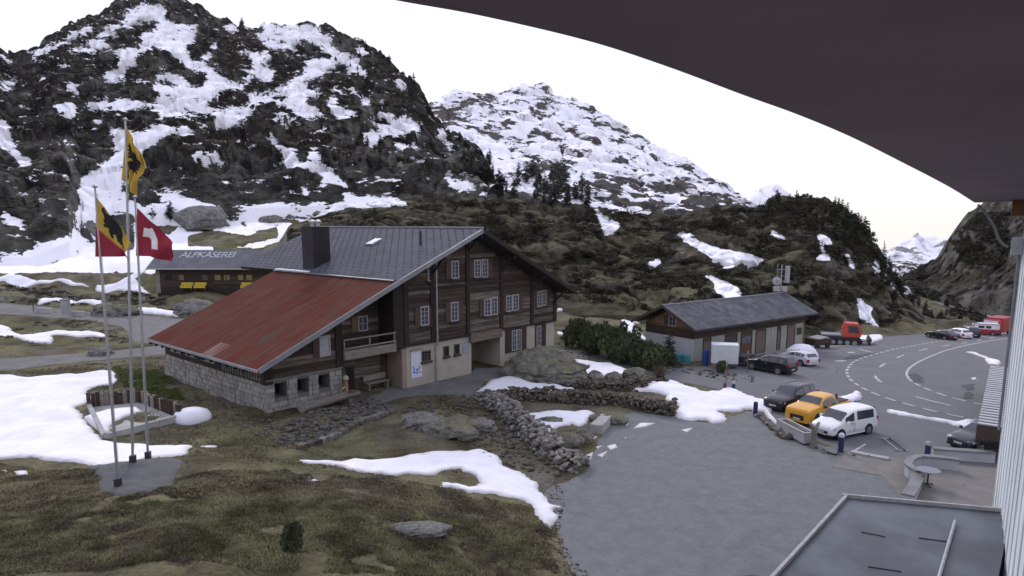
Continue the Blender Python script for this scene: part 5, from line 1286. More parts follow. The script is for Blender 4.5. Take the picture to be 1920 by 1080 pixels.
# flat roofed annex below
M_BIT = mat('bitumen_roof', (0.030,0.036,0.045), (0.072,0.084,0.10), 0.45, 0.42, 0.1, detail=5, lo=.4, hi=.6, spec=.5)
A, Bq, Cq = [Vector(at_z(*q)) for q in ((1580,930,3),(1846,959,3),(1445,1080,3))]
dA = (Cq-A); Dq = Cq+dA*1.6; Eq = Bq+dA*2.6+ (Bq-A)*.2
AN = empty('annex', (A.x, A.y, 3.0), 0, 'flat grey roofed annex with a white rim below the lodge wall', 'annex')
loc = lambda v: Vector((v.x-A.x, v.y-A.y, 0))
q = [loc(A), loc(Bq)+Vector((.9,0,0)), loc(Eq), loc(Dq)]
MB().prism([v+Vector((0,0,-3.6)) for v in q], (0,0,3.5)).build('wall', M_WHITEW, AN)
MB().prism([v+Vector((0,0,-.09)) for v in q], (0,0,.05)).build('roof', M_BIT, AN)
MB().bar(q[0]+Vector((-.02,0,0)), q[1], .09, .16).build('rim', M_WFRAME, AN); MB().bar(q[0]+Vector((.07,-.1,0)), q[3], .09, .16).build('rim', M_WFRAME, AN)
pa, pb = Vector(at_z(1791,977,3.05)), Vector(at_z(1757,1095,3.05))
MB().tube([pa-A+Vector((0,0,-.0)), pb-A+Vector((0,0,0))], .05, 8).build('roof_pipe', M_METAL, AN)
for k, (a, b) in enumerate((((1615,997),(1660,1006)),((1722,1008),(1775,1015)),((1628,1062),(1690,1071)))):
    u, v = Vector(at_z(*a, 2.97))-A, Vector(at_z(*b, 2.97))-A; MB().bar(u, v, .04, .02).build('roof_seam', M_DKMET, AN)
def round_poly(P, n=5):
    out = []
    for i in range(len(P)):
        a, b, c, d = [np.array(P[(i+k) % len(P)], float) for k in (-1, 0, 1, 2)]
        for t in np.linspace(0, 1, n, endpoint=False): out.append(tuple(0.5*((2*b)+(c-a)*t+(2*a-5*b+4*c-d)*t*t+(3*b-a-3*c+d)*t**3)))
    return out
# terrace walls and table
M_CAP = mat('wall_cap', (.15,.155,.165), (.20,.205,.21), 2, .8, .2)
def low_wall(px, h, w, label, m=M_WHITEW, step=.5):
    L = resample(hit_poly(px), step); root = empty('low_wall', (0,0,0), 0, label, 'low wall')
    b, c = MB(), MB(); n = len(L)
    for i in range(n-1):
        z0 = z_at(*L[i]); p, q = Vector((*L[i], z0+h/2-.15)), Vector((*L[i+1], z_at(*L[i+1])+h/2-.15))
        d = (q-p).normalized()*.01
        b.bar(p-d, q+d, w, h+.3); c.bar(p+Vector((0,0,h/2+.19))-d, q+Vector((0,0,h/2+.19))+d, w+.14, .08)
    b.build('wall', m, root); c.build('coping', M_CAP, root); return root
low_wall([(1700,948),(1712,930),(1722,905)], .45, .35, 'short low wall of the terrace running to the annex roof')
low_wall([(1722,905),(1708,898),(1700,890),(1706,880),(1722,876),(1745,877),(1795,883)], .55, .22, 'curved white low wall behind the round table')
low_wall([(1748,858),(1800,862),(1862,866)], .5, .3, 'straight low wall along the terrace towards the lodge')
tp = at_z(1741, 885, .75); TB = empty('round_table', (tp[0], tp[1], z_at(tp[0], tp[1])), 0, 'round grey garden table on the terrace', 'table')
tz = .74
MB().lathe([(.48,0),(.5,.015),(.48,.03)], (0,0,tz), 24).build('table_top', mat('table_grey', (.16,.17,.2), (.19,.2,.23), 3, .5), TB)
MB().tube([(0,0,.05),(0,0,tz)], .035, 8).build('pedestal', M_DKMET, TB)
for k in range(3):
    a = k*2.1+.4; MB().bar((0,0,.1), (math.cos(a)*.36, math.sin(a)*.36, .03), .04).build('leg', M_DKMET, TB)
# slatted canopy
c0, c1 = Vector(at_z(1832,793,2.0)), Vector(at_z(1856,684,2.0)); ln = (c1-c0); LL = ln.length; ang = math.atan2(ln.y, ln.x)
CA = empty('canopy', (c0.x, c0.y, 0), ang, 'low canopy roof of white slats beside the lodge wall', 'canopy')
MB().box(0, -2.6, 1.8, LL, 0, 1.92).build('roof', M_DKMET, CA)
n = 28
for k in range(n): MB().box(LL*k/n+.05, -2.55, 1.93, LL*k/n+.05+LL/n*.5, -.03, 1.99).build('slat', M_WHITEW, CA)
MB().box(0, -1.35, 2.0, LL, -1.27, 2.04).build('rail', M_WFRAME, CA)
for x in (.3, LL/2, LL-.3):
    for y in (-.15, -2.45): MB().box(x-.06, y-.06, -.6, x+.06, y+.06, 1.8).build('post', M_DKMET, CA)
MB().box(-.03, -2.6, 1.2, 0.0, 0, 1.92).build('end_board', M_SHUT, CA)
for x0, x1 in ((.35, LL/2-.1), (LL/2+.1, LL-.35)): MB().box(x0, -.2, .2, x1, -.16, 1.7).build('side_panel', M_GLASS, CA)

# ------------------------------------------------------------------ vehicles
def lerp(a, b, t): return a+(b-a)*t
M_LAMP = mat('lamp_glass', (.55,.56,.6), (.4,.41,.45), 8, .15)
M_TAIL = mat('tail_lamp', (.35,.02,.02), (.28,.015,.015), 8, .25)
M_RIM = mat('alloy', (.30,.31,.33), (.36,.37,.39), 8, .35, metal=.5)
M_PLATE = mat('number_plate', (.5,.5,.5), (.42,.42,.42), 8, .5)
M_TRIM = mat('black_trim', (.02,.02,.023), (.028,.028,.03), 8, .6)
def car_mats(name, c): return mat(name, c, tuple(k*.9 for k in c), 1.5, .32, spec=.4, coat=.25, detail=3)
P_BLACK = car_mats('black_car_paint', (.010,.010,.015)); P_ORANGE = car_mats('orange_car_paint', (.66,.33,.03)); P_WHITE = car_mats('white_car_paint', (.72,.73,.75))
P_SILVER = car_mats('silver_car_paint', (.52,.53,.57)); P_NAVY = car_mats('navy_car_paint', (.02,.022,.04)); P_RED = car_mats('red_car_paint', (.36,.03,.035)); P_GREYC = car_mats('graphite_car_paint', (.03,.035,.045))
# stations: x, half width, belt height, top height, top half width (front at +x)
KINDS = {
 'suv': dict(L=4.7, wb=2.8, r=.36, st=[(2.35,.70,.62,.66,.62),(2.28,.84,.78,.86,.74),(2.0,.91,.92,1.0,.80),(1.35,.94,1.0,1.08,.82),(1.0,.94,1.02,1.12,.80),(.35,.94,1.03,1.62,.66),(-.4,.94,1.05,1.70,.66),(-1.6,.94,1.06,1.68,.65),(-1.95,.93,1.07,1.60,.64),(-2.2,.91,1.06,1.12,.76),(-2.33,.86,.85,.9,.78)], cowl=4, rf=5, rr=8, tail=9, win=[(.62,-.30),(-.38,-1.22),(-1.3,-1.85)]),
 'hatch': dict(L=4.2, wb=2.55, r=.33, st=[(2.1,.66,.55,.6,.58),(2.02,.8,.7,.76,.7),(1.7,.87,.82,.9,.76),(1.15,.89,.9,.97,.78),(.95,.89,.92,1.0,.76),(.2,.89,.93,1.42,.62),(-.5,.89,.95,1.47,.62),(-1.3,.89,.97,1.42,.6),(-1.6,.88,.98,1.33,.58),(-1.95,.86,.97,1.02,.72),(-2.08,.82,.7,.76,.74)], cowl=4, rf=5, rr=8, tail=9, win=[(.55,-.28),(-.36,-1.05),(-1.12,-1.5)]),
 'van': dict(L=4.4, wb=2.68, r=.33, st=[(2.2,.66,.6,.64,.6),(2.12,.8,.78,.84,.7),(1.9,.87,.92,.98,.76),(1.5,.89,1.0,1.08,.78),(1.35,.89,1.02,1.12,.78),(.65,.89,1.04,1.70,.72),(0,.89,1.05,1.82,.72),(-1.6,.89,1.05,1.82,.72),(-2.05,.89,1.05,1.76,.71),(-2.16,.88,1.0,1.05,.82),(-2.2,.86,.6,.66,.8)], cowl=4, rf=5, rr=8, tail=9, win=[(.95,.15),(-.15,-1.75)]),
 'sedan': dict(L=4.6, wb=2.75, r=.33, st=[(2.3,.66,.52,.56,.6),(2.22,.82,.66,.72,.72),(1.8,.88,.78,.85,.78),(1.1,.9,.86,.93,.8),(.85,.9,.88,.96,.78),(.05,.9,.9,1.36,.6),(-.5,.9,.92,1.42,.6),(-1.1,.9,.93,1.36,.58),(-1.35,.9,.93,1.26,.58),(-1.85,.88,.93,.99,.74),(-2.28,.82,.7,.86,.7)], cowl=4, rf=5, rr=8, tail=9, win=[(.5,-.3),(-.38,-1.2)]),
 'pickup': dict(L=5.3, wb=3.2, r=.40, st=[(2.65,.84,.80,.98,.80),(2.58,.93,.98,1.14,.86),(2.3,.95,1.08,1.24,.87),(1.55,.95,1.12,1.29,.87),(1.3,.95,1.13,1.32,.85),(.65,.95,1.1,1.76,.66),(0,.95,1.1,1.84,.66),(-.7,.95,1.1,1.82,.65),(-.95,.95,1.1,1.7,.64),(-1.1,.95,1.1,1.16,.8),(-2.65,.94,1.1,1.16,.86)], cowl=4, rf=5, rr=8, tail=9, win=[(.9,.02),(-.08,-.85)]),
}
def car(kind, loc, rz, paint, label, cat='car', group=None, rims=M_RIM, roof=None, rails=False, name='parked_car', lower=None):
    K = KINDS[kind]; st = K['st']; R = empty(name, loc, rz, label, cat, group); r = K['r']; ax = (K['wb']/2+.05, -K['wb']/2+.05)
    zb = .24
    def ring(s):
        x, w, be, tp, tw = s
        h = [(w*.86, zb), (w*.98, zb+.13), (w, lerp(zb, be, .55)), (w*.965, be), (tw+.02, tp-.05), (tw*.82, tp-.005), (tw*.4, tp+.015)]
        return [(x, -a, b) for a, b in h]+[(x, a, b) for a, b in h[::-1]]
    m = MB(); n = 14
    for s in st: m.v += ring(s)
    for i in range(len(st)-1):
        for j in range(n): j2 = (j+1) % n; m.f.append((i*n+j, i*n+j2, (i+1)*n+j2, (i+1)*n+j)); m.m.append(0)
    for e in (0, len(st)-1): m.f.append(tuple(e*n+j for j in range(n))); m.m.append(0)
    body = m.build('body', paint, R, smooth=True)
    if kind == 'pickup':
        bv = body.modifiers.new('bev', 'BEVEL'); bv.width = .06; bv.segments = 3; bv.limit_method = 'ANGLE'; bv.angle_limit = math.radians(20); bv.harden_normals = True
    else:
        ca = body.data.attributes.new('crease_edge', 'FLOAT', 'EDGE'); vals = []
        for e in body.data.edges:
            a_, b_ = e.vertices; vals.append(.55 if a_ % n == b_ % n and a_ % n in (3,4,9,10) else 0.0)
        ca.data.foreach_set('value', vals)
        bv = body.modifiers.new('sub', 'SUBSURF'); bv.levels = 2; bv.render_levels = 2
    def S(x):
        xs = [s[0] for s in st][::-1]; return [float(np.interp(x, xs, [s[k] for s in st][::-1])) for k in range(1, 5)]
    for sgn in (-1, 1):
        for a, b in K['win']:
            q = []
            for x, f in ((a, 0), (b, 0), (b, 1), (a, 1)):
                ww, be, tp, tw = S(x); t = .10 if f == 0 else .86
                if f == 1 and tp < be+.35: tp = be+.3
                q.append((x, sgn*(lerp(ww*.965, tw+.02, t)+.012), lerp(be, tp-.05, t)))
            MB().prism(q, (0, -sgn*.03, 0)).build('side_window', M_GLASS, R)
        ww, be, tp, tw = S(K['win'][0][0])
        MB().hexa([(K['win'][0][0]-.05, sgn*.93, be+.02), (K['win'][0][0]-.05, sgn*1.12, be+.04), (K['win'][0][0]+.08, sgn*1.1, be+.04), (K['win'][0][0]+.08, sgn*.93, be+.02), (K['win'][0][0]-.05, sgn*.95, be+.18), (K['win'][0][0]-.05, sgn*1.12, be+.19), (K['win'][0][0]+.06, sgn*1.1, be+.17), (K['win'][0][0]+.06, sgn*.95, be+.16)]).build('wing_mirror', paint if kind != 'pickup' else M_TRIM, R)
        MB().box(-K['wb']/2+.45, sgn*.9, .25, K['wb']/2-.4, sgn*(S(0)[0]+.015), .40).build('sill_trim', M_TRIM if kind != 'van' else paint, R)
        for x in (K['win'][0][1]-.03,): MB().box(x-.008, sgn*(S(x)[0]-.005), .42, x+.008, sgn*(S(x)[0]+.006), S(x)[1]-.02).build('door_gap', M_TRIM, R)
        x = K['win'][0][1]+.12; MB().box(x, sgn*(S(x)[0]*.98), S(x)[1]-.12, x+.16, sgn*(S(x)[0]+.03), S(x)[1]-.08).build('door_handle', M_TRIM if paint is not P_BLACK else M_RIM, R)
    def glass_between(i, j, nm):
        a, b = st[i], st[j]; q = []
        for s, t in ((a, .10), (b, .06)):
            o = b if s is a else a
            x, z, w = lerp(s[0], o[0], t), lerp(s[3], o[3], t), lerp(s[4], o[4], t)*.93
            q += [(x, -w, z), (x, w, z)]
        q = [q[0], q[1], q[3], q[2]]; d = Vector(q[1])-Vector(q[0]); e = Vector(q[2])-Vector(q[1]); nn = d.cross(e).normalized()
        if nn.z < 0: nn = -nn
        q = [Vector(p)+nn*.02 for p in q]
        MB().prism(q, -nn*.04).build(nm, M_GLASS, R)
    glass_between(K['cowl'], K['rf'], 'windscreen'); glass_between(K['tail'], K['rr'], 'rear_window')
    F0 = st[1]; T0_ = st[-1]
    for sgn in (-1, 1):
        MB().hexa([(F0[0]-.18,sgn*.52,F0[2]-.14),(F0[0]+.05,sgn*.50,F0[2]-.14),(F0[0]-.10,sgn*.86,F0[2]-.10),(F0[0]-.3,sgn*.86,F0[2]-.10),(F0[0]-.18,sgn*.52,F0[2]+.02),(F0[0]+.03,sgn*.52,F0[2]+.02),(F0[0]-.12,sgn*.85,F0[2]+.05),(F0[0]-.3,sgn*.86,F0[2]+.05)]).build('headlight', M_LAMP, R)
        zt = 1.15 if kind in ('suv','van') else .85
        MB().box(T0_[0]-.0, sgn*.62, zt-.3, T0_[0]+.16, sgn*.86, zt).build('tail_light', M_TAIL, R)
        for x in ax:
            w0 = S(x)[0]
            MB().tube([(x, sgn*(w0-.25), r+.02), (x, sgn*(w0+.004), r+.02)], r+.075, 20).build('wheel_arch', M_TRIM, R)
            wh = MB().tube([(x, sgn*(w0-.2), r), (x, sgn*(w0+.02), r)], r, 20).build('wheel', M_BLACK, R)
            rm = MB(); rm.tube([(x, sgn*(w0+.005), r), (x, sgn*(w0+.03), r)], r*.64, 16); rm.build('rim', rims, wh)
            hb = MB()
            for k in range(5):
                t = k*1.2566+.3; hb.bar((x+math.cos(t)*r*.2, sgn*(w0+.034), r+math.sin(t)*r*.2), (x+math.cos(t)*r*.56, sgn*(w0+.034), r+math.sin(t)*r*.56), .05, .01, up=(0,1,0))
            hb.build('spoke', M_TRIM, wh)
    fx = st[0][0]
    MB().box(fx-.25, -.50, .42, fx+.02, .50, .42+(.34 if kind in ('pickup','suv') else .16)).build('grille', M_TRIM, R)
    MB().box(fx-.3, -.74, .24, fx-.02, .74, .38).build('bumper', M_TRIM if kind != 'van' else M_TRIM, R)
    MB().box(fx-.02, -.26, .44, fx+.045, .26, .55).build('number_plate', M_PLATE, R)
    MB().box(st[-1][0]-.03, -.26, .5, st[-1][0]+.03, .26, .61).build('number_plate', M_PLATE, R)
    if rails:
        for sgn in (-1, 1): MB().tube([(.1, sgn*.62, st[6][3]+.0), (0, sgn*.62, st[6][3]+.07), (-1.5, sgn*.6, st[6][3]+.05), (-1.6, sgn*.6, st[6][3]-.03)], .022, 6).build('roof_rail', M_RIM, R)
    if kind == 'pickup':
        MB().box(-2.55, -.80, 1.165, -1.12, .80, 1.20).build('load_cover', M_TRIM, R)
        MB().bar((-1.1,-.7,1.2), (-1.1,-.66,1.78), .08, .1).build('roll_bar', M_TRIM, R); MB().bar((-1.1,.7,1.2), (-1.1,.66,1.78), .08, .1).build('roll_bar', M_TRIM, R)
        MB().box(2.35, -.9, .3, 2.62, .9, .46).build('skid_plate', M_METAL, R)
    if roof:
        MB().box(-1.4, -.5, st[6][3]+.02, .2, .5, st[6][3]+.05).build('roof_panel', roof, R)
    return R
def car_at(kind, fw, rw, paint, label, **kw):
    A, B = Vector(hit(*fw)), Vector(hit(*rw)); d = (A-B); d.z = 0; d.normalize(); m = (A+B)/2
    n = Vector((-d.y, d.x, 0));
    if n.dot(m) < 0: n = -n
    c = m+n*.9*.88
    r_ = car(kind, (c.x, c.y, min(A.z, B.z, z_at(c.x, c.y))+.02), math.atan2(d.y, d.x), paint, label, **kw); r_.scale = (.88,.88,.88); return r_
car_at('van', (1573,826), (1634,813), P_WHITE, 'white high-roofed van parked in front, nearest the annex', cat='van')
car_at('pickup', (1521,801), (1588,780), P_ORANGE, 'orange double cab pickup between the black estate and the white van', cat='pickup truck')
car_at('suv', (1468,776), (1534,757), P_BLACK, 'black estate car beside the orange pickup, nose towards the snow bank', rails=True)
car_at('suv', (1410,693), (1459,702), P_BLACK, 'black estate car in front of the garage beside the white trailer', rails=True)
car_at('hatch', (1464,679), (1501,686), P_SILVER, 'silver white hatchback parked in front of the garage')
car_at('sedan', (1743,633), (1769,637), P_BLACK, 'black saloon at the far edge of the car park', group='cars parked at the far edge')
car_at('hatch', (1773,630), (1796,634), P_WHITE, 'white car between two dark cars at the far edge', group='cars parked at the far edge')
car_at('suv', (1789,627), (1812,632), P_NAVY, 'dark estate car right of the white one at the far edge', group='cars parked at the far edge')
# red and white van: red body with a white upper half
rv = car_at('van', (1830,627), (1856,629), P_RED, 'red van with a white upper half at the far end of the car park', cat='van')
MB().box(-2.12, -.90, 1.0, 1.2, -.86, 1.72).build('white_side', P_WHITE, rv); MB().box(-2.12, .86, 1.0, 1.2, .90, 1.72).build('white_side', P_WHITE, rv); MB().box(-2.1, -.74, 1.80, .6, .74, 1.87).build('white_roof', P_WHITE, rv)
for y in (-.92, .88): MB().box(-.1, y, 1.15, .7, y+.04, 1.55).build('side_window', M_GLASS, rv); MB().box(-1.0, y, 1.15, -.3, y+.04, 1.55).build('side_window', M_GLASS, rv)
# red truck
tk = rooted('fire_truck', 1868, 627, math.radians(215), 'red box-bodied truck parked behind the red and white van', 'truck')
MB().box(-2.6,-1.05,.55,1.1,1.05,2.5).build('box_body', P_RED, tk)
cb = MB(); cb.prism([(1.15,-1.0,.5),(2.6,-1.0,.5),(2.6,-1.0,1.3),(2.2,-1.0,2.3),(1.15,-1.0,2.3)], (0,2.0,0)); cb.build('cab', P_RED, tk)
MB().hexa([(2.63,-.85,1.3),(2.66,-.85,1.3),(2.66,.85,1.3),(2.63,.85,1.3),(2.25,-.85,2.2),(2.28,-.85,2.2),(2.28,.85,2.2),(2.25,.85,2.2)]).build('windscreen', M_LAMP, tk)
MB().box(2.58,-.9,.45,2.7,.9,.8).build('bumper', M_WFRAME, tk)
for x in (-1.6, 1.9):
    for s in (-1, 1): MB().tube([(x,s*.8,.45),(x,s*1.06,.45)], .45, 14).build('wheel', M_BLACK, tk)
# dark car half hidden by the lodge wall
dc = hit(1846, 846); car('hatch', (dc[0]+.4, dc[1]+.8, dc[2]+.02), math.radians(200), P_GREYC, 'dark car half hidden behind the lodge wall, beyond the low wall').scale = (.88,.88,.88)
# white box trailer
tl = rooted('box_trailer', 1356, 688, math.radians(-14), 'white box trailer parked in front of the garage doors', 'trailer')
bx_ = MB().box(-1.05,-.7,.45,1.15,.75,2.05).build('box_body', mat('white_trailer_panel', (.56,.58,.6), (.5,.52,.54), 1.5, .5), tl)
MB().box(-1.1,-.75,.36,1.2,.8,.45).build('frame', M_DKMET, tl)
for s in (-1, 1): MB().tube([(.1,s*.62,.3),(.1,s*.82,.3)], .3, 14).build('wheel', M_BLACK, tl)
MB().bar((1.15,0,.4), (2.5,0,.42), .08).build('drawbar', M_DKMET, tl); MB().box(-1.06,-.72,1.15,-1.052,.76,1.2).build('door_seam', M_DKMET, tl)
t2 = rooted('car_trailer', 1392, 684, math.radians(40), 'small dark open trailer behind the white box trailer', 'trailer')
MB().box(-.9,-.6,.4,.9,.6,.95).build('bed', M_DKMET, t2); MB().box(-.95,-.65,.32,.95,.65,.4).build('frame', M_TRIM, t2)
for s in (-1, 1): MB().tube([(0,s*.62,.28),(0,s*.8,.28)], .28, 12).build('wheel', M_BLACK, t2)
# barrels
def barrel(px, py, m, label, r=.28, h=.85, group=None):
    B = rooted('barrel', px, py, 0, label, 'barrel', group); b = MB(); b.lathe([(r*.9,0),(r,.05),(r,h*.33),(r*1.05,h*.35),(r,h*.37),(r,h*.63),(r*1.05,h*.65),(r,h*.67),(r,h*.95),(r*.9,h)], n=14)
    b.build('body', m, B, smooth=False); MB().lathe([(r*.9,h-.02),(r*.6,h+.03),(.02,h+.03)], n=12).build('lid', m, B); return B
barrel(1276, 678, M_TEAL, 'left teal barrel beside the garage gable', r=.32, h=.7, group='teal barrels'); barrel(1287, 680, M_TEAL, 'right teal barrel beside the garage gable', r=.32, h=.7, group='teal barrels')
barrel(1322, 684, M_BLUE, 'tall blue barrel by the first garage door', r=.27, h=1.35)
# covered cart
ct = rooted('cart', 1530, 652, math.radians(200), 'dark wooden cart with a pale tilted cover beside the garage', 'cart')
MB().box(-1.9,-1.0,.5,1.2,1.0,1.35).build('bed', M_TIMBER, ct)
MB().hexa([(-1.2,-1.1,1.5),(.6,-1.1,1.3),(.6,1.1,1.3),(-1.2,1.1,1.5),(-1.2,-1.1,1.58),(.6,-1.1,1.38),(.6,1.1,1.38),(-1.2,1.1,1.58)]).build('cover', M_ZINC, ct)
ct.scale = (.72,.72,.8)
for k in range(5): MB().box(-1.95+k*.75,-1.06,.5,-1.87+k*.75,-1.0,1.5).build('stake', M_WOODG, ct)
for x in (-1.2,.7):
    for s in (-1, 1): MB().tube([(x,s*.85,.4),(x,s*1.05,.4)], .4, 14).build('wheel', M_BLACK, ct)
# snow groomer
P_GROOM = car_mats('groomer_red', (.55,.075,.045))
gr = rooted('snow_groomer', 1584, 645, math.radians(-22), 'red snow groomer with dark tracks parked below the rocks', 'snow groomer')
MB().box(-2.6,-1.1,.6,1.2,1.1,1.05).build('chassis', M_DKMET, gr)
cb = MB(); cb.prism([(-.3,-.95,1.06),(1.5,-.95,1.06),(1.65,-.95,1.6),(1.2,-.95,2.55),(-.2,-.95,2.6),(-.45,-.95,1.9)], (0,1.9,0)); cb.build('cab', P_GROOM, gr)
MB().prism([(.2,-.99,1.55),(1.4,-.99,1.5),(1.1,-.99,2.3),(.15,-.99,2.35)], (0,.03,0)).build('side_window', M_GLASS, gr)
MB().hexa([(1.56,-.8,1.6),(1.68,-.8,1.65),(1.68,.8,1.65),(1.56,.8,1.6),(1.2,-.8,2.4),(1.27,-.8,2.42),(1.27,.8,2.42),(1.2,.8,2.4)]).build('windscreen', M_GLASS, gr)
MB().box(-2.6,-1.0,1.06,-.5,1.0,1.2).build('deck', M_ZINC, gr)
for s in (-1, 1):
    tr_ = MB(); a, b = (.75, 1.3) if s > 0 else (-1.3, -.75)
    pr_ = [(-2.4,.1),(1.1,.1),(1.75,.45),(1.6,.75),(-2.6,.75),(-2.85,.45)]
    tr_.prism([(x, a, z) for x, z in pr_], (0, b-a, 0)); to = tr_.build('track', M_BLACK, gr)
    cl = MB()
    for k in range(14): cl.box(-2.5+k*.28, a-.02, .76, -2.44+k*.28, b+.02, .83)
    cl.build('track_cleat', M_DKMET, to)
    for k in range(5): MB().tube([(-2.1+k*.75, (b if s > 0 else a)-s*.05, .4), (-2.1+k*.75, (b if s > 0 else a)+s*.03, .4)], .26, 12).build('road_wheel', M_METAL, gr)
bl = MB(); bl.prism([(2.5,-1.9,.1),(2.35,-1.9,.5),(2.5,-1.9,1.0),(2.6,-1.9,1.0),(2.45,-1.9,.5),(2.6,-1.9,.1)], (0,3.8,0)); bl.build('blade', M_DKMET, gr)
for s in (-.6,.6): MB().bar((1.2,s,.6), (2.4,s,.5), .12).build('blade_arm', M_DKMET, gr)
MB().tube([(-.1,.7,2.6),(-.1,.7,2.95)], .05, 6).build('exhaust', M_METAL, gr)
# snow covered thing behind the hatchback
sm = rooted('snow_heap', 1502, 668, 0, 'rounded white heap of snow behind the silver hatchback', 'snow heap')
hb_ = MB(); hb_.lathe([(1.25,-.2),(1.2,.3),(.95,.8),(.55,1.15),(.1,1.25)], n=18); o = hb_.build('snow', M_SNOW, sm, smooth=True); o.scale = (1.3,1,1.0)
dm_ = rooted('snow_heap', 361, 789, .3, 'domed heap of snow on the corner of the sunken terrace', 'snow heap')
hb_ = MB(); hb_.lathe([(.85,-.3),(1.0,.0),(.98,.35),(.8,.65),(.45,.82),(.08,.86)], n=24); o = hb_.build('snow', M_SNOW, dm_, smooth=True); o.scale = (1.0,.8,.85)

# ------------------------------------------------------------------ yard furniture
a, b = Vector(hit(1465,806)), Vector(hit(1517,834)); d = b-a
wt = empty('water_trough', a, math.atan2(d.y, d.x), 'long pale concrete water trough at the edge of the car park', 'trough')
LT = math.hypot(d.x, d.y); m = MB()
m.box(0,-.35,.12,LT,.35,.25); m.box(0,-.35,.25,LT,-.23,.72); m.box(0,.23,.25,LT,.35,.72); m.box(0,-.23,.25,.12,.23,.72); m.box(LT-.12,-.23,.25,LT,.23,.72)
m.build('basin', M_CONC, wt); MB().box(.12,-.228,.26,LT-.12,.228,.5).build('water', M_GLASS, wt)
for x in (.35, LT-.7): MB().box(x,-.28,-.2,x+.35,.28,.12).build('foot', M_STONE, wt)
cp = rooted('carved_post', 1525, 838, .3, 'gnarled pale wooden trunk with a forked top beside the concrete trough', 'wooden post')
MB().tube([(0,0,-.2),(.03,0,.4),(-.02,.03,.8),(.02,0,1.1)], [.22,.17,.15,.16], 9).build('trunk', M_WOODG, cp)
for s in (-1, 1): MB().tube([(0,0,1.05),(s*.16,0,1.2),(s*.3,.04,1.38)], [.11,.1,.07], 7).build('fork', M_WOODG, cp)
MB().tube([(0,-.1,.75),(-.35,-.25,.7)], .03, 6).build('spout', M_DKMET, cp)
def bollard(px, py, h, m, label, r=.12, top=None, cat='bollard', name='bollard'):
    B = rooted(name, px, py, 0, label, cat); b = MB(); b.lathe([(r*1.15,-.1),(r*1.1,.05),(r,.1),(r,h-.08),(r*.8,h)], n=12); b.build('body', m, B, smooth=False)
    if top: MB().lathe([(r*1.1,h-.1),(r*1.15,h),(r*.7,h+.1),(.02,h+.12)], n=12).build('cap', top, B)
    return B
M_NAVY = mat('navy_paint', (.02,.025,.07), (.028,.033,.085), 4, .5)
bollard(1576,847,.95,M_NAVY,'dark post with a pale ball top in front of the white van', .14, M_LAMP)
bollard(1416,777,.85,M_NAVY,'dark blue bollard at the right end of the snow bank', .14)
bollard(1375,730,.55,M_NAVY,'short dark bollard with a white top behind the snow bank', .12, M_WFRAME)
bollard(1359,730,.5,mat('dull_red_paint', (.12,.04,.05), (.1,.035,.045), 4, .6),'short reddish bollard beside the white topped one', .12)
bollard(1738,860,.85,M_NAVY,'dark bollard with a white cap at the end of the terrace wall', .13, M_WFRAME)
def pole(px, py, top, m, label, r=.04):
    p = hit(px, py); h = (py-top)/F*p[1]; R = empty('marker_pole', p, 0, label, 'marker pole'); MB().tube([(0,0,-.2),(0,0,h)], r, 6).build('pole', m, R); MB().tube([(0,0,h-.25),(0,0,h-.05)], r*1.15, 6).build('band', M_WFRAME, R)
pole(1361,716,676,M_TIMB_O,'pale snow pole in front of the white trailer'); pole(1401,698,655,M_TIMB_O,'pale snow pole beside the black estate by the garage')
# bike rack
a, b = Vector(hit(1660,823)), Vector(hit(1690,846)); d = b-a
br = empty('bike_rack', a, math.atan2(d.y, d.x), 'low metal rack of two long bars lying on the asphalt', 'bike rack'); LB = math.hypot(d.x, d.y)
for y in (-.18,.18): MB().tube([(0,y,.12),(LB,y,.12)], .03, 6).build('bar', M_DKMET if y > 0 else M_METAL, br)
for x in (.1, LB-.1): MB().bar((x,-.35,.05), (x,.35,.05), .06).build('foot', M_METAL, br)
# stone bench
a, b = Vector(hit(1120,808)), Vector(hit(1138,790)); sb = empty('stone_bench', a, math.atan2((b-a).y, (b-a).x), 'rectangular grey granite block lying at the edge of the gravel', 'stone block')
mb_ = MB(); LS = (b-a).length; mb_.hexa([(-.35,-.4,-.2),(LS,-.36,-.2),(LS,.36,-.2),(-.35,.4,-.2),(-.33,-.38,.5),(LS-.02,-.34,.52),(LS-.03,.34,.5),(-.32,.37,.49)]); o = mb_.build('block', M_CONC, sb); bvv = o.modifiers.new('b', 'BEVEL'); bvv.width = .04; bvv.segments = 2
# row of boulders with snow between yard and car park
rr_ = empty('stone_row', (0,0,0), 0, 'row of kerb stones between yard and car park', 'stone row'); rnd = random.Random(77)
for p in resample(hit_poly([(1420,780),(1432,790),(1446,800),(1460,812),(1475,822)]), .42): stone_part(rnd, (p[0]+rnd.uniform(-.1,.1), p[1], z_at(*p)+.12), rnd.uniform(.45,.8), rr_, ROCKS)
for p in resample(hit_poly([(1530,840),(1548,848),(1575,852),(1600,853)]), .6): stone_part(rnd, (p[0], p[1], z_at(*p)+.05), rnd.uniform(.2,.45), rr_, ROCKS)
sheet('snow_patch.100', hit_poly([(1424,763),(1436,762),(1450,782),(1464,797),(1457,800),(1440,786)]), M_SNOW, .02, .12, 'strip of snow lying along the kerb stones', thick=.45, wob=.05)
# hose
hp = [hit(a, b) for a, b in ((1543,843),(1555,850),(1566,853),(1573,850))]
ho = MB(); ho.tube([(p[0],p[1],p[2]+.05) for p in hp], .04, 6); tag(ho.build('hose', M_BLACK), 'black hose curving from the wooden post to the dark bollard', 'hose')
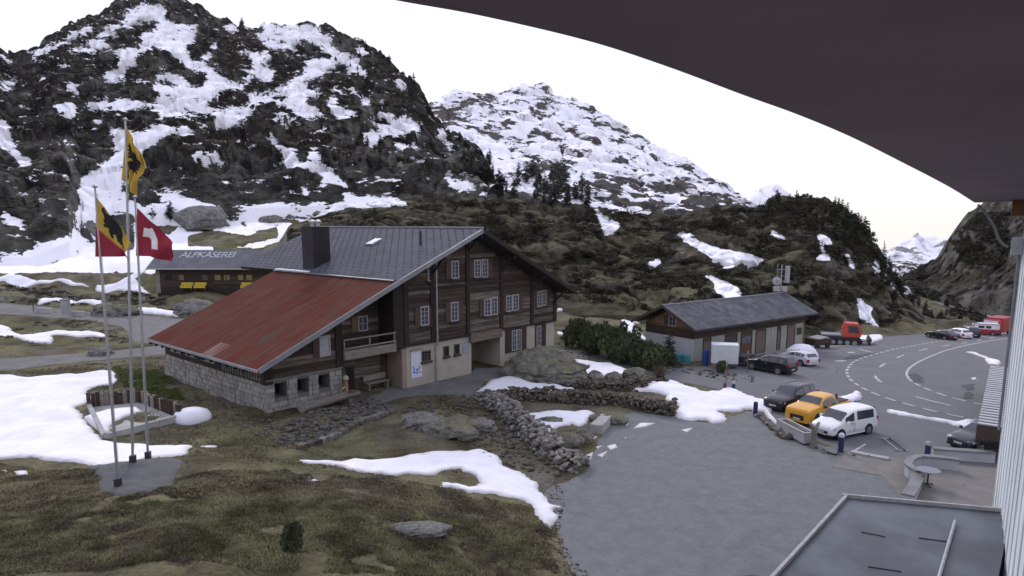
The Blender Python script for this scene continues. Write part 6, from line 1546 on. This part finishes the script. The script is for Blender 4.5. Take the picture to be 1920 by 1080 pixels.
# terrace edge slabs
te = empty('terrace_kerb', (0,0,0), 0, 'row of pale kerb slabs along the terrace edge', 'kerb slabs')
for i, p in enumerate(resample(hit_poly([(1596,848),(1640,857),(1668,862)]), .8)[:-1]):
    q = resample(hit_poly([(1596,848),(1640,857),(1668,862)]), .8)[i+1]; MB().bar((p[0],p[1],z_at(*p)+.06), (p[0]+(q[0]-p[0])*.97, p[1]+(q[1]-p[1])*.97, z_at(*q)+.06), .35, .12).build('slab', M_CONC, te)

# ------------------------------------------------------------------ sunken terrace with plank wall
st_ = empty('sunken_terrace', (0,0,0), 0, 'sunken terrace with an upright plank wall and a low rim', 'terrace')
fl = [Vector(hit(*p)) for p in ((168,772),(262,762),(338,792),(196,826))]
zf = sum(v.z for v in fl)/4
m = MB(); m.prism([(v.x, v.y, zf-.3) for v in fl], (0,0,.42)); m.build('floor_slab', M_CONC, st_)
pw = resample([(fl[0].x, fl[0].y), (fl[1].x, fl[1].y), (fl[2].x, fl[2].y)], .22); rnd = random.Random(15)
for p in pw: MB().box(p[0]-.09, p[1]-.04, zf-.3, p[0]+.10, p[1]+.05, zf+.85+rnd.uniform(-.12,.12)).build('plank', M_TIMBER if rnd.random() < .5 else M_WOODG, st_)
for a, b in ((fl[0], fl[3]), (fl[3], fl[2])): MB().bar((a.x, a.y, zf+.1), (b.x, b.y, zf+.1), .22, .45).build('rim', M_CONC, st_)
def zflat(x, y): return np.full(np.shape(x), zf+.12)
sheet('snow_patch.101', [at_z(a, b, zf+.12)[:2] for a, b in ((155,783),(202,770),(259,764),(268,773),(232,784),(207,800),(207,812),(193,816))], M_SNOW, .0, .12, 'snow lying on the sunken terrace floor', thick=.2, zf=zflat, lip=.0)

# ------------------------------------------------------------------ flagpoles and flags
def flagpole(base, top, label, h_extra=0):
    p = hit(*base); q = Vector(at_y(top[0], top[1], p[1])); h = (q-Vector(p)).length
    R = empty('flagpole', p, 0, label, 'flagpole', 'flagpoles on the rock')
    R.rotation_euler = (q-Vector(p)).to_track_quat('Z', 'Y').to_euler()
    MB().tube([(0,0,-.3),(0,0,h*.5),(0,0,h)], [.05,.043,.032], 10).build('pole', M_METAL, R)
    MB().lathe([(.07,0),(.09,.04),(.05,.09),(.01,.11)], (0,0,h), 10).build('finial', M_METAL, R)
    MB().box(-.11,-.09,-.15,.11,.09,.35).build('bracket', M_DKMET, R)
    MB().tube([(.09,-.02,.6),(.07,-.02,h-.2)], .008, 4).build('halyard', M_WFRAME, R)
    return p, h
p1, h1 = flagpole((222,916), (178,352), 'left flagpole carrying the yellow and red flag with a bear'); p2, h2 = flagpole((250,880), (235,226), 'tallest middle flagpole carrying the yellow eagle flag'); p3, h3 = flagpole((278,864), (253,371), 'right flagpole carrying the red flag with a white cross')
def cloth(name): 
    m, n, l, b = new_mat(name); b.inputs['Roughness'].default_value = .8; return m, n, l, b
def flag_mat(name, c):
    m = mat(name, c, tuple(k*.85 for k in c), 3, .8)
    m.node_tree.nodes['Principled BSDF'].inputs['Subsurface Weight'].default_value = 0.0
    return m
FM_Y = flag_mat('yellow_cloth', (.44,.29,.04)); FM_R = flag_mat('red_cloth', (.27,.022,.045)); FM_W = flag_mat('white_cloth', (.75,.73,.74)); FM_K = flag_mat('black_cloth', (.015,.013,.015))
def flag(base, pole_px, dp, top, fly, bottom, fields, emblem, ename, label, ripple=.10, n=84, seed=0):
    """boundary curves in the photograph, set upright in the plane of the pole and rippled in depth"""
    Y = base[1]
    def C(pts):
        P = np.array([[*at_y(a, b, Y)] for a, b in pts]); seg = np.linalg.norm(np.diff(P, axis=0), axis=1); cum = np.concatenate([[0], np.cumsum(seg)])/seg.sum()
        return lambda t: np.stack([np.interp(t, cum, P[:, k]) for k in range(3)], -1)
    t = np.linspace(0, 1, n+1); U, Vv = np.meshgrid(t, t)       # U along fly, V down the hoist
    hp_ = [top[0], bottom[0]]
    cT, cB, cL, cR = C(top)(t), C(bottom)(t), C(hp_)(t), C(fly)(t)
    P = (1-Vv)[..., None]*cT[None]+Vv[..., None]*cB[None]+(1-U)[..., None]*cL[:, None]+U[..., None]*cR[:, None]
    P -= (1-U)[..., None]*(1-Vv)[..., None]*cT[0]+U[..., None]*(1-Vv)[..., None]*cT[-1]+(1-U)[..., None]*Vv[..., None]*cB[0]+U[..., None]*Vv[..., None]*cB[-1]
    dx = float(base[0]-P[:, 0, 0].mean())*0
    P[..., 1] += ripple*U*(np.sin(U*7+Vv*5+seed)+.6*np.sin(U*15-Vv*3+seed*2)) 
    P = P.reshape(-1, 3); fc = grid_faces(n+1, n+1); cen = P[fc].mean(1); px, py = to_px(cen[:, 0], cen[:, 1], cen[:, 2])
    px = np.asarray(px); py = np.asarray(py); em = np.zeros(len(fc), bool)
    for e in emblem: em |= inside(e, px, py)
    R = empty('flag', (0,0,0), 0, label, 'flag')
    mats = [f[1] for f in fields]; mi = np.zeros(len(fc), int)
    for k, (poly, _) in enumerate(fields):
        if poly is not None: mi[inside(poly, px, py)] = k
    def sub(nm, mask, material, mats=None, idx=None):
        u, inv = np.unique(fc[mask].ravel(), return_inverse=True)
        o = mesh_obj(nm, P[u], inv.reshape(-1, 4), material, R, True, mats, idx)
        s = o.modifiers.new('t', 'SOLIDIFY'); s.thickness = .006; return o
    for k in range(len(fields)):
        if ((mi == k) & ~em).any(): sub('cloth' if len(fields) == 1 else ('yellow_field' if mats[k] is FM_Y else 'red_field'), (mi == k) & ~em, mats[k])
    sub(ename, em, FM_W if ename == 'white_cross' else FM_K)
    return R
z7 = lambda pts, s=3.857, ox=160, oy=220: [(ox+x/s, oy+y/s) for x, y in pts]
flag(p2, None, 0, z7([(297,75),(340,140),(378,240),(400,275)]), z7([(400,275),(438,360),(428,410),(392,445),(362,570)]), z7([(262,452),(308,458),(320,510),(345,545),(362,570)]), [(None, FM_Y)],
     [z7([(312,175),(330,205),(340,250),(362,262),(375,300),(395,320),(408,345),(395,350),(400,370),(385,365),(390,392),(372,380),(374,420),(356,395),(350,410),(342,385),(325,375),(312,400),(318,440),(308,435),(308,395),(316,372),(305,330),(322,312),(345,318),(338,300),(318,295),(305,290),(318,270),(305,262),(318,245),(304,235),(318,222),(304,205),(316,198)])], 'eagle_emblem', 'long yellow flag with a black eagle on the tallest pole', .14, seed=1)
flag(p1, None, 0, z7([(78,578),(130,640),(230,760),(322,905)]), z7([(322,905),(318,960),(300,980),(312,1060)]), z7([(72,1008),(200,1008),(290,1005),(312,1060)]), [(None, FM_Y), (z7([(60,785),(78,792),(150,860),(210,910),(305,985),(320,1075),(290,1060),(290,1020),(60,1020)]), FM_R)],
     [z7([(118,655),(135,650),(150,690),(170,705),(205,725),(235,765),(262,805),(272,850),(268,890),(285,960),(272,945),(262,915),(258,930),(248,910),(235,905),(225,870),(218,850),(200,850),(210,870),(195,880),(185,860),(178,845),(170,825),(172,805),(150,795),(140,800),(130,775),(142,770),(128,745),(140,735),(130,700),(118,680)])], 'bear_emblem', 'yellow and red flag with a black bear on the left pole', .10, seed=2)
flag(p3, None, 0, z7([(375,655),(470,745),(560,830),(632,905)]), z7([(632,905),(630,970),(622,1042)]), z7([(366,1002),(475,1005),(540,1028),(622,1042)]), [(None, FM_R)],
     [z7([(425,798),(465,808),(482,798),(502,835),(522,885),(524,958),(480,952),(478,885),(462,868),(416,862)])], 'white_cross', 'red flag with a white cross on the right pole', .12, seed=3)

# ------------------------------------------------------------------ small things along the side roads
sp_ = rooted('signpost', 63, 584, 0, 'thin brown signpost beside the upper side road', 'signpost'); MB().tube([(0,0,-.2),(0,0,1.5)], .05, 6).build('post', M_SHUT, sp_); MB().box(-.3,-.03,1.2,.3,.02,1.45).build('board', M_SHUT, sp_)
gp_ = rooted('pillar', 125, 595, 0, 'square pale pillar on the upper side road', 'pillar'); MB().box(-.35,-.35,-.2,.35,.35,2.0).build('shaft', M_CONC, gp_); MB().box(-.5,-.5,-.25,.5,.5,.15).build('base', M_CONC, gp_); MB().box(-.4,-.4,2.0,.4,.4,2.1).build('cap', M_ZINC, gp_)
for px, py, lab in ((86,586,'left concrete block on the verge of the upper side road'),(145,592,'concrete block on the verge right of the pillar')):
    g_ = rooted('concrete_block', px, py, .1, lab, 'concrete block'); MB().hexa([(-1,-.35,-.2),(1,-.35,-.2),(1,.35,-.2),(-1,.35,-.2),(-.9,-.25,.6),(.85,-.25,.55),(.85,.25,.55),(-.9,.25,.6)]).build('block', M_CONC, g_)
# guard rail of the far road
fr = MB(); P_ = [Vector(at_y(a, b, c)) for a, b, c in ((1722,560,186),(1745,566,182),(1790,577,176),(1840,590,170),(1885,601,164),(1960,618,158))]
fr.tube(P_, .35, 5); fo = fr.build('guard_rail', M_CONC); tag(fo, 'pale guard rail of the far road under the right crag', 'guard rail')
for k in range(0): pass

# ------------------------------------------------------------------ vegetation
M_NEEDLE = mat('conifer_needles', (0.015,0.019,0.010), (0.034,0.037,0.017), 1.2, .9, vary=.25, detail=5)
M_NEEDLE_P = mat('dwarf_pine_needles', (0.032,0.045,0.02), (0.085,0.10,0.04), 1.6, .9, vary=.2, detail=5)
M_BARK = mat('bark', (0.05,0.038,0.03), (0.08,0.065,0.05), 4, .95)
M_SCRUB = mat('scrub', (0.016,0.014,0.007), (0.042,0.036,0.015), .25, .95, detail=6)
M_SCRUBD = mat('dark_scrub', (0.009,0.008,0.006), (0.020,0.016,0.011), .1, .95, detail=6)
M_HEATH = mat('dead_heather', (0.035,0.027,0.018), (0.085,0.062,0.042), 1.2, .95, detail=6)
M_BROWNT = mat('bare_twigs', (0.07,0.05,0.035), (0.11,0.085,0.06), 2, .95)
def conifer_meshes(seed, slim=.2, broken=0, round_=False):
    rnd = random.Random(seed); tr = MB(); tr.tube([(0,0,-.08),(0,0,.5),(.005,0,.97)], [.022,.014,.003], 6)
    V, Fc = [], []
    nt = 24
    for i in range(nt):
        f = i/(nt-1); z = .10+.88*f; r = slim*(1-f)**(.8 if not round_ else .42)*rnd.uniform(.6,1.3)*(min(1, .45+f*2.2) if round_ else 1)+.012; nb = max(4, int(9*(1-f)+3))
        for k in range(nb):
            a = rnd.uniform(0, 6.28); rr = r*rnd.uniform(.6,1.15)
            if rnd.random() < broken: continue
            for s in range(3):
                b = a+rnd.uniform(-.35,.35); q = rr*rnd.uniform(.6,1); w = q*rnd.uniform(.22,.4); dz = -q*rnd.uniform(.15,.5)
                c, d = math.cos(b), math.sin(b); k0 = len(V); s0 = rnd.uniform(.0,.35)
                V += [(c*q*s0, d*q*s0, z+rnd.uniform(0,.01)), (c*q*.75-d*w, d*q*.75+c*w, z+dz*.6+rnd.uniform(-.01,.01)), (c*q, d*q, z+dz), (c*q*.75+d*w, d*q*.75-c*w, z+dz*.7+rnd.uniform(-.01,.012))]
                Fc += [(k0,k0+1,k0+2),(k0,k0+2,k0+3)]
    mt = bpy.data.meshes.new('trunk'); mt.from_pydata(tr.v, [], tr.f); mt.materials.append(M_BARK)
    mc = bpy.data.meshes.new('crown'); mc.from_pydata(V, [], Fc); mc.materials.append(M_NEEDLE); return mt, mc
CON = [conifer_meshes(1,.19), conifer_meshes(2,.24,.1), conifer_meshes(3,.26,.25,True), conifer_meshes(4,.32,.3,True), conifer_meshes(5,.38,.35,True), conifer_meshes(6,.30,.4,True)]
def tuft_cloud(n, rnd, shape, blade, seed=0):
    V = np.zeros((n*3, 3)); c = np.zeros((n, 3))
    i = 0
    while i < n:
        p = np.array([rnd.uniform(-1,1), rnd.uniform(-1,1), rnd.uniform(0,1)])
        if shape(p): c[i] = p; i += 1
    R = np.random.RandomState(seed); a = R.normal(size=(n,3)); a[:, 2] = np.abs(a[:, 2])+.4; a /= np.linalg.norm(a, axis=1)[:, None]; b = R.normal(size=(n,3)); b -= (b*a).sum(1)[:, None]*a; b /= np.linalg.norm(b, axis=1)[:, None]
    s = blade*R.uniform(.6,1.4,(n,1))
    V[0::3] = c-b*s*.35; V[1::3] = c+b*s*.35; V[2::3] = c+a*s
    return V, np.arange(n*3).reshape(-1, 3)
def pine_meshes(seed, n=1500):
    rnd = random.Random(seed); lobes = [(rnd.uniform(-.55,.55), rnd.uniform(-.55,.55), rnd.uniform(.25,.7), rnd.uniform(.22,.42)) for _ in range(9)]+[(0,0,.8,.25)]
    def shp(p):
        return any(.35 < ((p[0]-a)**2+(p[1]-b)**2+((p[2]-c)*1.1)**2)/(r*r) < 1 for a, b, c, r in lobes)
    V, Fc = tuft_cloud(n, rnd, shp, .13, seed)
    mc = bpy.data.meshes.new('crown'); mc.from_pydata(V.tolist(), [], Fc.tolist()); mc.materials.append(M_NEEDLE_P)
    tr = MB()
    for a, b, c, r in lobes: tr.tube([(0,0,-.1),(a*.5,b*.5,c*.5),(a,b,c)], [.035,.025,.01], 5)
    mt = bpy.data.meshes.new('stem'); mt.from_pydata(tr.v, [], tr.f); mt.materials.append(M_BARK); return mt, mc
PIN = [pine_meshes(s) for s in (5,6,7)]
def plant(name, meshes, names, loc, sc, rz, label, cat, group, tilt=0):
    R = bpy.data.objects.new(name, None); COL.objects.link(R); R.location = loc; R.scale = sc; R.rotation_euler = (tilt, 0, rz); tag(R, label, cat, group)
    for m, nm in zip(meshes, names): o = bpy.data.objects.new(nm, m); COL.objects.link(o); o.parent = R
    return R
dg = bpy.context.evaluated_depsgraph_get(); dg.update()
BV = []
for o in MOUNTS:
    me = o.data; v = np.empty(len(me.vertices)*3); me.vertices.foreach_get('co', v); v = v.reshape(-1, 3); f = np.empty(len(me.loops), int); me.loops.foreach_get('vertex_index', f)
    BV.append(BVHTree.FromPolygons(v.tolist(), f.reshape(-1, 4).tolist()))
def land_hit(px, py):
    a, b, c = [float(k) for k in ray(px, py)]; d = Vector((a, b, c)).normalized(); best = None
    for t in BV:
        h = t.ray_cast(Vector((0,0,CAMZ)), d, 6000)
        if h[0] is not None and (best is None or h[3] < best[1]): best = (h[0], h[3])
    g = hit0(px, py) if py > 425 else None
    if g is not None and g[1] < 235 and (best is None or Vector((g[0], g[1], g[2]-CAMZ)).length < best[1]): return Vector((g[0], g[1], z_at(g[0], g[1])))
    return best[0] if best else None
rnd = random.Random(99)
def tree(px, py, hpx, label, group, v=None, cut=True):
    h = None
    for dy in range(0, 30, 3):
        h = land_hit(px, py+dy)
        if h is not None and h.y < 1500: break
    if h is None: return
    H_ = hpx/F*h.y; m = rnd.choice(CON[2:]) if v is None else CON[v]
    plant('conifer', m, ('trunk','crown'), (h.x, h.y, h.z-.03*H_), (H_*rnd.uniform(.85,1.2), H_*rnd.uniform(.85,1.2), H_), rnd.uniform(0,6.28), label, 'tree', group, rnd.uniform(-.04,.04))
for px, py, h, lab in ((1655,512,64,'lone tall spruce on the skyline above the gorge'),(776,160,24,'small conifer at the notch on the right slope of the left mountain'),(686,92,16,'conifer on the shoulder of the left mountain crest'),(730,116,14,'second conifer down the crest of the left mountain'),(454,46,14,'stunted tree on top of the left mountain'),
     (1448,384,20,'thin conifer at the left end of the hilltop wood'),(320,412,38,'lone conifer in the snow above the dairy hut roof'),(795,190,16,'small conifer low on the left mountain crest'),(20,105,12,'small tree in the notch at the far left'),(1255,688,74,'tall young pine in front of the garage gable')):
    if px == 1255: continue
    tree(px, py, h, lab, None, 0 if px == 1655 else None)
def wood(poly, n, h0, h1, label, group, seed):
    global rnd
    rnd = random.Random(seed); xs = [p[0] for p in poly]; ys = [p[1] for p in poly]; pts = []
    while len(pts) < n:
        x, y = rnd.uniform(min(xs), max(xs)), rnd.uniform(min(ys), max(ys))
        if inside(poly, np.array([x]), np.array([y]))[0]: pts.append((x, y))
    for x, y in pts: tree(x, y, rnd.uniform(h0, h1), label, group)
wood([(832,262),(870,262),(925,300),(935,350),(900,345),(860,300)], 22, 14, 30, 'dark conifer on the steep right end of the left mountain', 'conifers on the right end of the left mountain', 1)
wood([(930,372),(940,340),(975,330),(1000,330),(1060,335),(1110,360),(1110,390),(1000,384)], 40, 14, 46, 'conifer at the foot of the middle mountain behind the brown hill', 'conifers behind the brown hill', 2)
wood([(1430,392),(1460,380),(1510,376),(1565,384),(1600,408),(1640,460),(1650,500),(1600,480),(1560,440),(1500,410)], 55, 16, 34, 'bushy conifer along the crest of the rocky hill', 'conifers along the crest of the rocky hill', 3)
wood([(1650,495),(1700,495),(1760,500),(1765,540),(1720,560),(1680,570),(1650,550)], 62, 14, 26, 'dark conifer in the gorge beyond the car park', 'conifers in the gorge', 4)
wood([(1720,545),(1765,485),(1800,440),(1840,410),(1890,420),(1890,540),(1800,545)], 70, 12, 24, 'conifer on the wooded crag on the right', 'conifers on the right crag', 5)
wood([(600,280),(700,250),(740,290),(700,330),(640,320)], 16, 12, 22, 'dark conifer on the lower right face of the left mountain', 'conifers on the lower face of the left mountain', 6)
wood([(480,60),(700,85),(810,200),(780,240),(600,150)], 18, 6, 12, 'tiny conifer high on the left mountain', 'tiny conifers high on the left mountain', 7)
# scrub: one joined mass per slope
def scrub(name, poly, n, s0, s1, tris, material, label, seed, flat=.42, blade=.42):
    rnd = random.Random(seed); xs = [p[0] for p in poly]; ys = [p[1] for p in poly]; VV, FF, k = [], [], 0; c = 0; tries = 0
    dome = lambda p: p[0]**2+p[1]**2+p[2]**2 < 1
    protos = [tuft_cloud(tris, rnd, dome, blade, seed+i) for i in range(4)]
    while c < n and tries < n*6:
        tries += 1; x, y = rnd.uniform(min(xs), max(xs)), rnd.uniform(min(ys), max(ys))
        if not inside(poly, np.array([x]), np.array([y]))[0]: continue
        if float(sample(RASTB, np.array([x]), np.array([y]))[0]) > .3: continue
        if fbm(np.array([x/30.]), np.array([y/14.]), np.array([seed*1.]), 2, 3)[0] < -.02: continue
        h = land_hit(x, y)
        if h is None or h.y > 700: continue
        s = rnd.uniform(s0, s1)/F*h.y; v, f = rnd.choice(protos); a = rnd.uniform(0, 6.28); ca, sa = math.cos(a), math.sin(a)
        VV.append(np.stack([(v[:,0]*ca-v[:,1]*sa)*s+h.x, (v[:,0]*sa+v[:,1]*ca)*s+h.y, v[:,2]*s*flat+h.z-.12*s], -1)); FF.append(f+k); k += len(v); c += 1
    if VV: tag(mesh_obj(name, np.concatenate(VV), np.concatenate(FF), material), label, kind='stuff')
scrub('scrub', [(640,400),(900,375),(1110,390),(1260,408),(1340,392),(1400,390),(1560,375),(1640,450),(1710,560),(1680,620),(1530,600),(1400,600),(1260,590),(1060,560),(900,470)], 4600, 3, 12, 50, M_SCRUB, 'low dark shrubs over the brown hill', 3)
scrub('scrub.001', [(60,110),(300,40),(600,50),(760,140),(930,340),(640,380),(200,420),(0,460),(0,120)], 2200, 2.5, 7, 36, M_SCRUBD, 'dark shrubs on the left mountain', 4)
scrub('scrub.002', [(1700,560),(1770,470),(1840,400),(1890,400),(1890,540),(1750,560)], 3200, 4, 12, 40, M_SCRUB, 'bushes on the right crag', 5)
scrub('scrub.005', [(1420,392),(1470,374),(1520,372),(1570,380),(1610,410),(1650,480),(1600,480),(1540,430),(1440,420)], 80, 7, 17, 130, M_SCRUB, 'dense bushes crowning the rocky hill', 23, .8, .3)
scrub('scrub.006', [(0,940),(160,960),(420,1000),(380,1080),(0,1080)], 120, 12, 36, 420, M_HEATH, 'dead heather clumps in the left foreground', 24, .28, .13)
scrub('scrub.007', [(700,880),(1000,960),(1050,1060),(900,1080),(640,960)], 130, 10, 30, 380, M_HEATH, 'dead heather clumps on the slope above the yard', 25, .26, .13)
scrub('scrub.003', [(0,600),(180,600),(250,640),(0,660)], 120, 4, 9, 50, M_BROWNT, 'low twigs beside the side road', 6)
scrub('scrub.004', [(0,535),(280,540),(330,580),(250,585),(0,565)], 240, 4, 10, 50, M_SCRUB, 'low shrubs above the side road', 7)
# mountain pines in the yard
for k, (px, py, hpx, wpx, lab) in enumerate(((1088,650,62,46,'leftmost dark mountain pine beside the chalet'),(1120,664,66,52,'bushy mountain pine second from the chalet'),(1150,672,66,56,'broad mountain pine in the middle of the row'),(1183,684,66,60,'low spreading mountain pine on the snow edge'),
    (1215,692,62,56,'wide mountain pine towards the garage'),(1168,656,60,42,'mountain pine behind the middle of the row'),(1253,684,74,26,'narrow young pine at the right end of the row'),(1238,690,44,36,'small pine beside the narrow young one'),(1135,650,52,36,'back mountain pine of the row'))):
    p = hit(px, py); s = 1/F*p[1]
    if wpx < 30: plant('mountain_pine', CON[1], ('trunk','crown'), p, (hpx*s*1.5, hpx*s*1.5, hpx*s), k, lab, 'pine bush', 'mountain pines beside the path')
    else: plant('mountain_pine', PIN[k % 3], ('stem','crown'), p, (wpx*s*.85, wpx*s*.85, hpx*s*.88), k*1.3, lab, 'pine bush', 'mountain pines beside the path')
for k, (px, py, hpx, wpx, lab) in enumerate(((552,1040,58,32,'small dark juniper in the foreground turf'),(1355,698,22,26,'little round bush beside the white trailer'))):
    p = hit(px, py); s = 1/F*p[1]; plant('shrub', PIN[k], ('stem','crown'), p, (wpx*s*.8, wpx*s*.8, hpx*s*1.05), k*1.3, lab, 'shrub', None)
p = hit(1235,716); s = p[1]/F
def twig_mesh():
    rnd = random.Random(4); m = MB()
    for k in range(90):
        a, t = rnd.uniform(0,6.28), rnd.uniform(.1,.95); m.tube([(0,0,0), (math.cos(a)*t*.6, math.sin(a)*t*.6, .5), (math.cos(a)*t, math.sin(a)*t, .95-.5*t)], [.012,.01,.005], 3, False)
    me = bpy.data.meshes.new('twigs'); me.from_pydata(m.v, [], m.f); me.materials.append(M_BROWNT); return me
plant('bush', [twig_mesh()], ['twigs'], p, (30*s, 30*s, 36*s), 0, 'bare brown twiggy bush at the foot of the pines', 'shrub', None)
# grass
def grass(n, poly, h, label, name, material, seed):
    R = np.random.RandomState(seed); P = hit_poly(poly); xs = [p[0] for p in P]; ys = [p[1] for p in P]
    x = R.uniform(min(xs), max(xs), n*3); y = R.uniform(min(ys), max(ys), n*3); k = inside(P, x, y)
    for f in FLATS: k &= sdist(f, x, y) < -.1
    k &= fbm(x/1.5, y/1.5, x*0, 3, 40) > -.3
    x, y = x[k][:n], y[k][:n]; m = len(x); z = T(x, y)
    for lab, pxs, th, wob, cell in SNOWS:
        pp = hit_poly(pxs); ok = sdist(pp, x, y) < 0; x, y, z = x[ok], y[ok], z[ok]
    m = len(x); nb = 5
    X = np.repeat(x, nb)+R.normal(0, .05, m*nb); Yy = np.repeat(y, nb)+R.normal(0, .05, m*nb); Z = np.repeat(z, nb); a = R.uniform(0, 6.28, m*nb); hh = h*R.uniform(.4, 1.3, m*nb); w = .012+.02*R.rand(m*nb); l = hh*R.uniform(.3, 1.3, m*nb)
    V = np.zeros((m*nb*3, 3)); V[0::3] = np.stack([X-np.sin(a)*w, Yy+np.cos(a)*w, Z-.02], -1); V[1::3] = np.stack([X+np.sin(a)*w, Yy-np.cos(a)*w, Z-.02], -1); V[2::3] = np.stack([X+np.cos(a)*l, Yy+np.sin(a)*l, Z+hh], -1)
    tag(mesh_obj(name, V, np.arange(len(V)).reshape(-1, 3), material), label, kind='stuff')
M_GRASS = mat('dry_grass', (0.075,0.062,0.037), (0.25,0.23,0.135), .5, .95, detail=9, lo=.4, hi=.6, nrough=.65); M_GRASS2 = mat('green_grass', (0.07,0.072,0.03), (0.24,0.235,0.12), .5, .95, detail=9, lo=.4, hi=.6, nrough=.65)
grass(42000, [(-100,1100),(-60,860),(300,900),(560,880),(1000,950),(1060,1100)], .055, 'dry brown grass of the foreground', 'grass', M_GRASS, 1)
grass(22000, [(-100,1100),(-60,980),(400,930),(700,960),(1000,1000),(1000,1100)], .06, 'greener grass patches of the foreground', 'grass.001', M_GRASS2, 2)
grass(12000, [(-50,700),(300,670),(330,720),(500,790),(620,860),(900,850),(1000,900),(560,880),(300,860),(200,740)], .08, 'grass around the barn and terrace', 'grass.002', M_GRASS, 3)

M_GRASS3 = mat('fresh_grass', (0.07,0.095,0.025), (0.11,0.14,0.04), .6, .95, detail=6)
grass(9000, [(215,690),(312,702),(345,745),(290,745),(235,725)], .10, 'fresh green grass beside the barn wall', 'grass.003', M_GRASS3, 4)
# the air of the valley
hz = MB(); hz.box(-5700, -1600, -421, 5700, 8700, 330)
HZ = hz.build('haze', None); mh = bpy.data.materials.new('haze'); mh.use_nodes = True; nh = mh.node_tree.nodes; nh.clear()
oh = nh.new('ShaderNodeOutputMaterial'); vh = nh.new('ShaderNodeVolumePrincipled'); vh.inputs['Color'].default_value = (.93,.93,1,1); vh.inputs['Density'].default_value = 0.00004
mh.node_tree.links.new(vh.outputs[0], oh.inputs['Volume']); HZ.data.materials.append(mh); tag(HZ, 'thin pale morning haze filling the valley', kind='stuff')
